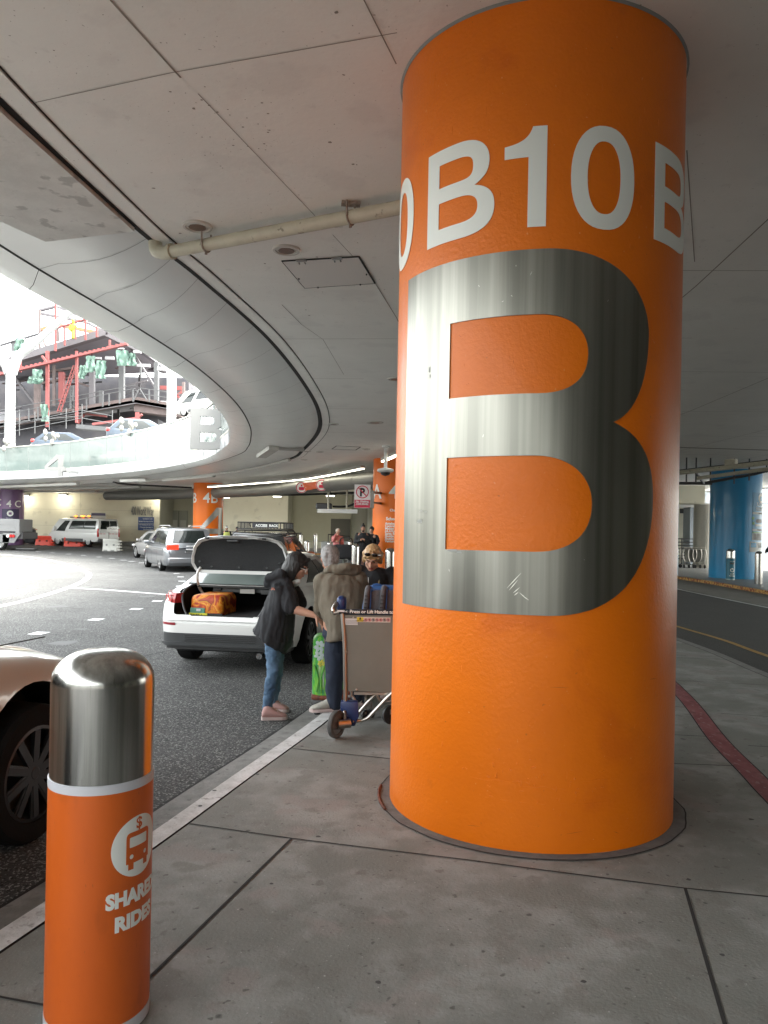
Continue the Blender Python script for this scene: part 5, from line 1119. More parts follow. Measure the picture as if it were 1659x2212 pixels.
# ---------------------------------------------------------------- white passenger van
def van(loc, hd, label):
    wm = paint('van_white_paint', (.62, .62, .60)); r = root('passenger_van', loc, label, 'van')
    P = dict(W=2.06, R=.35, axles=(-1.75, 1.55), st=[(-2.78, .93, .42, 1.12, 0), (-2.75, .97, .38, 1.15, 0), (-2.4, 1, .30, 1.16, 0), (1.6, 1, .28, 1.16, .02), (2.0, .98, .30, 1.14, .05), (2.5, .93, .32, 1.0, .08), (2.78, .82, .36, .84, .04), (2.84, .70, .42, .74, 0)])
    o = lower_body('body', P, wm, r); cut(o, arches(P)); P['g'] = (-2.77, 2.30, -2.70, 1.55, 1.06, 1.06, 1.98, 1.97, 1.0, .84); pt = house(P, wm, r)
    pane(pt, .10, .48, .24, .86, r, 'rear_window'); pane(pt, .52, .90, .24, .86, r, 'rear_window'); pane(pt, 2.06, 2.94, .06, .92, r, 'windscreen')
    for s in (0, 1):
        f = (lambda a, c: (1+a, 1+c)) if s else (lambda a, c: (4-c, 4-a))
        a, c = f(.06, .30); pane(pt, a, c, .22, .84, r, 'side_window'); a, c = f(.32, .62); pane(pt, a, c, .22, .84, r, 'side_window'); a, c = f(.70, .88); pane(pt, a, c, .04, .84, r, 'side_window', skew=(0, -.07) if s else (.07, 0))
    for s in (-1, 1):
        b = MB(); b.rbox((s*.95, -2.74, 1.0), (.14, .12, .62), .04); b.build('tail_lamp', redl, r, smooth=.6)
        for ax in P['axles']: wheel(r, s*.90, ax, .35, .22, side=s, cover=True, spokes=8)
        b = MB(); b.rbox((s*1.12, 1.75, 1.25), (.20, .14, .34), .05); b.beam((s*.95, 1.75, 1.15), (s*1.08, 1.75, 1.2), .05, .05); b.build('door_mirror', wm, r, smooth=.6)
        b = MB(); b.rbox((s*1.015, -.1, .44), (.03, 2.3, .20), .01); b.build('side_moulding', dgrey, r)
    b = MB(); b.rbox((0, -2.80, .44), (1.95, .18, .24), .05); b.build('bumper', dgrey, r, smooth=.6)
    b = MB(); b.box((0, -2.79, .95), (.02, .02, .9)); b.build('door_gap', joint, r)
    b = MB()
    for x in (-.7, -.42, .1, .38, .7): b.box((x, -2.80, .92), (.2, .012, .035))
    b.build('reflective_tape', sred, r)
    b = MB()
    for s in (-1, 1): b.tube([(s*.3, -.6, 2.08), (s*.3, 1.0, 2.08)], .02, 6)
    for y in (-.6, .2, 1.0): b.tube([(-.34, y, 2.05), (-.34, y, 2.14), (.34, y, 2.14), (.34, y, 2.05)], .018, 6)
    b.build('lamp_bar', black, r)
    for y, x in ((-.5, .1), (-.15, -.1), (.3, .15), (.8, 0)): b = MB(); b.ell((x, y, 2.2), (.11, .15, .07)); b.build('beacon', mat('amber_lamp', (.7, .12, .02), .2, emit=(1, .2, .03), estr=.4), r, smooth=1)
    fix(r, loc, hd); return r
f_ = Vector((-2.9, 1.6, 0)).normalized(); hd = math.degrees(math.atan2(f_.x, f_.y)); rt_ = Vector((f_.y, -f_.x, 0)); c = Vector((-21.5, 56, 0))+f_*1.75+rt_*.95
van((c.x, c.y, gz(c.y)+.05), hd, 'white passenger van with orange beacons on its roof behind the red barriers')

# trailer of a truck at the left edge
t = at(*Z3(135, 640), 50); r = root('truck_trailer', (t.x-3, 50, -.14), 'grey box truck end with round lamps at the left edge before the purple pillar', 'truck'); O = Vector((t.x-3, 50, -.14))
gm = mat('truck_grey', (.20, .20, .20), .45); a_ = at(*Z3(0, 447), 50); c_ = at(*Z3(122, 548), 50)
b = MB(); b.rbox((c_.x-3.5, 51.2, (a_.z+c_.z)/2), (7, 2.4, a_.z-c_.z), .05); b.build('box', gm, r, O)
b = MB(); b.box((c_.x-3.5, 49.99, (a_.z+c_.z)/2+.08), (7, .03, .05)); b.rbox((c_.x+.14, 50.1, (a_.z+c_.z)/2-.1), (.28, .4, 1.0), .04); b.build('side_rail', gm, r, O)
b = MB(); b.rbox((c_.x-3.2, 51.2, c_.z-.26), (7.2, 2.2, .44), .04); b.build('chassis', dgrey, r, O)
p = at(*Z3(85, 590), 49.9); b = MB(); b.prism([(-.55, -.36), (.2, -.36), (.62, .28), (-.55, .28)], lambda u, v, d: Vector((p.x+u, 49.9+d, p.z+v)), .06); b.build('lamp_panel', mat('silver_panel', (.16, .16, .16), .4), r, O)
for x, m in ((62, lett), (83, redl), (103, redl)):
    q = at(*Z3(x, 580), 49.85); b = MB(); b.lathe([(.11, 0), (.1, .04), (.001, .04)], 16, q, Euler((PI/2, 0, 0))); b.build('round_lamp', m, r, O, smooth=.6)
p2 = at(*Z3(20, 600), 49.9); b = MB(); b.rbox((p2.x, 49.95, p2.z), (.9, .1, .55), .03); b.build('step_box', mat('silver_panel', (.16, .16, .16), .4), r, O)
for x in (-1.2, -3.4, -5):
    w_ = wheel(r, 0, 0, .5, .28, side=-1, cover=True); w_.location = (c_.x+x-O.x, 50.35-50, .5); w_.rotation_euler = (-PI/2*-1, 0, 0)
b = MB(); b.rbox((c_.x+.45, 50.6, -.02), (1.2, .5, .10), .03); b.build('hitch_plate', dgrey, r, O)

# ---------------------------------------------------------------- plastic road barriers
def barrier(px0, px1, ptop, pbot, m, label, grp=None, turn=0.):
    g0 = -.03 if pbot < 1182 else -.14; a = on(px0, pbot, g0); c = on(px1, pbot+.0, g0); Y = (a.y+c.y)/2; W_ = (px1-px0)/F*Y; H_b = (pbot-ptop)/F*Y
    r = root('road_barrier', ((a.x+c.x)/2, Y+.25, g0-.01), label, 'barrier', grp); r.rotation_euler.z = turn
    main = W_*.80
    prof = [(-.28, 0), (-.28, .06*1), (-.25, .14), (-.17, .55*H_b), (-.20, .78*H_b), (-.23, .86*H_b), (-.23, H_b), (.23, H_b), (.23, .86*H_b), (.20, .78*H_b), (.17, .55*H_b), (.25, .14), (.28, .06), (.28, 0)]
    b = MB(); b.prism(prof, lambda u, v, d: Vector((d-W_/2, u, v)), main)
    for i in range(4):                    # interlocking knuckles at the right end
        z = H_b*(.12+.235*i); b.rbox((-W_/2+main+W_*.09, 0, z), (W_*.22, .44-.03*i, H_b*.13), .03)
    b.rbox((-W_/2+main+W_*.03, 0, H_b*.5), (W_*.1, .32, H_b*.9), .03)
    b.build('shell', m, r, bevel=.012, smooth=.6)
    b = MB()
    for x in (-.28, .12):
        b.box((x*W_, -.19, H_b*.52), (.12, .06, .13)); b.box((x*W_-.05, -.275, .06), (.26, .04, .10))
    b.build('socket', mat('barrier_hole', (.10, .02, .01), .8) if m is not whiteb else mat('barrier_hole_grey', (.25, .25, .24), .8), r); return r
redb = mat('red_barrier_plastic', (.62, .045, .022), .45, col2=(.70, .075, .04), nscale=3); whiteb = mat('white_barrier_plastic', (.50, .50, .46), .5, col2=(.6, .6, .56), nscale=3)
barrier(75.5, 115, 1157, 1180, redb, 'orange red plastic road barrier farthest to the left', 'plastic road barriers'); barrier(137, 181, 1161, 1185, redb, 'orange red plastic road barrier in front of the white van doors', 'plastic road barriers')
barrier(221, 259, 1164, 1191, whiteb, 'white plastic road barrier behind the white van', 'plastic road barriers')
# ---------------------------------------------------------------- white saloon with its boot open
wp = paint('pearl_white_paint', (.66, .66, .645)); SCL = .93
sd = root('saloon_car', (0, 0, 0), 'white saloon car with its boot lid wide open by the kerb', 'car'); sd.scale = (SCL,)*3
P = dict(W=1.84, R=.335, axles=(-1.40, 1.42), st=[(-2.46, .60, .36, .60, 0), (-2.45, .70, .34, .66, 0), (-2.43, .77, .33, .72, 0), (-2.38, .85, .32, .86, 0), (-2.32, .895, .31, .96, 0), (-2.15, .94, .30, 1.02, .01), (-1.8, .985, .27, 1.06, .01), (-1.4, 1, .22, 1.07, .02), (0, 1, .20, .98, .03), (1.0, 1, .21, .95, .05), (1.6, .98, .24, .90, .07), (2.1, .92, .28, .76, .06), (2.35, .76, .34, .62, .02), (2.42, .62, .40, .56, 0)])
o = lower_body('body', P, wp, sd)
bootm = mat('boot_lining', (.010, .010, .011), .95)
cb = MB(); poly = [(-.37, .665), (.37, .665), (.47, .73), (.54, .87), (.585, 1.0), (.60, 1.3), (-.60, 1.3), (-.585, 1.0), (-.54, .87), (-.47, .73)]
cb.prism(poly, lambda u, v, d: Vector((u, -2.7+d, v)), .98)
cc_ = cutter(cb, bootm)
cb = MB(); cb.rbox((0, -1.55, .84), (1.20, 1.45, .36), .05); c2_ = cutter(cb, bootm)
cut(o, arches(P)+[cc_, c2_])
P['g'] = (-1.74, 1.10, -.92, .22, 1.06, .97, 1.40, 1.41, .80, .585); pt = house(P, wp, sd)
pane(pt, .05, .95, .04, .90, sd, 'rear_window', m=mat('pale_car_glass', (.16, .20, .19), .05, 0, coat=.5)); pane(pt, 2.06, 2.94, .06, .93, sd, 'windscreen')
for s in (0, 1):
    f = (lambda a, c: (1+a, 1+c)) if s else (lambda a, c: (4-c, 4-a))
    a, c = f(.14, .44); pane(pt, a, c, .14, .88, sd, 'side_window', skew=(.10, 0) if s else (0, -.10)); a, c = f(.48, .82); pane(pt, a, c, .12, .88, sd, 'side_window', skew=(0, -.10) if s else (.10, 0))
# black rear valance that follows the bumper
def rear_y(x): return interp([(0, -2.464), (.55, -2.462), (.644, -2.45), (.708, -2.43), (.782, -2.38), (.823, -2.32), (.865, -2.15)], abs(x))[0]
def rearstrip(name, x0, x1, z0, z1, m, off, th=.05, n=24, zf=None):
    b = MB(); top = []; k = n+1
    F1 = [Vector((x, rear_y(x)-off, z)) for z in (z0, z1) for x in [x0+(x1-x0)*i/n for i in range(k)]]; F0 = [p+Vector((0, th, 0)) for p in F1]
    if zf: 
        for p in F1+F0: p.z += zf(p.x)
    b.add(F1+F0, [(i, i+1, k+i+1, k+i) for i in range(n)]+[(2*k+i, 3*k+i, 3*k+i+1, 2*k+i+1) for i in range(n)]+[(i, 2*k+i, 2*k+i+1, i+1) for i in range(n)]+[(k+i, k+i+1, 3*k+i+1, 3*k+i) for i in range(n)]+[(0, k, 3*k, 2*k), (n, 2*k+n, 3*k+n, k+n)])
    return b.build(name, m, sd, smooth=.6)
satin = mat('satin_black_plastic', (.028, .03, .032), .42)
rearstrip('valance', -.845, .845, .335, .50, satin, .012, .12); rearstrip('valance_lip', -.82, .82, .35, .385, satin, .032, .05)
for i in range(4): rearstrip('valance_rib', -.46, .46, .405+.022*i, .414+.022*i, black, .024, .03)
rearstrip('skid', -.74, .74, .295, .335, black, -.03, .10)
rearstrip('bumper_crease', -.80, .80, .655, .664, wp, .014, .05)
for s in (-1, 1):
    x0, x1 = sorted((s*.60, s*.835)); rearstrip('reflector', x0, x1, .595, .625, mat('reflector_red', (.22, .01, .02), .3), .006, .03, 8)
    b = MB(); pts = []
    tl = MB(); k = 8                       # wrap-round lamp
    F1 = []
    for z in (.865, .925, .99):
        for i in range(k+1):
            a = i/k; x = .635+.215*math.sin(a*PI/2); y = -2.385+.36*(1-math.cos(a*PI/2))-(.0 if z < .98 else -.02); F1.append(Vector((s*x*(1 if z < .95 else .985), y, z+.01*a)))
    F0 = [p+Vector((-s*.06, .08, 0)) for p in F1]; n_ = len(F1)
    tl.add(F1+F0, [(j*(k+1)+i, j*(k+1)+i+1, (j+1)*(k+1)+i+1, (j+1)*(k+1)+i) for j in range(2) for i in range(k)]+[(i, n_+i, n_+i+1, i+1) for i in range(k)]+[(2*(k+1)+i, 2*(k+1)+i+1, n_+2*(k+1)+i+1, n_+2*(k+1)+i) for i in range(k)]+[(0, k+1, n_+k+1, n_), (k+1, 2*k+2, n_+2*k+2, n_+k+1)])
    l_ = tl.build('tail_lamp', redl, sd, smooth=.8)
    b = MB(); b.tube([(s*.69, -2.388, .885), (s*.79, -2.30, .89), (s*.79, -2.30, .96), (s*.69, -2.385, .965), (s*.69, -2.388, .885)], .008, 6); b.build('lamp_guide', mat('lamp_guide', (.75, .12, .12), .3), l_)
    for ax in P['axles']: wheel(sd, s*.80, ax, .335, .225, side=s, dark=True, spokes=10)
    mirror(sd, s*.87, .62, 1.02, wp, s)
    b = MB(); pts = [(s*(.60-.0), -1.75, 1.075), (s*.60, -2.0, 1.05), (s*.585, -2.25, .99), (s*.545, -2.36, .88), (s*.475, -2.41, .74), (s*.375, -2.425, .672), (0, -2.43, .668)]
    b.tube(cat([Vector(p) for p in pts], 5), .014, 8); b.build('boot_seal', mat('grey_seal', (.06, .062, .065), .5), sd, smooth=1)
    b = MB(); pts = [(s*.50, -1.64, .86), (s*.565, -1.70, .98), (s*.575, -1.80, 1.10), (s*.56, -1.84, 1.22), (s*.535, -1.80, 1.29)]; b.tube(cat([Vector(p) for p in pts], 5), .020, 8); b.build('hinge_arm', wp if s < 0 else black, sd, smooth=1)
b = MB(); b.box((0, -1.72, 1.045), (1.16, .12, .03)); b.box((.05, -1.66, .99), (.9, .05, .05)); b.build('parcel_edge', satin, sd)
b = MB(); b.box((.10, -1.74, .985), (.20, .01, .06)); b.build('notice_label', mat('pale_label', (.42, .40, .37), .6), sd)
b = MB(); b.rbox((.45, -1.70, .98), (.34, .05, .07), .01); b.rbox((-.32, -1.70, 1.0), (.10, .05, .03), .01); b.build('boot_fitting', satin, sd)
b = MB(); b.rbox((0, 0, .28), (1.5, 4.2, .12), .03); b.build('underbody', black, sd); b = MB(); b.tube([(.45, -2.3, .22), (.45, -2.1, .24)], .04, 12); b.build('tail_pipe', chrome, sd)
# lid
lid = bpy.data.objects.new('boot_lid', None); COL.objects.link(lid); lid.parent = sd; lid.location = (0, -1.80, 1.22); lid.rotation_euler = (math.radians(-4), 0, 0)
def half(pts): return pts+[(-x, z) for x, z in pts[::-1] if x > 1e-6]
outer = half([(0, -.005), (.52, -.005), (.60, .03), (.66, .12), (.665, .22), (.62, .36), (.55, .44), (.42, .480), (.2, .498), (0, .502)][1:-1]+[(0, .502)])
outer = half([(.52, -.005), (.60, .03), (.66, .12), (.665, .22), (.62, .36), (.55, .44), (.42, .480), (.2, .498)]); inner_ = half([(.50, .040), (.575, .052), (.625, .13), (.628, .215), (.588, .338), (.515, .408), (.40, .442), (.2, .458)])
def lidring(name, A, B, y0, y1, m):       # rim between outline A (at y0) and outline B (at y1)
    n = len(A); b = MB(); vs = [Vector((x, y0, z)) for x, z in A]+[Vector((x, y1, z)) for x, z in B]; b.add(vs, [(i, (i+1) % n, (i+1) % n+n, i+n) for i in range(n)]); return b
b = MB(); n = len(outer)
Lr = [[Vector((x, .05, z)) for x, z in outer], [Vector((x*1.0, -.02-.10*max(0, (z-.30)/.2), z)) for x, z in outer], [Vector((x*.985, -.035-.10*max(0, (z-.30)/.2), z*.985)) for x, z in outer], [Vector((x, -.012-.055*max(0, (z-.25)/.2), z)) for x, z in inner_]]
b.v = [tuple(p) for r in Lr for p in r]; b.f = [(j*n+i, j*n+(i+1) % n, (j+1)*n+(i+1) % n, (j+1)*n+i) for j in range(3) for i in range(n)]+[tuple(range(n))]; b.m = [0]*len(b.f)
b.build('lid_shell', wp, lid, smooth=.9)
felt = mat('black_felt', (.016, .017, .018), .95, col2=(.024, .025, .026), nscale=40, bump=.3, bscale=90)
b = MB(); I2 = [Vector((x, -.012-.055*max(0, (z-.25)/.2)+.001, z)) for x, z in inner_]; I3 = [Vector((x*.86, .015-.03*max(0, (z-.25)/.2), .08+(z-.08)*.84)) for x, z in inner_]; I4 = [Vector((x*.5, .02, .12+(z-.12)*.5)) for x, z in inner_]
b.v = [tuple(p) for p in I2+I3+I4]; b.f = [(j*n+i, j*n+(i+1) % n, (j+1)*n+(i+1) % n, (j+1)*n+i) for j in range(2) for i in range(n)]+[tuple(2*n+i for i in range(n))]; b.m = [0]*len(b.f)
b.build('lid_lining', felt, lid, smooth=.9)
b = MB()
for x, z in ((-.38, .085), (0, .082), (.38, .085), (-.55, .15), (.55, .15)): b.lathe([(.013, 0), (.013, .008), (.001, .010)], 10, (x, -.010, z), Euler((PI/2, 0, 0)))
b.build('lining_clip', satin, lid)
b = MB()
for x in (-.42, .36): b.rbox((x, -.115, .462), (.05, .05, .025), .01)
b.build('lid_buffer', satin, lid); b = MB(); b.rbox((-.08, -.07, .432), (.16, .04, .03), .01); b.build('lid_latch', satin, lid)
b = MB(); b.rbox((-.27, -.118, .468), (.15, .02, .018), .006); b.rbox((.22, -.118, .468), (.15, .02, .018), .006); b.build('lid_slot', mat('slot_grey', (.4, .4, .39), .5), lid)
hd = 8.; f_ = Vector((math.sin(math.radians(hd)), math.cos(math.radians(hd)), 0)); ax_ = Vector((-1.73, 9.88, 0)); c = ax_+f_*1.40*SCL
fix(sd, (c.x, c.y, -.14), hd)
seams(sd, P, (-.62, .62), .34, .96)

# suitcase in the boot
def case_mat(name, cols, scale, stretch=(1, 1, 1), dist=2.):
    m = bpy.data.materials.new(name); m.use_nodes = True; nt = m.node_tree; b_ = nt.nodes['Principled BSDF']; tc = nt.nodes.new('ShaderNodeTexCoord'); mp = nt.nodes.new('ShaderNodeMapping'); mp.inputs['Scale'].default_value = stretch
    n = nt.nodes.new('ShaderNodeTexNoise'); n.inputs['Scale'].default_value = scale; n.inputs['Detail'].default_value = 3; n.inputs['Distortion'].default_value = dist
    r = nt.nodes.new('ShaderNodeValToRGB'); r.color_ramp.interpolation = 'LINEAR'
    for i, (p, c) in enumerate(cols):
        e = r.color_ramp.elements[i] if i < 2 else r.color_ramp.elements.new(p); e.position = p; e.color = (*c, 1)
    nt.links.new(tc.outputs['Object'], mp.inputs[0]); nt.links.new(mp.outputs[0], n.inputs['Vector']); nt.links.new(n.outputs['Fac'], r.inputs[0]); nt.links.new(r.outputs[0], b_.inputs['Base Color']); b_.inputs['Roughness'].default_value = .5
    return m
om = case_mat('orange_petal_fabric', [(.30, (.22, .015, .01)), (.70, (.55, .08, .02)), (.40, (.50, .05, .01)), (.45, (.75, .22, .01)), (.49, (.80, .42, .05)), (.53, (.65, .10, .01)), (.58, (.70, .30, .02)), (.62, (.30, .03, .01))], 6.5, dist=.8)
s0 = at(*Z1(262, 655), 9.25); s1 = at(*Z1(500, 655), 9.25); zt_ = at(400, Z1(0, 572)[1], 9.25).z; zb_ = .478
s0.z = s1.z = zb_
sc = root('suitcase', ((s0.x+s1.x)/2, 9.40, zb_), 'orange and red patterned suitcase with a yellow strap lying in the open boot', 'suitcase'); sc.rotation_euler.z = math.radians(-8)
w_ = (s1.x-s0.x); h_ = zt_-zb_
b = MB(); b.rbox((0, 0, h_/2), (w_*.94, .55, h_), .07, seg=5); b.build('shell', om, sc, smooth=.7)
b = MB(); b.rbox((-w_*.23, -.277, h_*.28), (w_*.42, .02, h_*.34), .01); b.build('green_panel', mat('dull_green', (.10, .28, .20), .5), sc)
b = MB(); b.rbox((-w_*.0, -.288, h_*.14), (w_*.97, .012, h_*.19), .004); st_ = b.build('strap', black, sc); b = MB(); b.rbox((-w_*.20, -.295, h_*.14), (w_*.52, .008, h_*.19), .003); b.build('strap_label', mat('yellow_strap', (.65, .62, .03), .5), st_)
b = MB(); put(b, text2d('GATE 1', h_*.17, .002, .02), (-w_*.43, -.300, h_*.08)); put(b, text2d('GA', h_*.15, .002, .02), (w_*.07, -.300, h_*.09)); b.build('strap_lettering', black, st_)
b = MB(); b.rbox((-w_*.2, -.29, h_*.36), (w_*.12, .006, h_*.10), .002); b.build('luggage_label', plate_m, sc)

# ---------------------------------------------------------------- near white car at the left edge
nc = root('near_car', (0, 0, 0), 'white car with a black wheel cut off by the left edge behind the near bollard', 'car')
npnt = paint('white_car_paint', (.64, .57, .49), 0)  # warm tint in the white stands in for reflected orange
P = dict(W=1.92, R=.365, axles=(-1.42, 1.45), st=[(-2.35, .70, .40, .80, 0), (-2.2, .88, .30, .98, .02), (-1.6, .99, .24, 1.06, .04), (0, 1, .22, 1.04, .04), (.95, 1, .22, 1.02, .06), (1.3, 1.0, .24, 1.00, .05), (1.6, .99, .26, .965, .06), (1.9, .96, .27, .90, .07), (2.12, .88, .30, .80, .06), (2.28, .74, .34, .68, .03), (2.34, .60, .40, .60, 0)])
o = lower_body('body', P, npnt, nc)
P['R'] = .365*1.06; P['g'] = (-1.9, 1.05, -1.0, .15, 1.02, 1.0, 1.56, 1.56, .84, .60)
cut(o, arches(P)); pt = house(P, npnt, nc); pane(pt, 2.05, 2.95, .06, .95, nc, 'windscreen')
for a, c in ((.12, .44), (.48, .84)): pane(pt, 1+a, 1+c, .12, .9, nc, 'side_window'); pane(pt, 4-c, 4-a, .12, .9, nc, 'side_window')
for s in (-1, 1):
    for ax in (-1.42, 1.45):
        w_ = wheel(nc, s*.85, ax, .365, .25, side=s, dark=True, spokes=10)
        b = MB()
        for k in range(10):
            a = 2*PI*(k+.5)/10; b.beam((math.cos(a)*.06, math.sin(a)*.06, .095), (math.cos(a+.22)*.235, math.sin(a+.22)*.235, .10), .02, .012)
        b.build('spoke_edge', mat('dark_edge', (.07, .07, .07), .3, .6), w_)
    b = MB(); b.rbox((s*.74, 1.98, .78), (.22, .34, .09), .035); b.build('headlamp', headl, nc, smooth=.7); mirror(nc, s*.92, .60, 1.10, npnt, s)
b = MB(); b.box((.62, 1.5, 1.012), (.006, .9, .006)); b.build('bonnet_gap', joint, nc); b = MB(); b.rbox((0, 0, .30), (1.6, 3.9, .14), .03); b.build('underbody', black, nc)
hd = 13.; f_ = Vector((math.sin(math.radians(hd)), math.cos(math.radians(hd)), 0)); rt_ = Vector((f_.y, -f_.x, 0)); c = Vector((-1.86, 4.12, 0))-rt_*.93-f_*1.45
fix(nc, (c.x, c.y, -.14), hd)

# ================================================================ upper level: columns, vehicles, steel frame
Y = 58.
def zp(x, y, Y): return at(*Z2(x, y), Y)
yc = root('branching_column', (zp(70, 1300, Y).x, Y, 5.3), 'white Y shaped column standing on the upper road', 'column'); O = yc.location
colw = mat('white_column', (.36, .37, .37), .35)
b = MB(); b.tube([zp(70, 1420, Y), zp(73, 1000, Y), zp(76, 820, Y), zp(72, 740, Y)], [.37, .34, .34, .42], 20); b.build('trunk', colw, yc, O, smooth=.8)
b = MB(); b.tube(cat([zp(85, 800, Y), zp(130, 680, Y), zp(240, 590, Y), zp(420, 430, Y), zp(560, 310, Y)], 5), [.36]*5+[.32]*5+[.27]*5+[.25]*5+[.24], 16); b.build('branch', colw, yc, O, smooth=.8)
b = MB(); b.tube(cat([zp(66, 800, Y), zp(20, 690, Y), zp(-70, 600, Y), zp(-300, 430, Y)], 5), [.36]*5+[.32]*5+[.28]*6, 16); b.build('branch', colw, yc, O, smooth=.8)
b = MB(); p = zp(1219, 1160, 62); b.tube([(p.x, 62, 5.2), zp(1219, 950, 62), zp(1219, 500, 62)], .37, 20); tag(b.build('round_column', colw, smooth=.8), 'plain white round column right of the steel frame', 'column')
# vehicles seen over the parapet
c = zp(390, 1250, 52); v = van((c.x, 53, 5.25), -80, 'white shuttle van on the upper road beside the Y column')
def lift_car(px, py, Y, hd, label, pm, H=1.5, fn=hatch):
    p = zp(px, py, Y); o = fn((p.x, Y, p.z-H), hd, label, pm, H=H); return o
bluep = paint('light_blue_paint', (.022, .038, .06), .3)
lift_car(500, 1222, 49.0, 78, 'small blue car on the upper road in front of the white shuttle', bluep)
lift_car(1040, 1128, 44.5, 72, 'blue car on the upper road near the corner of the steel frame', bluep, 1.75)
p = zp(1385, 930, 62); van((p.x+1.5, 60, p.z-2.3), -60, 'white van high up beside the round column')
# statuettes of pale flowers on the parapet
for q, Y_, lb in (((360, 1255), 46, 'clump of small pale figures on the parapet left of the blue cars'), ((905, 1180), 40, 'clump of small pale figures on the parapet by the second blue car'), ((20, 1300), 48, 'clump of small pale figures on the parapet at the Y column foot')):
    p = zp(*q, Y_); r = root('parapet_ornament', p, lb, 'ornament'); b = MB(); random.seed(3)
    for i in range(7): b.ell((random.uniform(-.6, .6), random.uniform(-.2, .2), random.uniform(-.3, .35)), (.12, .12, random.uniform(.12, .22)), None, 8, 6)
    b.build('figures', mat('dull_white', (.30, .30, .28), .6), r, smooth=1)

fr = root('steel_frame_building', (-35, 85, -.1), 'half built steel frame building with red bracing and green tarpaulins beyond the bend', 'building'); O = fr.location
brn = mat('primer_brown_steel', (.115, .09, .085), .7, col2=(.16, .12, .115), nscale=2); pur = mat('purple_grey_steel', (.13, .122, .13), .6); redst = mat('red_primer_steel', (.24, .065, .062), .6); gry = mat('galvanised_steel', (.11, .112, .115), .6, .2); tarp = mat('green_tarpaulin', (.09, .17, .135), .7, col2=(.14, .21, .175), nscale=2, bump=.6, bscale=3); dkm = mat('building_interior', (.055, .055, .065), .9, col2=(.09, .085, .09), nscale=.6)  # steel and tarpaulin colours are desaturated to stand in for haze
def fb(name, pts, w, h, m, Y=85):
    b = MB()
    for p, q in zip(pts[:-1], pts[1:]): b.beam(zp(*p, Y), zp(*q, Y), w, h)
    return b.build(name, m, fr, O)
px_ = .0465*.304/.304*.304*1.0   # metres per zoomed pixel at 85 m is about .0156*...
U = 85/F*.304                     # metres per zoom-2 pixel
fb('floor_edge_beam', [(-60, 1175), (970, 990), (1310, 1050)], 1.0, 42*U, brn); fb('floor_edge_beam', [(-60, 755), (770, 505)], 1.0, 46*U, pur, 84); fb('floor_edge_beam', [(770, 510), (1010, 625)], 1.0, 60*U, pur, 84)
fb('deck_corner', [(975, 1040), (1310, 1080)], 2.0, 75*U, brn, 86)
for k, (a, c) in enumerate((((20, 780), (560, 645)), ((300, 700), (820, 590)), ((560, 620), (1000, 700)), ((120, 850), (860, 700)), ((600, 690), (1190, 790)))): fb('floor_joist', [a, c], 1.0, 22*U, pur, 92+3*k)
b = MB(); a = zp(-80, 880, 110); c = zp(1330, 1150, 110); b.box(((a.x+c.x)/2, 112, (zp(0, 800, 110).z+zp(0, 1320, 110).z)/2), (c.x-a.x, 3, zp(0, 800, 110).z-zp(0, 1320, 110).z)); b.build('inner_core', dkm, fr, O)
b = MB(); pts = [zp(-60, 1165, 84.5), zp(970, 985, 84.5), zp(1310, 1045, 84.5), zp(1300, 1000, 112), zp(-60, 1080, 112)]; b.add(pts+[p-Vector((0, 0, .4)) for p in pts], [(0, 1, 2, 3, 4), (9, 8, 7, 6, 5)]+[(i, (i+1) % 5, (i+1) % 5+5, i+5) for i in range(5)]); b.build('floor_slab', pur, fr, O)
b = MB(); pts = [zp(-60, 735, 84), zp(770, 485, 84), zp(1000, 600, 84), zp(1200, 760, 108), zp(-60, 830, 108)]; b.add(pts+[p-Vector((0, 0, .5)) for p in pts], [(0, 1, 2, 3, 4), (9, 8, 7, 6, 5)]+[(i, (i+1) % 5, (i+1) % 5+5, i+5) for i in range(5)]); b.build('floor_slab', mat('deck_metal', (.20, .19, .21), .6), fr, O)
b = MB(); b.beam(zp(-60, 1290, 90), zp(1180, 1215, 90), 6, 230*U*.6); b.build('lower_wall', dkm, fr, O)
fb('red_rail', [(-40, 815), (905, 590)], .5, 14*U, redst, 82)
for i in range(30):
    t = i/29; x = -30+925*t; y = 811-219*t; b = MB(); p = zp(x, y-10, 82); b.box(p, (16*U, .3, 12*U)); b.build('red_cleat', redst, fr, O)
for x, y0, y1, w in ((337, 640, 1180, 20), (545, 640, 1150, 16), (147, 700, 790, 10), (395, 300, 640, 12), (460, 455, 600, 10), (535, 430, 555, 10), (608, 412, 560, 12), (688, 465, 540, 12), (780, 560, 610, 12)): fb('red_post', [(x, y0), (x, y1)], w*U, w*U, redst, 82.5)
fb('red_rail', [(385, 482), (612, 412)], .3, 9*U, redst, 82.5); fb('red_brace', [(300, 675), (340, 730)], .4, 12*U, redst, 82); fb('red_brace', [(555, 1155), (600, 1085), (760, 1105)], .4, 10*U, redst, 86); fb('red_brace', [(660, 1160), (990, 1115)], .5, 15*U, redst, 82); fb('red_brace', [(975, 1075), (975, 1115), (1010, 1090)], .4, 12*U, redst, 82)
fb('red_brace', [(1140, 900), (1300, 905)], .5, 30*U, redst, 95); fb('red_brace', [(1210, 985), (1300, 925)], .4, 14*U, redst, 93); fb('red_brace', [(1215, 925), (1300, 990)], .4, 14*U, redst, 93)
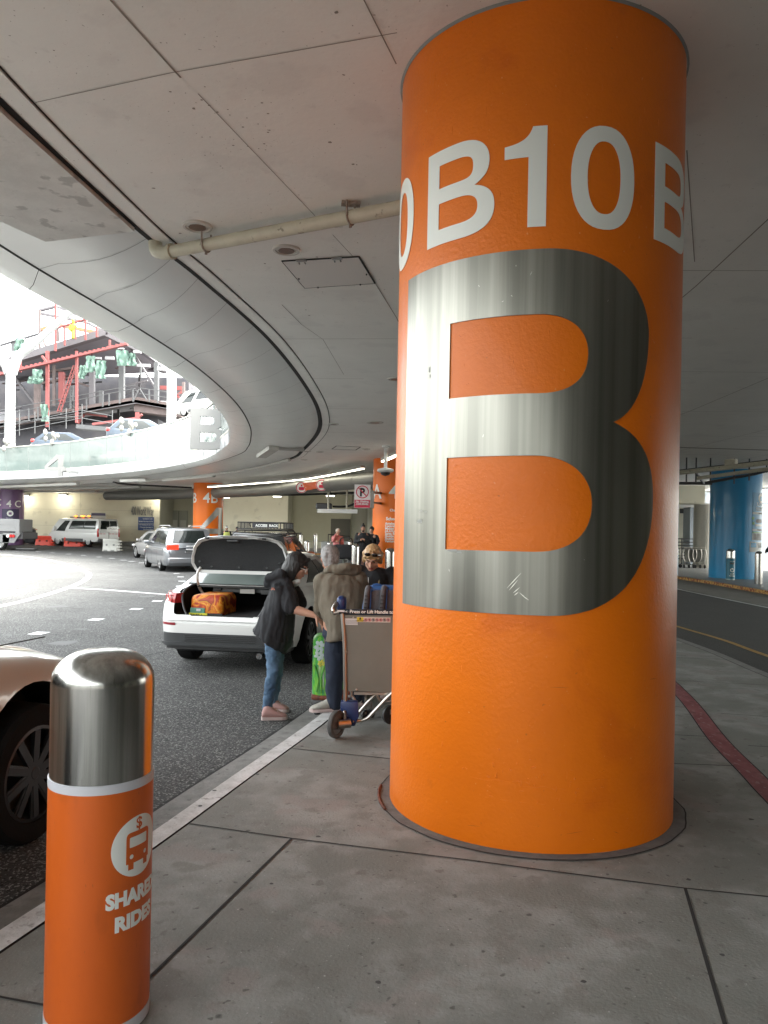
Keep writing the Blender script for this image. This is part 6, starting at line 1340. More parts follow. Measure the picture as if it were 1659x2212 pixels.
for x, y0, y1, w, m in ((283, 350, 620, 12, brn), (265, 860, 1090, 36, brn), (385, 740, 1030, 18, brn), (655, 780, 1030, 34, pur), (866, 740, 1000, 36, gry), (1112, 720, 990, 30, gry), (540, 570, 640, 22, brn), (330, 600, 700, 20, brn), (440, 790, 1000, 36, redst), (720, 920, 1010, 26, gry), (1305, 860, 1050, 18, brn), (1000, 740, 830, 10, gry)): fb('column', [(x, y0), (x, y1)], w*U, w*U, m, 86)
for pts, w, m in (([(280, 352), (400, 322), (600, 405)], 14, pur), ([(285, 372), (600, 432), (740, 500)], 16, pur), ([(285, 490), (410, 455), (700, 510)], 22, mat('rust_orange_steel', (.38, .16, .08), .7)), ([(400, 470), (410, 570)], 10, brn), ([(300, 540), (322, 600)], 8, brn), ([(0, 600), (250, 525), (400, 480)], 7, gry), ([(95, 575), (95, 640)], 8, gry),
                  ([(915, 600), (1100, 895)], 12, pur), ([(115, 840), (255, 1025)], 12, pur), ([(620, 640), (690, 700)], 8, gry), ([(540, 760), (540, 860), (660, 900)], 12, brn), ([(300, 870), (560, 820)], 16, brn), ([(330, 790), (660, 740)], 16, brn)): fb('beam', pts, .5, w*U, m, 87)
for x0, y0, x1, y1 in ((0, 1095, 960, 905), (0, 1060, 960, 880)): fb('guard_rail', [(x0, y0), (x1, y1)], .12, 4*U, gry, 84)
fb('guard_rail', [(990, 900), (1200, 930), (1300, 950)], .12, 4*U, gry, 84); fb('guard_rail', [(990, 940), (1300, 985)], .12, 4*U, gry, 84); fb('guard_brace', [(1045, 990), (992, 905), (945, 1000)], .15, 6*U, gry, 83.8)
for x in (60, 140, 205, 270, 345, 430, 520, 615, 730, 775, 850, 945, 1060, 1120, 1250): y = (1180-x*.19) if x < 970 else 990+(x-970)*.16; fb('guard_post', [(x, y-5), (x, y-95)], .15, 5*U, gry, 84)
for i in range(13): t = i/12; b = MB(); a = zp(414+112*t, 1062-315*t, 83.5); b.beam(a, zp(414+112*t+20, 1062-315*t+4, 83.5), .2, 5*U); b.build('ladder_rung', redst, fr, O)
fb('ladder_rail', [(408, 1070), (524, 740)], .2, 6*U, redst, 83.5); fb('ladder_rail', [(430, 1072), (540, 745)], .2, 6*U, redst, 83.5)
for i in range(8): fb('lattice', [(500+(i % 2)*18, 890+i*20), (518-(i % 2)*18, 910+i*20)], .1, 4*U, gry, 84)
fb('lattice', [(500, 880), (500, 1050)], .15, 5*U, gry, 84); fb('lattice', [(518, 880), (518, 1050)], .15, 5*U, gry, 84)
random.seed(5)
for i, (x0, y0, x1, y1) in enumerate(((228, 768, 297, 868), (608, 672, 672, 790), (565, 740, 610, 835), (683, 705, 752, 835), (828, 632, 918, 742), (292, 1018, 343, 1140), (908, 655, 962, 745), (105, 545, 172, 640), (200, 820, 300, 872))):
    b = MB(); nx, ny = 6, 8; a = zp(x0, y0, 81.5); c = zp(x1, y1, 81.5); V = []
    for j in range(ny+1):
        for k in range(nx+1): V.append(Vector((a.x+(c.x-a.x)*k/nx*(1+.08*math.sin(j*1.3+i))+random.uniform(-.04, .04), 81.5+.16*math.sin(k*1.9+j*.5+i)+random.uniform(-.1, .1), a.z+(c.z-a.z)*j/ny+random.uniform(-.04, .04))))
    b.add(V, [(j*(nx+1)+k, j*(nx+1)+k+1, (j+1)*(nx+1)+k+1, (j+1)*(nx+1)+k) for j in range(ny) for k in range(nx)]); b.build('tarpaulin', tarp, fr, O, smooth=1)
random.seed(8)
for i in range(34):
    x = random.uniform(-20, 1150); y = random.uniform(640, 1120)+(-.15*x if random.random() < .5 else 0); vert = random.random() < .45; l = random.uniform(40, 190)
    fb('cross_member', [(x, y), (x, y+l*.7)] if vert else [(x, y), (x+l, y-l*random.uniform(.05, .25))], .3, random.uniform(4, 11)*U, random.choice((brn, pur, pur, gry, redst)), random.uniform(90, 104))

b = MB()
for x, y, w, h in ((520, 370, 60, 16), (560, 395, 50, 14), (620, 435, 50, 12), (700, 690, 40, 14), (780, 690, 60, 22), (860, 622, 40, 10), (975, 645, 50, 18), (1020, 742, 90, 20), (1150, 765, 60, 26)): b = MB(); b.box(zp(x, y, 83), (w*U, .3, h*U)); b.build('white_sheet', mat('grey_sheet', (.30, .30, .31), .6), fr, O)
hw = root('person', zp(517, 555, 81), 'worker in a yellow high visibility jacket standing up on the steel frame', 'person'); b = MB(); b.cap((0, 0, .2), (0, 0, .95), .18, .16); b.cap((-.1, 0, 1.0), (.1, 0, 1.45), .26, .22); b.ell((0, 0, 1.82), (.14, .15, .17)); b.cap((-.25, 0, 1.5), (-.4, 0, 1.0), .08, .06); b.cap((.25, 0, 1.5), (.45, 0, 1.15), .08, .06)
b.build('clothed_body', mat('hi_vis_yellow', (.28, .29, .03), .6), hw, smooth=1); b = MB(); b.ell((0, 0, 1.95), (.18, .20, .12)); b.build('hard_hat', MATS['hi_vis_yellow'], hw, smooth=1)
# scaffold rail in front of the vehicles
sr2 = root('scaffold_rail', zp(580, 1180, 66), 'grey scaffold guard rail on the edge behind the shuttle van', 'railing'); O = sr2.location; U2 = 66/F*.304
b = MB()
for pts in (([(-40, 1185), (580, 1060), (800, 1100)]), ([(-40, 1235), (580, 1115), (800, 1155)]), ([(-40, 1155), (580, 1100)])): b.tube([zp(*p, 66) for p in pts], 2.6*U2, 6)
b.build('rail', gry, sr2, O)
for x, y0, y1 in ((32, 1110, 1260), (138, 1085, 1240), (248, 1070, 1225), (350, 1060, 1200), (470, 1045, 1190), (583, 1015, 1180), (798, 1060, 1215)): b = MB(); b.tube([zp(x, y0, 66), zp(x, y1, 66)], 3*U2, 6); b.build('post', gry, sr2, O)
b = MB(); b.beam(zp(560, 1180, 66), zp(800, 1200, 66), 1.2, 28*U2); b.build('platform', gry, sr2, O)
# ================================================================ people
skin = mat('skin', (.50, .27, .19), .5, col2=(.56, .31, .22), nscale=14, spec=.35); skin2 = mat('tan_skin', (.40, .20, .13), .5, spec=.35)
hairb = mat('black_hair', (.006, .005, .005), .55, col2=(.014, .012, .011), nscale=60, stretch=(1, 1, .15), bump=.5, bscale=60); hairg = mat('grey_hair', (.20, .19, .185), .6, col2=(.34, .33, .325), nscale=45, bump=.6, bscale=110)
hairy = mat('blonde_hair', (.36, .20, .085), .45, col2=(.56, .36, .18), nscale=50, stretch=(1, 1, .2), bump=.5, bscale=60)
hood_m = mat('black_jersey', (.012, .013, .016), .85, col2=(.020, .021, .025), nscale=7, bump=.8, bscale=9); denim = mat('blue_denim', (.035, .075, .135), .8, col2=(.09, .16, .25), nscale=5, nlo=.38, nhi=.66, bump=.8, bscale=13)
olive = mat('olive_softshell', (.120, .098, .070), .8, col2=(.150, .124, .090), nscale=4, bump=.8, bscale=7); navyt = mat('navy_trousers', (.012, .018, .035), .85, col2=(.02, .028, .05), nscale=5, bump=.7, bscale=12)
pinks = mat('pink_shoe', (.40, .235, .215), .7, bump=.3, bscale=60); sole = mat('pale_sole', (.50, .40, .38), .7); creams = mat('cream_shoe', (.44, .42, .36), .7, col2=(.30, .29, .26), nscale=20)
lipm = mat('lips', (.38, .10, .09), .5); eyem = mat('dark_eye', (.015, .010, .008), .3); glassf = mat('clear_frame', (.75, .70, .66), .25)

def folds(o, amp, fx, fz, seed=0.):       # soft creases
    me = o.data; n = len(me.vertices); nr = [0.]*(3*n); co_ = [0.]*(3*n); me.vertices.foreach_get('normal', nr); me.vertices.foreach_get('co', co_)
    for i in range(n):
        x, y, z = co_[3*i:3*i+3]; q = (noise.noise(Vector((x*fx+seed, y*fx, z*fz)))+.5*noise.noise(Vector((x*fx*2.3, y*fx*2.3+seed, z*fz*2.1))))*amp
        co_[3*i] += nr[3*i]*q; co_[3*i+1] += nr[3*i+1]*q; co_[3*i+2] += nr[3*i+2]*q
    me.vertices.foreach_set('co', co_); me.update()
def J(z, Y): return at(*Z1(*z), Y)
def head_prims(b, c, f, up, k=1.0):
    """c = centre of skull, f = facing direction, up = up of head; k = scale (1 -> 0.23 m tall)"""
    f = Vector(f).normalized(); up = Vector(up); up = (up-f*up.dot(f)).normalized(); r = f.cross(up); M = Matrix((r, f, up)).transposed(); E_ = M.to_euler()
    def P_(x, y, z): return Vector(c)+(r*x+f*y+up*z)*k
    b.ell(P_(0, -.012, .022), (.074*k, .092*k, .092*k), E_, 20, 14); b.ell(P_(0, .022, -.035), (.057*k, .066*k, .080*k), E_, 18, 12)
    b.ell(P_(0, .055, -.088), (.026*k, .024*k, .022*k), E_, 12, 8)                  # chin
    b.cap(P_(0, .083, .020), P_(0, .104, -.026), .0075*k, .0125*k, 10); b.ell(P_(-.010, .094, -.030), (.008*k, .009*k, .007*k), E_, 8, 6); b.ell(P_(.010, .094, -.030), (.008*k, .009*k, .007*k), E_, 8, 6)
    for s in (-1, 1):
        b.cap(P_(s*.012, .080, .030), P_(s*.048, .064, .028), .010*k, .007*k, 8)     # brow
        b.ell(P_(s*.042, .058, -.022), (.019*k, .017*k, .018*k), E_, 10, 8)          # cheek
        b.cap(P_(s*.050, .030, -.06), P_(s*.014, .064, -.092), .014*k, .013*k, 8)    # jaw
        b.ell(P_(s*.074, -.008, -.012), (.008*k, .020*k, .032*k), E_, 10, 8)         # ear
    b.cap(P_(-.018, .078, -.060), P_(.018, .078, -.060), .0075*k, .0075*k, 8)
    return P_, E_, r, f, up
def face_parts(P_, E_, par, o, k, m=lipm, shut=False):
    b = MB(); b.cap(P_(-.019, .0845, -.056), P_(.019, .0845, -.056), .0032*k, .0032*k, 8); b.cap(P_(-.014, .085, -.063), P_(.014, .085, -.063), .0042*k, .0042*k, 8); b.build('lips', m, par, o, smooth=1)
    for s in (-1, 1): b = MB(); b.ell(P_(s*.030, .0755, .008), (.0125*k, .006*k, (.0022 if shut else .0055)*k), E_, 10, 6); b.build('eye', eyem, par, o, smooth=1); b = MB(); b.cap(P_(s*.016, .0885, .030), P_(s*.046, .072, .033), .0035*k, .0022*k, 6); b.build('eyebrow', m if False else hairb, par, o, smooth=1)
def hand(b, w, d, pn, s=1, curl=.35, k=1.):
    """wrist w, pointing d, palm normal pn; s = thumb side sign"""
    d = Vector(d).normalized(); pn = Vector(pn); pn = (pn-d*pn.dot(d)).normalized(); x = d.cross(pn)*s; w = Vector(w)
    b.cap(w, w+d*.03*k, .024*k, .028*k, 12, (pn, .62)); b.cap(w+d*.03*k, w+d*.075*k, .034*k, .037*k, 14, (pn, .42))
    for i, (off, L_) in enumerate(((.030, .072), (.011, .080), (-.009, .074), (-.028, .058))):
        p = w+d*.088*k+x*off*k; c = curl*(1+.12*i); q = d
        for j, l in enumerate((.42, .32, .26)):
            a = c*(j+.5); q = (d*math.cos(a)+pn*math.sin(a)).normalized(); p2 = p+q*L_*l*k; b.cap(p, p2, (.0092-.0007*j)*k, (.0085-.0009*j)*k, 8); p = p2
    t = w+d*.03*k+x*.028*k; t1 = t+(d*.7+x*.65+pn*.3).normalized()*.036*k; t2 = t1+(d*.9+x*.2+pn*.45).normalized()*.030*k; b.cap(t, t1, .013*k, .0105*k, 8); b.cap(t1, t2, .0105*k, .0088*k, 8)
def shoe(par, o, heel, toe, m, solem, w=.045, h=.085, nm='shoe', chunky=True):
    heel = Vector(heel); toe = Vector(toe); d = (toe-heel); L_ = d.length; d.normalize(); x = Vector((d.y, -d.x, 0)); z = Vector((0, 0, 1)); b = MB(); R_ = []
    for t, ww, hh, zc in ((-.02, .55, .50, .055), (.05, .78, .95, .052), (.2, .86, 1.05, .055), (.38, .88, .92, .048), (.55, .98, .66, .038), (.75, 1.0, .48, .030), (.92, .80, .36, .024), (1.0, .45, .22, .020)):
        c = heel+d*L_*t+z*(.018+hh*h*.5); R_.append([c+x*(w*ww*math.cos(a))+z*(hh*h*.5*math.sin(a)) for a in [2*PI*i/16 for i in range(16)]])
    b.v = [tuple(p) for r in R_ for p in r]; b.f = [(i*16+k, i*16+(k+1) % 16, (i+1)*16+(k+1) % 16, (i+1)*16+k) for i in range(len(R_)-1) for k in range(16)]+[tuple(range(16)), tuple((len(R_)-1)*16+k for k in range(16))]; b.m = [0]*len(b.f)
    s_ = b.build(nm, m, par, o, smooth=1.2); b = MB(); out = []
    for t, ww in ((-.04, .5), (0, .85), (.2, .92), (.5, .98), (.78, 1.06), (.95, .8), (1.02, .4)): out.append((t, ww))
    pl = [(t*L_, ww*w) for t, ww in out]+[(t*L_, -ww*w) for t, ww in out[::-1]]
    b.prism(pl, lambda u, v, q: heel+d*u+x*v+z*(.003+q), .026); b.build('sole', solem, s_, o)
    for t in (.42, .52, .62): b2 = MB(); c = heel+d*L_*t+z*(h*(1.02-t*.62)+.010); b2.tube([c-x*.022, c+z*.004, c+x*.022], .0035, 6); b2.build('lace', solem, s_, o)
    return s_
def leg(b, hip, knee, ankle, r0=.085, r1=.058, r2=.045): b.cap(hip, knee, r0, r1, 16); b.cap(knee, Vector(knee).lerp(Vector(ankle), .35), r1, r1*.98, 16); b.cap(Vector(knee).lerp(Vector(ankle), .35), ankle, r1*.98, r2, 16)

# ---------------------------------------------------------------- woman in the black hoodie
feet = on(*Z1(775, 1395), -.14); Yw = feet.y; Yf = Yw+.30
O = Vector((feet.x, Yw, -.14))
hd_c = J((948, 392), Yw+.10); fdir = Vector((.80, -.10, -.42)).normalized() if False else Vector((.86, -.05, -.36))
b = MB(); P_, E_, rr, ff, uu = head_prims(b, hd_c, fdir, (.36, 0, .93), 1.0)
neck = J((880, 470), Yw+.12); b.cap(neck, P_(0, -.02, -.05), .052, .048, 14)
sh = J((872, 520), Yw-.02); el = J((905, 668), Yw-.12); wr = J((1066, 716), Yw-.16); b.cap(neck, J((850, 620), Yw+.1), .05, .10); b.cap(sh, el, .05, .042); b.cap(el, el.lerp(wr, .4), .043, .040); b.cap(el.lerp(wr, .4), wr, .040, .025, 14)
hp_ = J((1125, 782), Yw-.16)-wr; hand(b, wr, hp_, (-.5, .3, -.75), -1, .25)
hipc = J((800, 860), Yw+.12); b.cap(J((850, 620), Yw+.1), hipc, .11, .115)
kn = J((790, 1085), Yw); an = J((748, 1325), Yw+.0); kf = J((812, 1075), Yf-.05); af = J((786, 1290), Yf-.02); b.cap(hipc+Vector((.0, -.08, 0)), kn, .075, .045); b.cap(kn, an, .045, .032); b.cap(hipc+Vector((0, .07, 0)), kf, .075, .045); b.cap(kf, af, .045, .032); b.cap(an, an+Vector((.10, 0, -.05)), .03, .03); b.cap(af, af+Vector((.10, 0, -.05)), .03, .03)
wo = organic(b, 'person', skin, None, O, .006, 5); wo.location = O; tag(wo, 'woman in a black hooded jacket and jeans reaching forward behind the open boot', 'person')
face_parts(P_, E_, wo, O, 1.)
b = MB(); leg(b, hipc+Vector((.0, -.085, .0)), kn, an+Vector((0, 0, .01)), .088, .060, .043); leg(b, hipc+Vector((0, .075, 0)), kf, af+Vector((0, 0, .01)), .088, .060, .043); b.cap(hipc+Vector((0, -.06, .04)), hipc+Vector((0, .06, .04)), .12, .12)
for q, c in ((.45, kn), (.6, kn), (.8, kn)): pass
jn = organic(b, 'jeans', denim, wo, O, .007, 3); folds(jn, .010, 14, 26, 2)
b = MB()                                  # hooded jacket, flaring to a wide hem
def ringat(zx0, zx1, zy, dy0, ry, tilt):
    a = J((zx0, zy-tilt), Yw+dy0); c = J((zx1, zy+tilt), Yw+dy0); m_ = (a+c)/2; ang = math.atan2(-(c.z-a.z), (c.x-a.x)); return (m_, (c-a).length/2, ry, (0, ang, 0))
b.rings([ringat(800, 900, 468, .06, .10, 8), ringat(775, 925, 515, .06, .18, 10), ringat(758, 935, 585, .07, .205, 12), ringat(735, 928, 665, .08, .215, 16), ringat(705, 925, 750, .09, .22, 30), ringat(672, 912, 840, .10, .235, 55), ringat(656, 868, 880, .11, .235, 76)], 40)
b.cap(sh+Vector((-.01, .01, .0)), sh.lerp(el, .55), .083, .080, 16); b.cap(sh.lerp(el, .55), el+Vector((.004, 0, .012)), .080, .072, 16); b.cap(sh+Vector((0, .26, 0)), el+Vector((.03, .34, .02)), .08, .07, 14)
b.cap(J((760, 475), Yw), J((840, 440), Yw-.02), .045, .050, 12); b.cap(J((760, 475), Yw+.2), J((840, 440), Yw+.22), .045, .05, 12); b.cap(J((765, 500), Yw+.02), J((765, 500), Yw+.18), .055, .055, 12); b.cap(J((770, 465), Yw), J((765, 465), Yw+.2), .04, .04, 12)
jk = organic(b, 'hooded_jacket', hood_m, wo, O, .0085, 4)
folds(jk, .022, 9, 2.6); folds(jk, .006, 34, 9, 4)
b = MB(); e2 = el.lerp(wr, .09); e1_ = el.lerp(wr, -.03); b.tube([e1_+Vector((-.012, 0, 0)), e2+Vector((-.02, 0, .0))], [.068, .062], 16); c_ = b.build('rolled_cuff', hood_m, jk, O, smooth=1)
b = MB(); 
for i, (zx, zy) in enumerate(((776, 545), (785, 543), (795, 545), (781, 535), (790, 536))): b.ell(J((zx, zy), Yw-.148), (.006, .004, .006), None, 8, 6)
b.build('embroidered_motif', mat('motif_pink', (.5, .22, .16), .6), jk, O)
b = MB()                                  # bob hair
def hp2(x, y, z): return P_(x, y, z)
b.ell(P_(0, -.022, .032), (.088, .106, .100), E_, 22, 16)
for i in range(15):
    a = math.radians(-22+i*(224/14)); cx_ = math.cos(a); sy_ = -math.sin(a)
    b.cap(P_(cx_*.066, -.015+sy_*.072, .035), P_(cx_*.074, -.02+sy_*.082, -.045), .030, .029, 10); b.cap(P_(cx_*.074, -.02+sy_*.082, -.045), P_(cx_*.070, -.022+sy_*.080, -.122+.02*math.sin(i*2.)), .029, .017, 10)
for s in (-1, 1): b.cap(P_(s*.012, .070, .098), P_(s*.072, .040, .035), .018, .016, 10)
hr = organic(b, 'hair', hairb, wo, O, .006, 6); folds(hr, .004, 40, 8, 3)
b = MB()
for s in (-1, 1):
    c = P_(s*.033, .092, .002); b.tube([c+(rr*math.cos(a)*.026+uu*math.sin(a)*.021) for a in [2*PI*i/16 for i in range(17)]], .0022, 6); b.tube([P_(s*.058, .088, .006), P_(s*.076, .0, .002)], .0022, 6)
b.tube([P_(-.008, .096, .006), P_(.008, .096, .006)], .002, 6); b.build('spectacles', glassf, wo, O)
b = MB(); b.cap(J((958, 490), Yw+.03), J((930, 500), Yw+.06), .022, .03, 10); b.cap(J((955, 492), Yw+.15), J((930, 505), Yw+.1), .026, .035, 10); organic(b, 'white_collar', mat('white_blouse', (.5, .5, .48), .8), wo, O, .008, 4)
gr = Vector((0, 0, -.14))
h0 = on(*Z1(708, 1403), -.14); t0 = on(*Z1(878, 1398), -.14); shoe(wo, O, h0+Vector((.01, 0, 0)), t0, pinks, sole, .046, .10)
h1 = on(*Z1(762, 1345), -.14); t1 = on(*Z1(888, 1352), -.14); shoe(wo, O, h1+Vector((0, 0, 0)), t1, pinks, sole, .046, .10)

# ---------------------------------------------------------------- man in the olive jacket
Ym = 6.55; O = Vector((J((1190, 1300), Ym).x, Ym, 0)); hc_ = J((1160, 340), Ym+.20)
b = MB(); P_, E_, rr, ff, uu = head_prims(b, hc_, (-.20, .90, -.38), (-.05, .38, .92), .98)
nk = J((1165, 425), Ym+.10); b.cap(nk, P_(0, -.02, -.05), .050, .046, 14)
ls = J((1105, 490), Ym+.04); le = J((1095, 660), Ym+.12); lw = J((1116, 748), Ym+.26); b.cap(ls, le, .05, .042); b.cap(le, lw, .042, .027); hand(b, lw, J((1130, 790), Ym+.30)-lw, (.6, -.5, 0), 1, .3, .95)
rs = J((1345, 480), Ym+.05); re = J((1400, 640), Ym+.25); rw = J((1390, 690), Ym+.5); b.cap(rs, re, .05, .04); b.cap(re, rw, .04, .027); hand(b, rw, Vector((0, .4, -.2)), (-.8, 0, -.3), 1, .5)
b.cap(nk, J((1220, 620), Ym+.05), .045, .13); hc2 = J((1215, 800), Ym+.03); b.cap(J((1220, 620), Ym+.05), hc2, .13, .13)
la = J((1190, 1285), Ym+.06); lk = J((1190, 1060), Ym); ra = J((1345, 1270), Ym+.32); rk = J((1320, 1060), Ym+.20)
lh = hc2+Vector((-.03, 0, -.03)); rh = hc2+Vector((.14, .06, -.03)); b.cap(lh, lk, .08, .05); b.cap(lk, la, .05, .035); b.cap(rh, rk, .08, .05); b.cap(rk, ra, .05, .035); b.cap(la, la+Vector((-.1, .02, -.03)), .03, .03); b.cap(ra, ra+Vector((0, .1, -.03)), .03, .03)
mn = organic(b, 'person', skin2, None, O, .006, 5); mn.location = O; tag(mn, 'grey haired man in an olive jacket seen from behind on the kerb', 'person'); face_parts(P_, E_, mn, O, .98)
b = MB(); leg(b, lh+Vector((0, 0, .02)), lk, la, .098, .078, .070); leg(b, rh, rk, ra, .095, .075, .068); b.cap(lh, rh, .11, .11); tr = organic(b, 'trousers', navyt, mn, O, .009, 4); folds(tr, .012, 9, 9, 2)
b = MB()
def ring2(x0, x1, zy, dy, ry, tilt=0): a = J((x0, zy-tilt), Ym+dy); c = J((x1, zy+tilt), Ym+dy); ang = math.atan2(-(c.z-a.z), (c.x-a.x)); return ((a+c)/2, (c-a).length/2, ry, (0, ang, 0))
b.rings([ring2(1150, 1310, 425, .08, .10), ring2(1105, 1355, 455, .07, .145, 2), ring2(1078, 1382, 500, .06, .165, 2), ring2(1080, 1392, 570, .05, .175), ring2(1092, 1390, 660, .04, .18), ring2(1112, 1378, 740, .03, .18, -8), ring2(1125, 1366, 800, .03, .18, -22), ring2(1124, 1352, 850, .03, .175, -40)], 40)
b.cap(ls+Vector((.01, 0, 0)), le, .078, .068, 16); b.cap(le, lw+Vector((0, -.01, .02)), .068, .052, 16); b.cap(rs, re, .08, .068, 16); b.cap(re, rw, .066, .05, 14)
b.cap(J((1135, 862), Ym+.02), J((1124, 895), Ym+.02), .03, .012, 10)
jk = organic(b, 'jacket', olive, mn, O, .0085, 4); folds(jk, .020, 8, 3.6, 5); folds(jk, .005, 30, 12, 4)
b = MB(); b.cap(J((1165, 412), Ym-.02), J((1275, 395), Ym-.06), .036, .040, 14); b.cap(J((1275, 395), Ym-.06), J((1350, 405), Ym+.0), .040, .034, 14); b.cap(J((1140, 425), Ym+.02), J((1180, 405), Ym-.02), .028, .036, 12); b.cap(J((1200, 412), Ym-.03), J((1330, 420), Ym-.02), .045, .042, 14); b.cap(J((1350, 405), Ym), J((1300, 420), Ym+.12), .034, .03, 12)
hh = organic(b, 'hood', olive, jk, O, .008, 4); folds(hh, .008, 16, 10, 1)
b = MB(); b.ell(P_(0, -.020, .028), (.082, .094, .096), E_, 22, 16); b.cap(P_(-.04, -.075, -.01), P_(-.035, -.070, -.055), .035, .026); b.cap(P_(.04, -.075, -.01), P_(.035, -.070, -.055), .035, .026); b.cap(P_(0, -.080, -.01), P_(0, -.070, -.085), .040, .034); b.cap(P_(-.045, -.055, -.03), P_(-.03, -.06, -.085), .034, .028); b.cap(P_(.045, -.055, -.03), P_(.03, -.06, -.085), .034, .028); hr = organic(b, 'hair', hairg, mn, O, .006, 4); folds(hr, .003, 60, 60, 7)
ht_ = on(*Z1(1180, 1362), 0.0); shoe(mn, O, Vector((la.x+.045, la.y+.03, -.0)), Vector((la.x-.20, la.y-.05, -.0)), creams, sole, .05, .105, 'trainer'); shoe(mn, O, Vector((ra.x+.01, ra.y-.06, 0)), Vector((ra.x-.03, ra.y+.22, 0)), creams, sole, .05, .10, 'trainer')

# ---------------------------------------------------------------- blonde woman
Yb = 7.25; O = Vector((J((1450, 900), Yb).x, Yb+.02, 0)); hc_ = J((1440, 340), Yb-.02)
b = MB(); P_, E_, rr, ff, uu = head_prims(b, hc_, (-.13, -.83, -.55), (.02, -.45, .88), .98)
nk = J((1452, 440), Yb+.06); b.cap(nk, P_(0, -.03, -.05), .050, .045, 14); b.cap(nk, J((1455, 560), Yb+.05), .05, .11); hc2 = J((1455, 850), Yb+.1); b.cap(J((1455, 560), Yb+.05), hc2, .12, .12)
rs = J((1360, 430), Yb+.05); re = J((1345, 590), Yb-.05); rw = J((1400, 620), Yb-.30); ls = J((1560, 440), Yb+.05); le = J((1585, 600), Yb-.05); lw = J((1520, 640), Yb-.30)
for s, a_, c_, d_ in ((1, rs, re, rw), (-1, ls, le, lw)): b.cap(a_, c_, .045, .04); b.cap(c_, d_, .04, .026); hand(b, d_, Vector((.06*s, -.12, -.02)), (0, 0, -1), s, .4, .9)
for s in (-1, 1): k_ = hc2+Vector((s*.09, -.02, -.42)); a_ = Vector((hc2.x+s*.10, Yb+.05, .08)); b.cap(hc2+Vector((s*.08, 0, 0)), k_, .08, .05); b.cap(k_, a_, .05, .035); b.cap(a_, a_+Vector((0, -.12, -.04)), .03, .03)
bl = organic(b, 'person', skin, None, O, .006, 5); bl.location = O; tag(bl, 'blonde woman in a black jacket looking down with sunglasses on her hair', 'person'); face_parts(P_, E_, bl, O, .98, lipm, True)
b = MB()
for s in (-1, 1): leg(b, hc2+Vector((s*.08, 0, 0)), hc2+Vector((s*.09, -.02, -.42)), Vector((hc2.x+s*.10, Yb+.05, .08)), .09, .065, .055)
organic(b, 'trousers', navyt, bl, O, .009, 4)
b = MB()
def ring3(x0, x1, zy, ry): a = J((x0, zy), Yb+.06); c = J((x1, zy), Yb+.06); return ((a+c)/2, (c-a).length/2, ry, None)
b.rings([ring3(1395, 1520, 405, .075), ring3(1350, 1568, 432, .12), ring3(1342, 1580, 480, .15), ring3(1352, 1572, 600, .165), ring3(1355, 1565, 760, .165), ring3(1350, 1570, 880, .17)], 36)
b.cap(rs, re, .068, .06, 14); b.cap(re, rw, .06, .045, 14); b.cap(ls, le, .068, .06, 14); b.cap(le, lw, .06, .045, 14)
for s in (-1, 1): b.cap(nk+Vector((s*.075, .02, .03)), nk+Vector((s*.045, -.10, -.06)), .026, .022, 10)
b.cap(nk+Vector((-.07, .05, .03)), nk+Vector((.07, .05, .03)), .03, .03, 10)
jk = organic(b, 'jacket', hood_m, bl, O, .0085, 3); folds(jk, .010, 12, 5, 8)
b = MB(); b.prism([(-.026, .02), (.030, .02), (.010, -.11), (0, -.13)], lambda u, v, d: Vector((nk.x+u, nk.y-.120+d+v*.35, nk.z-.01+v)), .05); b.build('neckline', skin, bl, O, smooth=1)
b = MB(); b.tube(cat([nk+Vector((.055, -.04, .02)), nk+Vector((.05, -.145, -.06)), nk+Vector((.035, -.15, -.20)), nk+Vector((.03, -.15, -.30))], 5), .008, 6); b.build('lanyard', mat('flowered_lanyard', (.30, .12, .05), .6, col2=(.10, .18, .06), nscale=60), bl, O)
b = MB(); b.tube(cat([nk+Vector((-.055, -.04, .02)), nk+Vector((-.05, -.145, -.06)), nk+Vector((-.045, -.15, -.20)), nk+Vector((-.03, -.15, -.28))], 5), .003, 6); b.build('earphone_cord', white, bl, O)
b = MB(); b.ell(P_(0, -.024, .034), (.086, .104, .098), E_, 22, 16)
for s in (-1, 1): b.cap(P_(s*.074, -.01, .05), P_(s*.080, -.012, -.045), .024, .018, 12); b.cap(P_(s*.070, -.06, .02), P_(s*.06, -.07, -.08), .032, .022, 12); b.cap(P_(s*.015, .060, .104), P_(s*.066, .058, .048), .020, .013, 10)
b.cap(P_(-.02, .070, .098), P_(.035, .078, .062), .017, .010, 10)
hr = organic(b, 'hair', hairy, bl, O, .006, 4); folds(hr, .004, 45, 12, 3)
b = MB(); sg = bpy.data.objects
for s in (-1, 1): b.ell(P_(s*.034, .080, .098), (.029, .010, .021), E_, 14, 8); b.tube([P_(s*.062, .07, .096), P_(s*.086, .0, .05)], .003, 6)
b.tube([P_(-.01, .086, .10), P_(.01, .086, .10)], .003, 6); b.build('sunglasses', mat('tortoise_lens', (.02, .012, .008), .08, coat=.8), bl, O, smooth=.8)
for s in (-1, 1): shoe(bl, O, Vector((hc2.x+s*.10, Yb+.11, 0)), Vector((hc2.x+s*.11, Yb-.14, 0)), creams, sole, .045, .09)

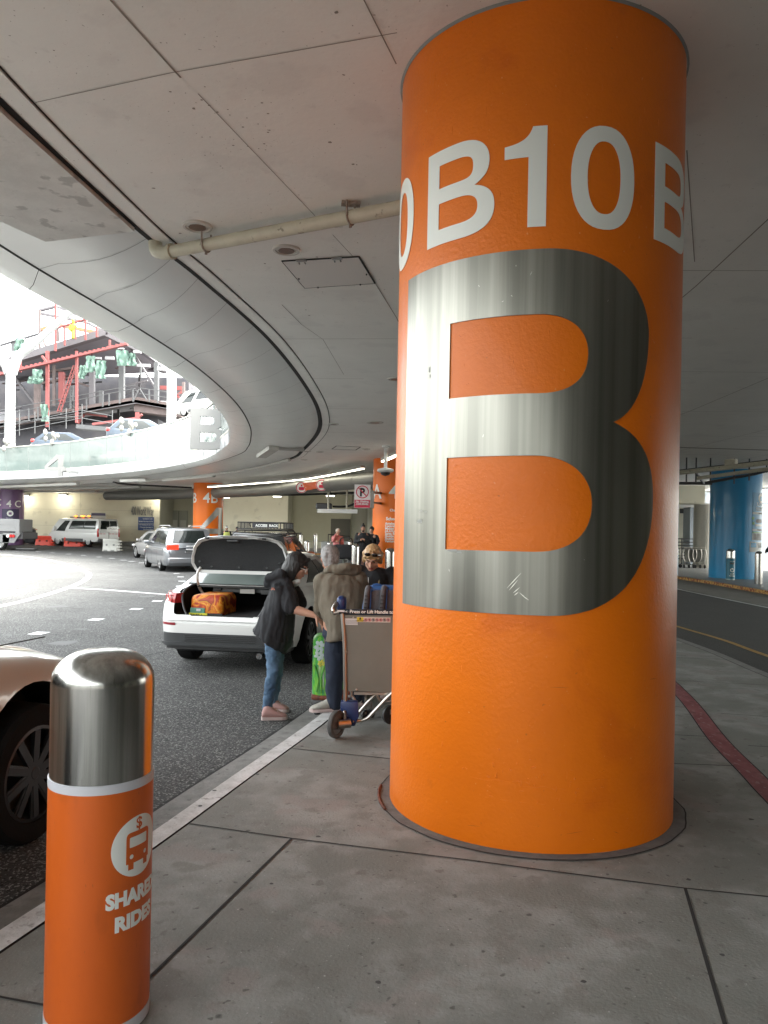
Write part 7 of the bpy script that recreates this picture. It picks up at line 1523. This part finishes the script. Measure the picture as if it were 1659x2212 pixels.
# ================================================================ luggage trolley, rucksack, green suitcase
Yc = 5.85; O = Vector((J((1400, 1300), Yc).x, Yc, 0)); ct = root('luggage_trolley', O, 'luggage trolley with a grey steel panel half hidden by the main pillar', 'trolley')
tub = mat('trolley_steel', (.48, .45, .41), .28, 1.); pg = mat('trolley_panel_grey', (.150, .152, .128), .45, col2=(.172, .173, .148), nscale=4, spots=[(9, .68, (.40, .39, .36), .6, 5)])
def C(x, y, d=0.): return J((x, y), Yc+d)
b = MB(); q0 = C(1250, 712); q1 = C(1262, 1212); q2 = C(1560, 1225); q3 = C(1570, 715); W2 = Vector((.30, 0, 0))
b.add([q0, q1, q2+W2, q3+W2]+[p+Vector((0, .02, 0)) for p in (q0, q1, q2+W2, q3+W2)], [(0, 1, 2, 3), (4, 7, 6, 5), (0, 4, 5, 1), (1, 5, 6, 2), (2, 6, 7, 3), (3, 7, 4, 0)]); pn_ = b.build('side_panel', pg, ct, O)
b = MB(); b.lathe([(.008, 0), (.008, .006), (.001, .009)], 10, C(1335, 1203)-Vector((0, .002, 0)), Euler((PI/2, 0, 0))); b.lathe([(.007, 0), (.007, .006), (.001, .008)], 10, C(1272, 955)-Vector((0, .012, 0)), Euler((PI/2, 0, 0))); b.lathe([(.006, 0), (.006, .006), (.001, .008)], 10, C(1315, 728)-Vector((0, .002, 0)), Euler((PI/2, 0, 0))); b.build('bolt', tub, ct, O)
def plate2(nm, x0, y0, x1, y1, m, off=.003, par=pn_): a = C(x0, y0); c = C(x1, y1); b = MB(); b.box(((a.x+c.x)/2, Yc-off, (a.z+c.z)/2), (c.x-a.x, .002, a.z-c.z)); return b.build(nm, m, par, O)
plate2('white_label', 1260, 734, 1345, 778, mat('label_white', (.62, .62, .62), .5)); plate2('warning_strip', 1338, 724, 1560, 762, mat('strip_pale', (.60, .55, .50), .5)); plate2('caution_label', 1340, 726, 1382, 756, mat('caution_yellow', (.70, .52, .03), .5), .005)
for i in range(7):
    a = C(1398+i*24.5, 744); b = MB(); put(b, outline([ring2d(.0125, 18), ring2d(.0098, 18)], .001), (a.x, Yc-.006, a.z)); b.beam((a.x-.008, Yc-.007, a.z+.008), (a.x+.008, Yc-.007, a.z-.008), .002, .002); b.build('prohibition_mark', sred if i % 3 != 2 else dgrey, pn_, O)
    b = MB(); b.ell((a.x, Yc-.0055, a.z), (.006, .001, .007), None, 8, 6); b.build('pictogram', dgrey, pn_, O)
b = MB(); a = C(1361, 733); b.prism([(-.010, -.010), (.010, -.010), (0, .010)], lambda u, v, d: Vector((a.x+u, Yc-.0075+d, a.z+v)), .001); put(b, text2d('CAUTION', .014, .001, .02, 'CENTER'), (a.x, Yc-.007, C(1361, 753).z)); b.build('caution_lettering', black, pn_, O)
b = MB(); 
for i in range(5): a = C(1270, 745+i*6); b.box((a.x+.045, Yc-.005, a.z), (.095, .001, .0018))
b.build('small_print', dgrey, pn_, O)
ub = C(1244, 700); u1 = C(1258, 900); u2 = C(1262, 1100); u3 = C(1264, 1290); u4 = C(1266, 1400)
b = MB(); b.tube(cat([ub, u1, u2, u3, u4], 6), .016, 14); b.build('upright', tub, ct, O, smooth=1)
hb0 = C(1190, 690); b = MB(); b.tube([C(1222, 690), C(1300, 690), C(1570, 690)+W2], .020, 16); hbm = b.build('handle_bar', mat('bar_black', (.018, .02, .028), .35), ct, O, smooth=1)
b = MB(); t = text2d('Press or Lift Handle to Release Brake', .036, .0006, .02); put(b, t, (C(1292, 700).x, Yc-.0215, C(1292, 697).z)); put(b, text2d('<', .030, .0006, .02), (C(1262, 700).x, Yc-.0215, C(1262, 697).z)); b.build('lettering', lett, hbm, O)
b = MB(); b.box((C(1235, 682).x, Yc-.018, C(1235, 684).z), (.055, .008, .014)); b.build('white_tag', mat('label_white', (.62, .62, .62), .5), hbm, O)
b = MB(); b.tube(cat([C(1185, 700), C(1184, 680), C(1190, 660, .02), C(1204, 640, .05), C(1222, 625, .10)], 5), [.016]*4+[.018]*17, 14); b.tube([C(1185, 698), C(1222, 692)], .017, 12); b.build('handle_arm', tub, ct, O, smooth=1)
bluep_ = mat('trolley_blue_plastic', (.012, .03, .12), .35); b = MB(); p = C(1238, 636, .10); b.rbox(p, (.072, .12, .115), .03, seg=4); b.build('corner_block', bluep_, ct, O, smooth=.8); b = MB(); b.tube([C(1250, 712, .05), C(1570, 712, .05)+W2], .018, 12); b.build('blue_bar', bluep_, ct, O, smooth=1)
b = MB(); b.prism([(-.055, .06), (.075, .06), (.085, -.05), (.055, -.125), (.01, -.125), (-.055, -.04)], lambda u, v, d: C(1280, 1330)+Vector((u, d-.03, v)), .07); b.build('castor_housing', bluep_, ct, O, bevel=.008, smooth=.6)
wc = C(1207, 1425, -.06); rw_ = (C(1207, 1340).z-C(1207, 1520).z)/2
wz = rw_+.002; wc = Vector((wc.x, Yc-.10, wz)); E_w = Euler((0, PI/2, math.radians(-30)))
wd_ = .034; b = MB(); b.lathe([(rw_*.72, -wd_/2), (rw_*.97, -wd_/2), (rw_, -wd_*.3), (rw_, wd_*.3), (rw_*.97, wd_/2), (rw_*.72, wd_/2), (rw_*.72, -wd_/2)], 36, wc, E_w); b.build('front_wheel', mat('grey_rubber', (.07, .068, .066), .7), ct, O, smooth=.6)
b = MB(); b.lathe([(rw_*.72, -wd_*.3), (rw_*.45, -wd_*.2), (rw_*.2, -wd_*.4), (.001, -wd_*.4)], 30, wc, E_w); b.lathe([(rw_*.72, wd_*.3), (rw_*.4, wd_*.2), (rw_*.2, wd_*.4), (.001, wd_*.4)], 30, wc, E_w); b.build('wheel_hub', mat('hub_grey', (.10, .095, .09), .5), ct, O, smooth=.6)
b = MB(); ax2 = Vector((.085, -.0, 0)); b.tube([wc+Vector((.01, 0, 0)), wc+Vector((.10, .03, .0))], .034, 20); b.tube([wc+Vector((.06, .02, .02)), Vector((wc.x+.055, Yc, C(1270, 1330).z))], .017, 12); b.build('axle', tub, ct, O, smooth=.6)
b = MB(); b.tube(cat([C(1310, 1412, -.02), C(1360, 1408), C(1410, 1390), C(1450, 1350), C(1560, 1235), C(1620, 1190)], 6), .014, 12); b.build('lower_rail', tub, ct, O, smooth=1)
b = MB(); b.tube(cat([C(1310, 1395, .2), C(1340, 1370, .2), C(1400, 1300, .2), C(1470, 1225, .2)], 6), .013, 12); b.tube(cat([C(1280, 1250, .1), C(1310, 1250, .1), C(1335, 1300, .1), C(1340, 1360, .15), C(1320, 1400, .1)], 6), .012, 12); b.tube(cat([C(1465, 1225, .25), C(1480, 1260, .25), C(1510, 1280, .25), C(1600, 1275, .25)], 5), .011, 10); b.tube([C(1303, 1215, .05), C(1303, 1250, .05)], .010, 8); b.build('base_frame', tub, ct, O, smooth=1)
for x, y, dd, R_ in ((1432, 1292, .55, .035), (1395, 1330, .5, .04), (1560, 1350, .35, .078)):
    p = C(x, y, dd); p.z = R_+.002; b = MB(); b.lathe([(R_*.55, -.014), (R_*.97, -.014), (R_, 0), (R_*.97, .014), (R_*.55, .014), (R_*.5, .004), (.001, .004)], 24, p, Euler((0, PI/2, math.radians(-55)))); b.build('castor', mat('castor_black', (.03, .03, .03), .6), ct, O, smooth=.6)
    b = MB(); b.tube([p, p+Vector((0, 0, .14))], .010, 8); b.build('castor_stem', tub, ct, O)
b = MB(); b.box(C(1500, 1180, .35)+Vector((.1, 0, 0)), (.62, .6, .02)); b.build('load_deck', tub, ct, O)
# rucksack resting on the trolley
Yr = 6.02; O = Vector((J((1460, 700), Yr).x, Yr+.1, J((1460, 705), Yr).z)); rk_ = root('rucksack', O, 'blue and grey rucksack standing on the luggage trolley', 'rucksack')
bl1 = mat('rucksack_blue', (.02, .085, .26), .6, bump=.3, bscale=50); gr1 = mat('rucksack_grey', (.075, .072, .08), .7, bump=.5, bscale=40)
def K_(x, y, d=0.): return J((x, y), Yr+d)
a = K_(1358, 705); c = K_(1590, 705); tp_ = K_(1450, 522); wd2 = c.x-a.x+.12; hh_ = tp_.z-a.z
prof = [(0, -.05), (wd2, -.05), (wd2*1.0, hh_*.55), (wd2*.97, hh_*.8)]+bez((wd2*.97, hh_*.8), (wd2*.93, hh_*.98), (wd2*.8, hh_), (wd2*.55, hh_), 6)+[(wd2*.36, hh_)]+bez((wd2*.36, hh_), (wd2*.14, hh_), (.045, hh_*.92), (.035, hh_*.7), 6)
b = MB(); b.prism(prof, lambda u, v, d: Vector((a.x+u, Yr+d, a.z+v)), .20); b.build('body', bl1, rk_, O, bevel=.02, smooth=.8)
ix = .046; prof2 = [(ix, 0), (wd2-ix, 0), (wd2-ix, hh_*.7)]+bez((wd2-ix, hh_*.7), (wd2*.9, hh_*.86), (wd2*.75, hh_*.87), (wd2*.55, hh_*.87), 5)+bez((wd2*.4, hh_*.87), (wd2*.24, hh_*.87), (ix+.04, hh_*.8), (ix+.02, hh_*.6), 5)
b = MB(); b.prism(prof2, lambda u, v, d: Vector((a.x+u, Yr-.014+d, a.z+v)), .02); b.build('back_pad', gr1, rk_, O, bevel=.005, smooth=.8)
for x0, x1 in ((1395, 1425), (1500, 1540)):
    p = K_(x0, 700, -.03); q = K_(x0+14, 560, -.03); q2 = K_(x0+22, 530, -.0)
    b = MB(); b.tube(cat([p, p.lerp(q, .5), q, q2], 6), .024, 10); st_ = b.build('shoulder_strap', gr1, rk_, O, smooth=1)
    for t in (.1, .28, .46, .64, .82): c_ = p.lerp(q, t); b = MB(); b.prism([(-.016, -.004), (-.010, -.007), (.014, 0), (-.010, .007), (-.016, .004)], lambda u, v, d: c_+Vector((u, -.028+d, v)), .004); b.build('webbing_loop', black, st_, O)
    b = MB(); b.tube([K_(x0+30, 700, -.035), K_(x0+38, 540, -.035)], .004, 6); b.build('blue_piping', bl1, rk_, O)
b = MB(); b.tube(cat([K_(1440, 527, .06), K_(1455, 512, .06), K_(1490, 512, .06), K_(1505, 527, .06)], 5), .007, 8); b.build('haul_loop', bl1, rk_, O)
# green suitcase standing on the kerb
sp0 = J((1050, 1250), 7.0); O = Vector((sp0.x+.20, 7.02, -.11)); ss = root('suitcase', O, 'green and blue flower painted upright suitcase beside the man', 'suitcase'); ss.rotation_euler.z = math.radians(4)
gm_ = case_mat('green_flower_fabric', [(.30, (.02, .22, .10)), (.74, (.45, .58, .50)), (.40, (.07, .38, .05)), (.47, (.22, .52, .04)), (.54, (.03, .30, .14)), (.62, (.30, .50, .10))], 5.5, (2.6, 2.6, .55), 1.2)
hh_ = J((1050, 835), 7.0).z-(-.11)-.13; b = MB(); b.rbox((0, 0, .13+hh_/2), (.42, .27, hh_), .065, seg=5); sh_ = b.build('shell', gm_, ss, smooth=.8)
b = MB(); b.rbox((0, 0, .125), (.41, .26, .10), .05, seg=4); b.build('grey_base', mat('case_grey', (.09, .09, .09), .6), ss, smooth=.8)
b = MB(); b.rbox((0, 0, .165), (.43, .28, .05), .02); b.rbox((.08, -.05, .20), (.25, .21, .09), .04); b.build('earth_patch', mat('earth_brown', (.28, .07, .03), .6, col2=(.10, .04, .03), nscale=30, stretch=(1, 1, .4)), ss, smooth=.8)
fb_ = mat('iris_blue', (.02, .05, .30), .5, col2=(.10, .18, .50), nscale=40); fy = mat('flower_white', (.52, .60, .58), .5); fyel = mat('flower_yellow', (.62, .55, .08), .5)
random.seed(11)
def petal(cx_, cz_, r, m, nm, n=6):
    b = MB()
    for i in range(n): a = 2*PI*i/n+random.random()*.5; b.ell((cx_+math.cos(a)*r*.55, -.137, cz_+math.sin(a)*r*.55), (r*.42, .004, r*.30), Euler((0, -a, 0)), 10, 6)
    b.build(nm, m, sh_)
petal(-.02, .13+hh_*.70, .075, fb_, 'blue_flower', 7); petal(-.01, .13+hh_*.60, .05, fb_, 'blue_flower'); petal(.07, .13+hh_*.86, .04, fb_, 'blue_flower'); petal(-.15, .13+hh_*.84, .055, fy, 'white_flower'); petal(-.15, .13+hh_*.70, .05, fy, 'white_flower'); petal(-.13, .13+hh_*.58, .035, fyel, 'yellow_flower'); petal(-.06, .13+hh_*.56, .03, fyel, 'yellow_flower'); petal(-.02, .13+hh_*.66, .02, fyel, 'yellow_flower', 4)
leafm = mat('leaf_green', (.05, .30, .07), .6, col2=(.20, .48, .06), nscale=12); 
for i in range(9):
    x = -.17+i*.042; b = MB(); z0 = .20+random.uniform(0, .05); z1 = .13+hh_*random.uniform(.40, .58); b.tube(cat([Vector((x, -.137, z0)), Vector((x+random.uniform(-.02, .02), -.138, (z0+z1)/2)), Vector((x+random.uniform(-.03, .03), -.137, z1))], 5), [.010]*5+[.008]*5+[.002], 6); b.build('leaf', leafm, sh_, smooth=1)
for sx in (-.16, .16):
    for sy in (-.09, .09):
        b = MB(); b.lathe([(.001, -.02), (.032, -.018), (.032, .018), (.001, .02)], 18, (sx, sy, .033), Euler((0, PI/2, .5))); b.rbox((sx, sy, .07), (.05, .05, .05), .01); b.build('wheel', black, ss, smooth=.6)
b = MB(); b.tube([(-.10, 0, .13+hh_-.01), (-.10, 0, .13+hh_+.012), (.10, 0, .13+hh_+.012), (.10, 0, .13+hh_-.01)], .009, 8); b.build('handle', black, ss)
# ================================================================ people and things farther off
def walker(loc, H, face, tops, legs, hairm, label, arms=((.1, -.25), (.1, -.25)), lean=0., skinm=skin, elbows=None, hat=None, legspread=.10, step=0., long=False, vox=.012, torso=1.):
    """loc = feet; face = heading in degrees; arms: hand targets in body axes (x right, y forward, z) as fraction of H"""
    O = Vector(loc); h = math.radians(face); f = Vector((math.sin(h), math.cos(h), 0)); r = Vector((f.y, -f.x, 0))
    def B(x, y, z): return O+(r*x+f*(y+lean*max(0, z-.5)*1.0)+Vector((0, 0, z)))*H
    b = MB(); P_, E_, rr, ff, uu = head_prims(b, B(0, .01, .93), f+Vector((0, 0, -.25-lean*.6)), (0, 0, 1), H/1.75); b.cap(B(0, 0, .82), B(0, 0, .89), .055, .05, 12)
    b.cap(B(-.05, 0, .78), B(.05, 0, .78), .11*H/1.7, .11*H/1.7); b.cap(B(0, 0, .75), B(0, 0, .52), .12, .12)
    A = []
    for s, tgt, elb in ((-1, arms[0], elbows[0] if elbows else None), (1, arms[1], elbows[1] if elbows else None)):
        sh_ = B(s*.105, 0, .80); t = B(*tgt); e_ = B(*elb) if elb else sh_.lerp(t, .52)+r*s*.03*H-f*.03*H; A.append((sh_, e_, t)); b.cap(sh_, e_, .045, .038); b.cap(e_, t, .038, .025); hand(b, t, (t-e_), -r*s, s, .5, .95)
    L = []
    for s in (-1, 1): hp = B(s*.055, 0, .50); kn_ = B(s*legspread*.6, .02+step*s*.5, .28); an_ = B(s*legspread*.6, -.01+step*s, .05); L.append((hp, kn_, an_)); b.cap(hp, kn_, .07, .045); b.cap(kn_, an_, .045, .035)
    p = organic(b, 'person', skinm, None, O, .009, 3); p.location = O; tag(p, label, 'person')
    b = MB()
    for hp, kn_, an_ in L: leg(b, hp, kn_, an_, .085, .062, .055)
    b.cap(L[0][0]+Vector((0, 0, .03)), L[1][0]+Vector((0, 0, .03)), .105, .105); organic(b, 'trousers', legs, p, O, vox, 3)
    b = MB(); k = H/1.7*torso; ang = (0, 0, math.atan2(r.y, r.x)); b.rings([(B(0, 0, .845), .07*k, .06*k, ang), (B(0, 0, .82), .17*k, .10*k, ang), (B(0, 0, .78), .20*k, .125*k, ang), (B(0, 0, .65), .18*k, .13*k, ang), (B(0, 0, .54), .19*k, .135*k, ang), (B(0, 0, .47), .19*k, .135*k, ang)], 24)
    for sh_, e_, t in A: b.cap(sh_, e_, .065*k, .055*k); b.cap(e_, e_.lerp(t, .8), .055*k, .042*k)
    j = organic(b, 'top', tops, p, O, vox, 3); folds(j, .012, 10, 5, H)
    b = MB(); b.ell(P_(0, -.02, .03), (.083, .098, .098), E_, 18, 12); b.cap(P_(0, -.08, 0), P_(0, -.08, -.17 if long else -.05), .045, .04)
    if long:
        for s in (-1, 1): b.cap(P_(s*.07, -.02, .02), P_(s*.075, -.03, -.16), .03, .025)
    if hat != 'cap': organic(b, 'hair', hairm, p, O, .010, 3)
    for hp, kn_, an_ in L: shoe(p, O, Vector((an_.x, an_.y, O.z))-f*.07, Vector((an_.x, an_.y, O.z))+f*.17, creams if legs is not black else black, sole, .045, .085)
    return p, P_, E_, B, O
def GP(x, y, Y, z=0.): p = at(*Z4(x, y), Y); return Vector((p.x, Y, z))
pink_m = mat('pink_striped_hoodie', (.45, .13, .13), .85, col2=(.55, .22, .21), nscale=22); ltjean = mat('light_jeans', (.16, .26, .34), .8); blackc = mat('black_cotton', (.012, .012, .014), .85)
p, P_, E_, B, O = walker(GP(1148, 900, 29), 1.62, 150, pink_m, ltjean, hairy, 'woman in a pink hooded top and white cap holding a phone to her ear', arms=((.02, .10, .70), (.07, .09, .905)), elbows=((-.13, .02, .66), (.15, .06, .72)), hat='cap')
b = MB(); b.ell(P_(0, -.015, .045), (.088, .104, .085), E_, 18, 12); b.ell(P_(0, .10, .05), (.055, .06, .012), E_, 14, 8); b.build('cap', mat('cap_cream', (.50, .45, .38), .8), p, O, smooth=1)
p, P_, E_, B, O = walker(GP(1338, 900, 26.2), 1.78, 178, blackc, blackc, hairb, 'man in black with his hair in a bun looking down at his phone', arms=((-.015, .16, .70), (.03, .16, .70)), elbows=((-.15, .0, .66), (.15, .0, .66)), skinm=skin2, torso=1.08)
b = MB(); b.ell(P_(0, -.02, .135), (.032, .032, .036), E_, 12, 8); b.build('hair_bun', hairb, p, O, smooth=1); b = MB(); b.ell(P_(0, .06, -.085), (.045, .03, .035), E_, 12, 8); b.build('beard', hairb, p, O, smooth=1)
tag(MB().rbox(B(.005, .19, .715), (.08, .02, .13), .008, rot=Euler((-.9, 0, 0))).build('phone', black), 'small black phone held by the man with the bun', 'phone')
walker(GP(1404, 900, 27), 1.72, 200, blackc, blackc, hairb, 'dark haired person in black mostly hidden by the orange 4A pillar', arms=((-.14, .08, .62), (.10, .12, .72)))
p, P_, E_, B, O = walker(GP(317, 800, 43, .0), 1.70, 175, blackc, blackc, hairb, 'guard in a white visor and yellow vest beside the 4B pillar', arms=((-.14, .02, .5), (.14, .02, .5)))
b = MB(); b.ell(P_(0, .0, .06), (.09, .11, .05), E_, 16, 10); b.ell(P_(0, .1, .04), (.06, .06, .012), E_, 12, 6); b.build('visor', white, p, O, smooth=1)
b = MB(); b.rings([(B(0, 0, .80), .19, .135, None), (B(0, 0, .70), .195, .145, None), (B(0, 0, .56), .20, .15, None)], 20); b.build('vest', mat('vest_yellow', (.52, .56, .14), .7), p, O, smooth=1)
walker(GP(395, 800, 44, .0), 1.66, 190, mat('grey_top', (.25, .24, .23), .8), blackc, hairb, 'person behind the roof basket beside the guard', arms=((-.1, .1, .6), (.1, .1, .6)))
q = at(*Z3(1470, 500), 40); p, P_, E_, B, O = walker((q.x, 40, -.0), 1.70, -75, mat('maroon_top', (.14, .02, .03), .8), blackc, hairb, 'person in a maroon top and pale cap left of the 4B pillar', arms=((-.1, .22, .62), (.1, .24, .64)))
b = MB(); b.ell(P_(0, 0, .06), (.09, .11, .07), E_, 16, 10); b.build('cap', mat('cap_cream', (.50, .45, .38), .8), p, O, smooth=1)
q = at(*Z3(200, 560), 58.5); p, P_, E_, B, O = walker((q.x, 58.5, .10), 1.70, 80, mat('beige_top', (.24, .20, .14), .8), mat('grey_jeans', (.09, .10, .11), .8), hairb, 'long haired woman leaning on a dark suitcase by the cream wall', arms=((-.08, .36, .66), (.08, .38, .66)), lean=.25, long=True, step=.06, vox=.014)
q = at(*Z3(234, 560), 58.5); r = root('suitcase', (q.x+.05, 58.5, .10), 'tall dark suitcase under the leaning woman by the cream wall', 'suitcase'); b = MB(); b.rbox((0, 0, .62), (.62, .4, 1.05), .08); b.build('shell', mat('dark_case', (.03, .032, .035), .6), r, smooth=.7)
b = MB(); b.tube([(-.15, 0, 1.1), (-.15, 0, 1.25), (.15, 0, 1.25), (.15, 0, 1.1)], .02, 6); b.build('handle', black, r)
for sx in (-.22, .22): b = MB(); b.lathe([(.05, -.03), (.05, .03)], 12, (sx, 0, .055), Euler((0, PI/2, 0))); b.build('wheel', black, r)
q = at(*Z5(868, 1160), 25); p, P_, E_, B, O = walker((q.x+.22, 25, 0), 1.72, -40, mat('dark_puffer', (.015, .017, .028), .6, bump=.5, bscale=20), mat('navy_jeans', (.015, .03, .07), .8), hairb, 'person in a dark puffer jacket cut by the right edge of the picture', arms=((-.18, .10, .66), (.14, .1, .6)), elbows=((-.26, .02, .72), (.2, 0, .66)), torso=1.25)

# luggage of the waiting people
g = GP(1212, 930, 27.5); r = root('duffel_bag', (g.x, 27.5, .62), 'large black holdall with its handles up beside the woman in pink', 'bag'); b = MB(); b.rbox((0, 0, .18), (.95, .4, .52), .12, seg=4); b.build('body', blackc, r, smooth=.8)
for y in (-.12, .12): b = MB(); b.tube(cat([Vector((-.22, y, .40)), Vector((-.18, y, .66)), Vector((.18, y, .66)), Vector((.22, y, .40))], 4), .018, 6); b.build('handle', black, r)
r = root('suitcase', (g.x-.25, 27.6, 0), 'pale green grey suitcase under the black holdall', 'suitcase'); b = MB(); b.rbox((0, 0, .32), (.42, .3, .58), .05); b.build('shell', mat('case_sage', (.17, .20, .18), .5), r, smooth=.7); b = MB(); b.rbox((0, -.155, .45), (.25, .02, .12), .01); b.build('pocket', mat('case_grey', (.09, .09, .09), .6), r)
r = root('suitcase', (g.x+.35, 27.7, 0), 'dark suitcase under the right half of the black holdall', 'suitcase'); b = MB(); b.rbox((0, 0, .32), (.55, .35, .60), .05); b.build('shell', mat('case_dark', (.035, .035, .037), .5), r, smooth=.7); b = MB(); b.rbox((0, -.18, .32), (.3, .02, .4), .01); b.build('pocket', black, r)
g = GP(1290, 930, 26); r = root('suitcase', (g.x+.15, 26.6, 0), 'brownish red suitcase in front of the man in black', 'suitcase'); b = MB(); b.rbox((0, 0, .40), (.6, .3, .72), .05); b.build('shell', mat('case_rosy', (.16, .075, .06), .5), r, smooth=.7); b = MB(); b.tube([(-.1, 0, .72), (-.1, 0, 1.0), (.1, 0, 1.0), (.1, 0, .72)], .012, 6); b.build('handle', grey, r)
# railings and concrete blocks on the lane side
def railing(a, c, h, label, n=6, bars=4, m=black):
    a = Vector(a); c = Vector(c); r = root('railing', a, label, 'railing'); b = MB()
    for i in range(bars): z = h*(.25+.72*i/(bars-1)); b.tube([a+Vector((0, 0, z)), c+Vector((0, 0, z))], .028, 6)
    b.build('rail', m, r, a)
    for i in range(n): p = a.lerp(c, i/(n-1)); b = MB(); b.tube([p, p+Vector((0, 0, h))], .035, 6); b.build('post', m, r, a)
    return r
a = at(*Z4(345, 800), 47); c = at(*Z4(875, 800), 45); a.z = c.z = .05; a.y = 47; c.y = 45
railing(a, c, 1.35, 'long black railing behind the crossover, in front of the cream wall', 12)
for (x0, x1), Y, lb in (((1030, 1100), 40, 'pale concrete block left of the woman in pink'), ((1160, 1230), 41, 'pale concrete block right of the woman in pink')):
    a = at(*Z4(x0, 835), Y); c = at(*Z4(x1, 835), Y); r = root('concrete_block', ((a.x+c.x)/2, Y, 0), lb, 'block'); b = MB(); b.rbox((0, 0, a.z/2), (c.x-a.x, .8, a.z), .05); b.build('block_body', mat('pale_concrete', (.38, .385, .37), .7), r, smooth=.6)
    b = MB(); b.box((0, -.42, a.z*.2), (.5, .06, .12)); b.build('lifting_slot', joint, r)
# right side: railing and nested trolleys
a = at(*Z5(100, 900), 42); c = at(*Z5(318, 900), 42); a.z = c.z = 0; a.x -= 2.5
railing(a, c, 1.5, 'black slatted railing behind the parked trolleys', 5, 7)
TG = 'luggage trolleys nested in a row beyond the right lane'
def park_trolley(px, Y, lb, first=None):
    q = at(*Z5(px, 1000), Y)
    if first: r = copy_tree(first); r.location = (q.x, Y, 0); tag(r, lb, 'trolley', TG); return r
    r = root('parked_trolley', (q.x, Y, 0), lb, 'trolley', TG)
    b = MB(); b.tube(cat([Vector((-.30, 0, .95)), Vector((-.34, .0, .6)), Vector((-.20, .1, .2)), Vector((-.2, .9, .15))], 4), .022, 8); b.tube(cat([Vector((.30, 0, .95)), Vector((.34, 0, .6)), Vector((.20, .1, .2)), Vector((.2, .9, .15))], 4), .022, 8); b.tube([(-.3, 0, 1.02), (.3, 0, 1.02)], .03, 8); b.build('frame', tub, r, smooth=1)
    b = MB(); b.rbox((0, .03, .62), (.50, .02, .62), .01); b.build('back_panel', pg, r)
    for s in (-1, 1): b = MB(); b.lathe([(.09, -.025), (.09, .025)], 16, (s*.28, .0, .092), Euler((0, PI/2, 0))); b.build('wheel', black, r)
    return r
t0_ = park_trolley(235, 38.6, 'leftmost of the three upright parked trolleys'); park_trolley(275, 38.6, 'middle one of the three upright parked trolleys', t0_); park_trolley(312, 38.6, 'rightmost parked trolley, touching the round column', t0_); o_ = park_trolley(160, 39.2, 'parked trolley lying apart at the left of the row', t0_); o_.rotation_euler.z = 1.2
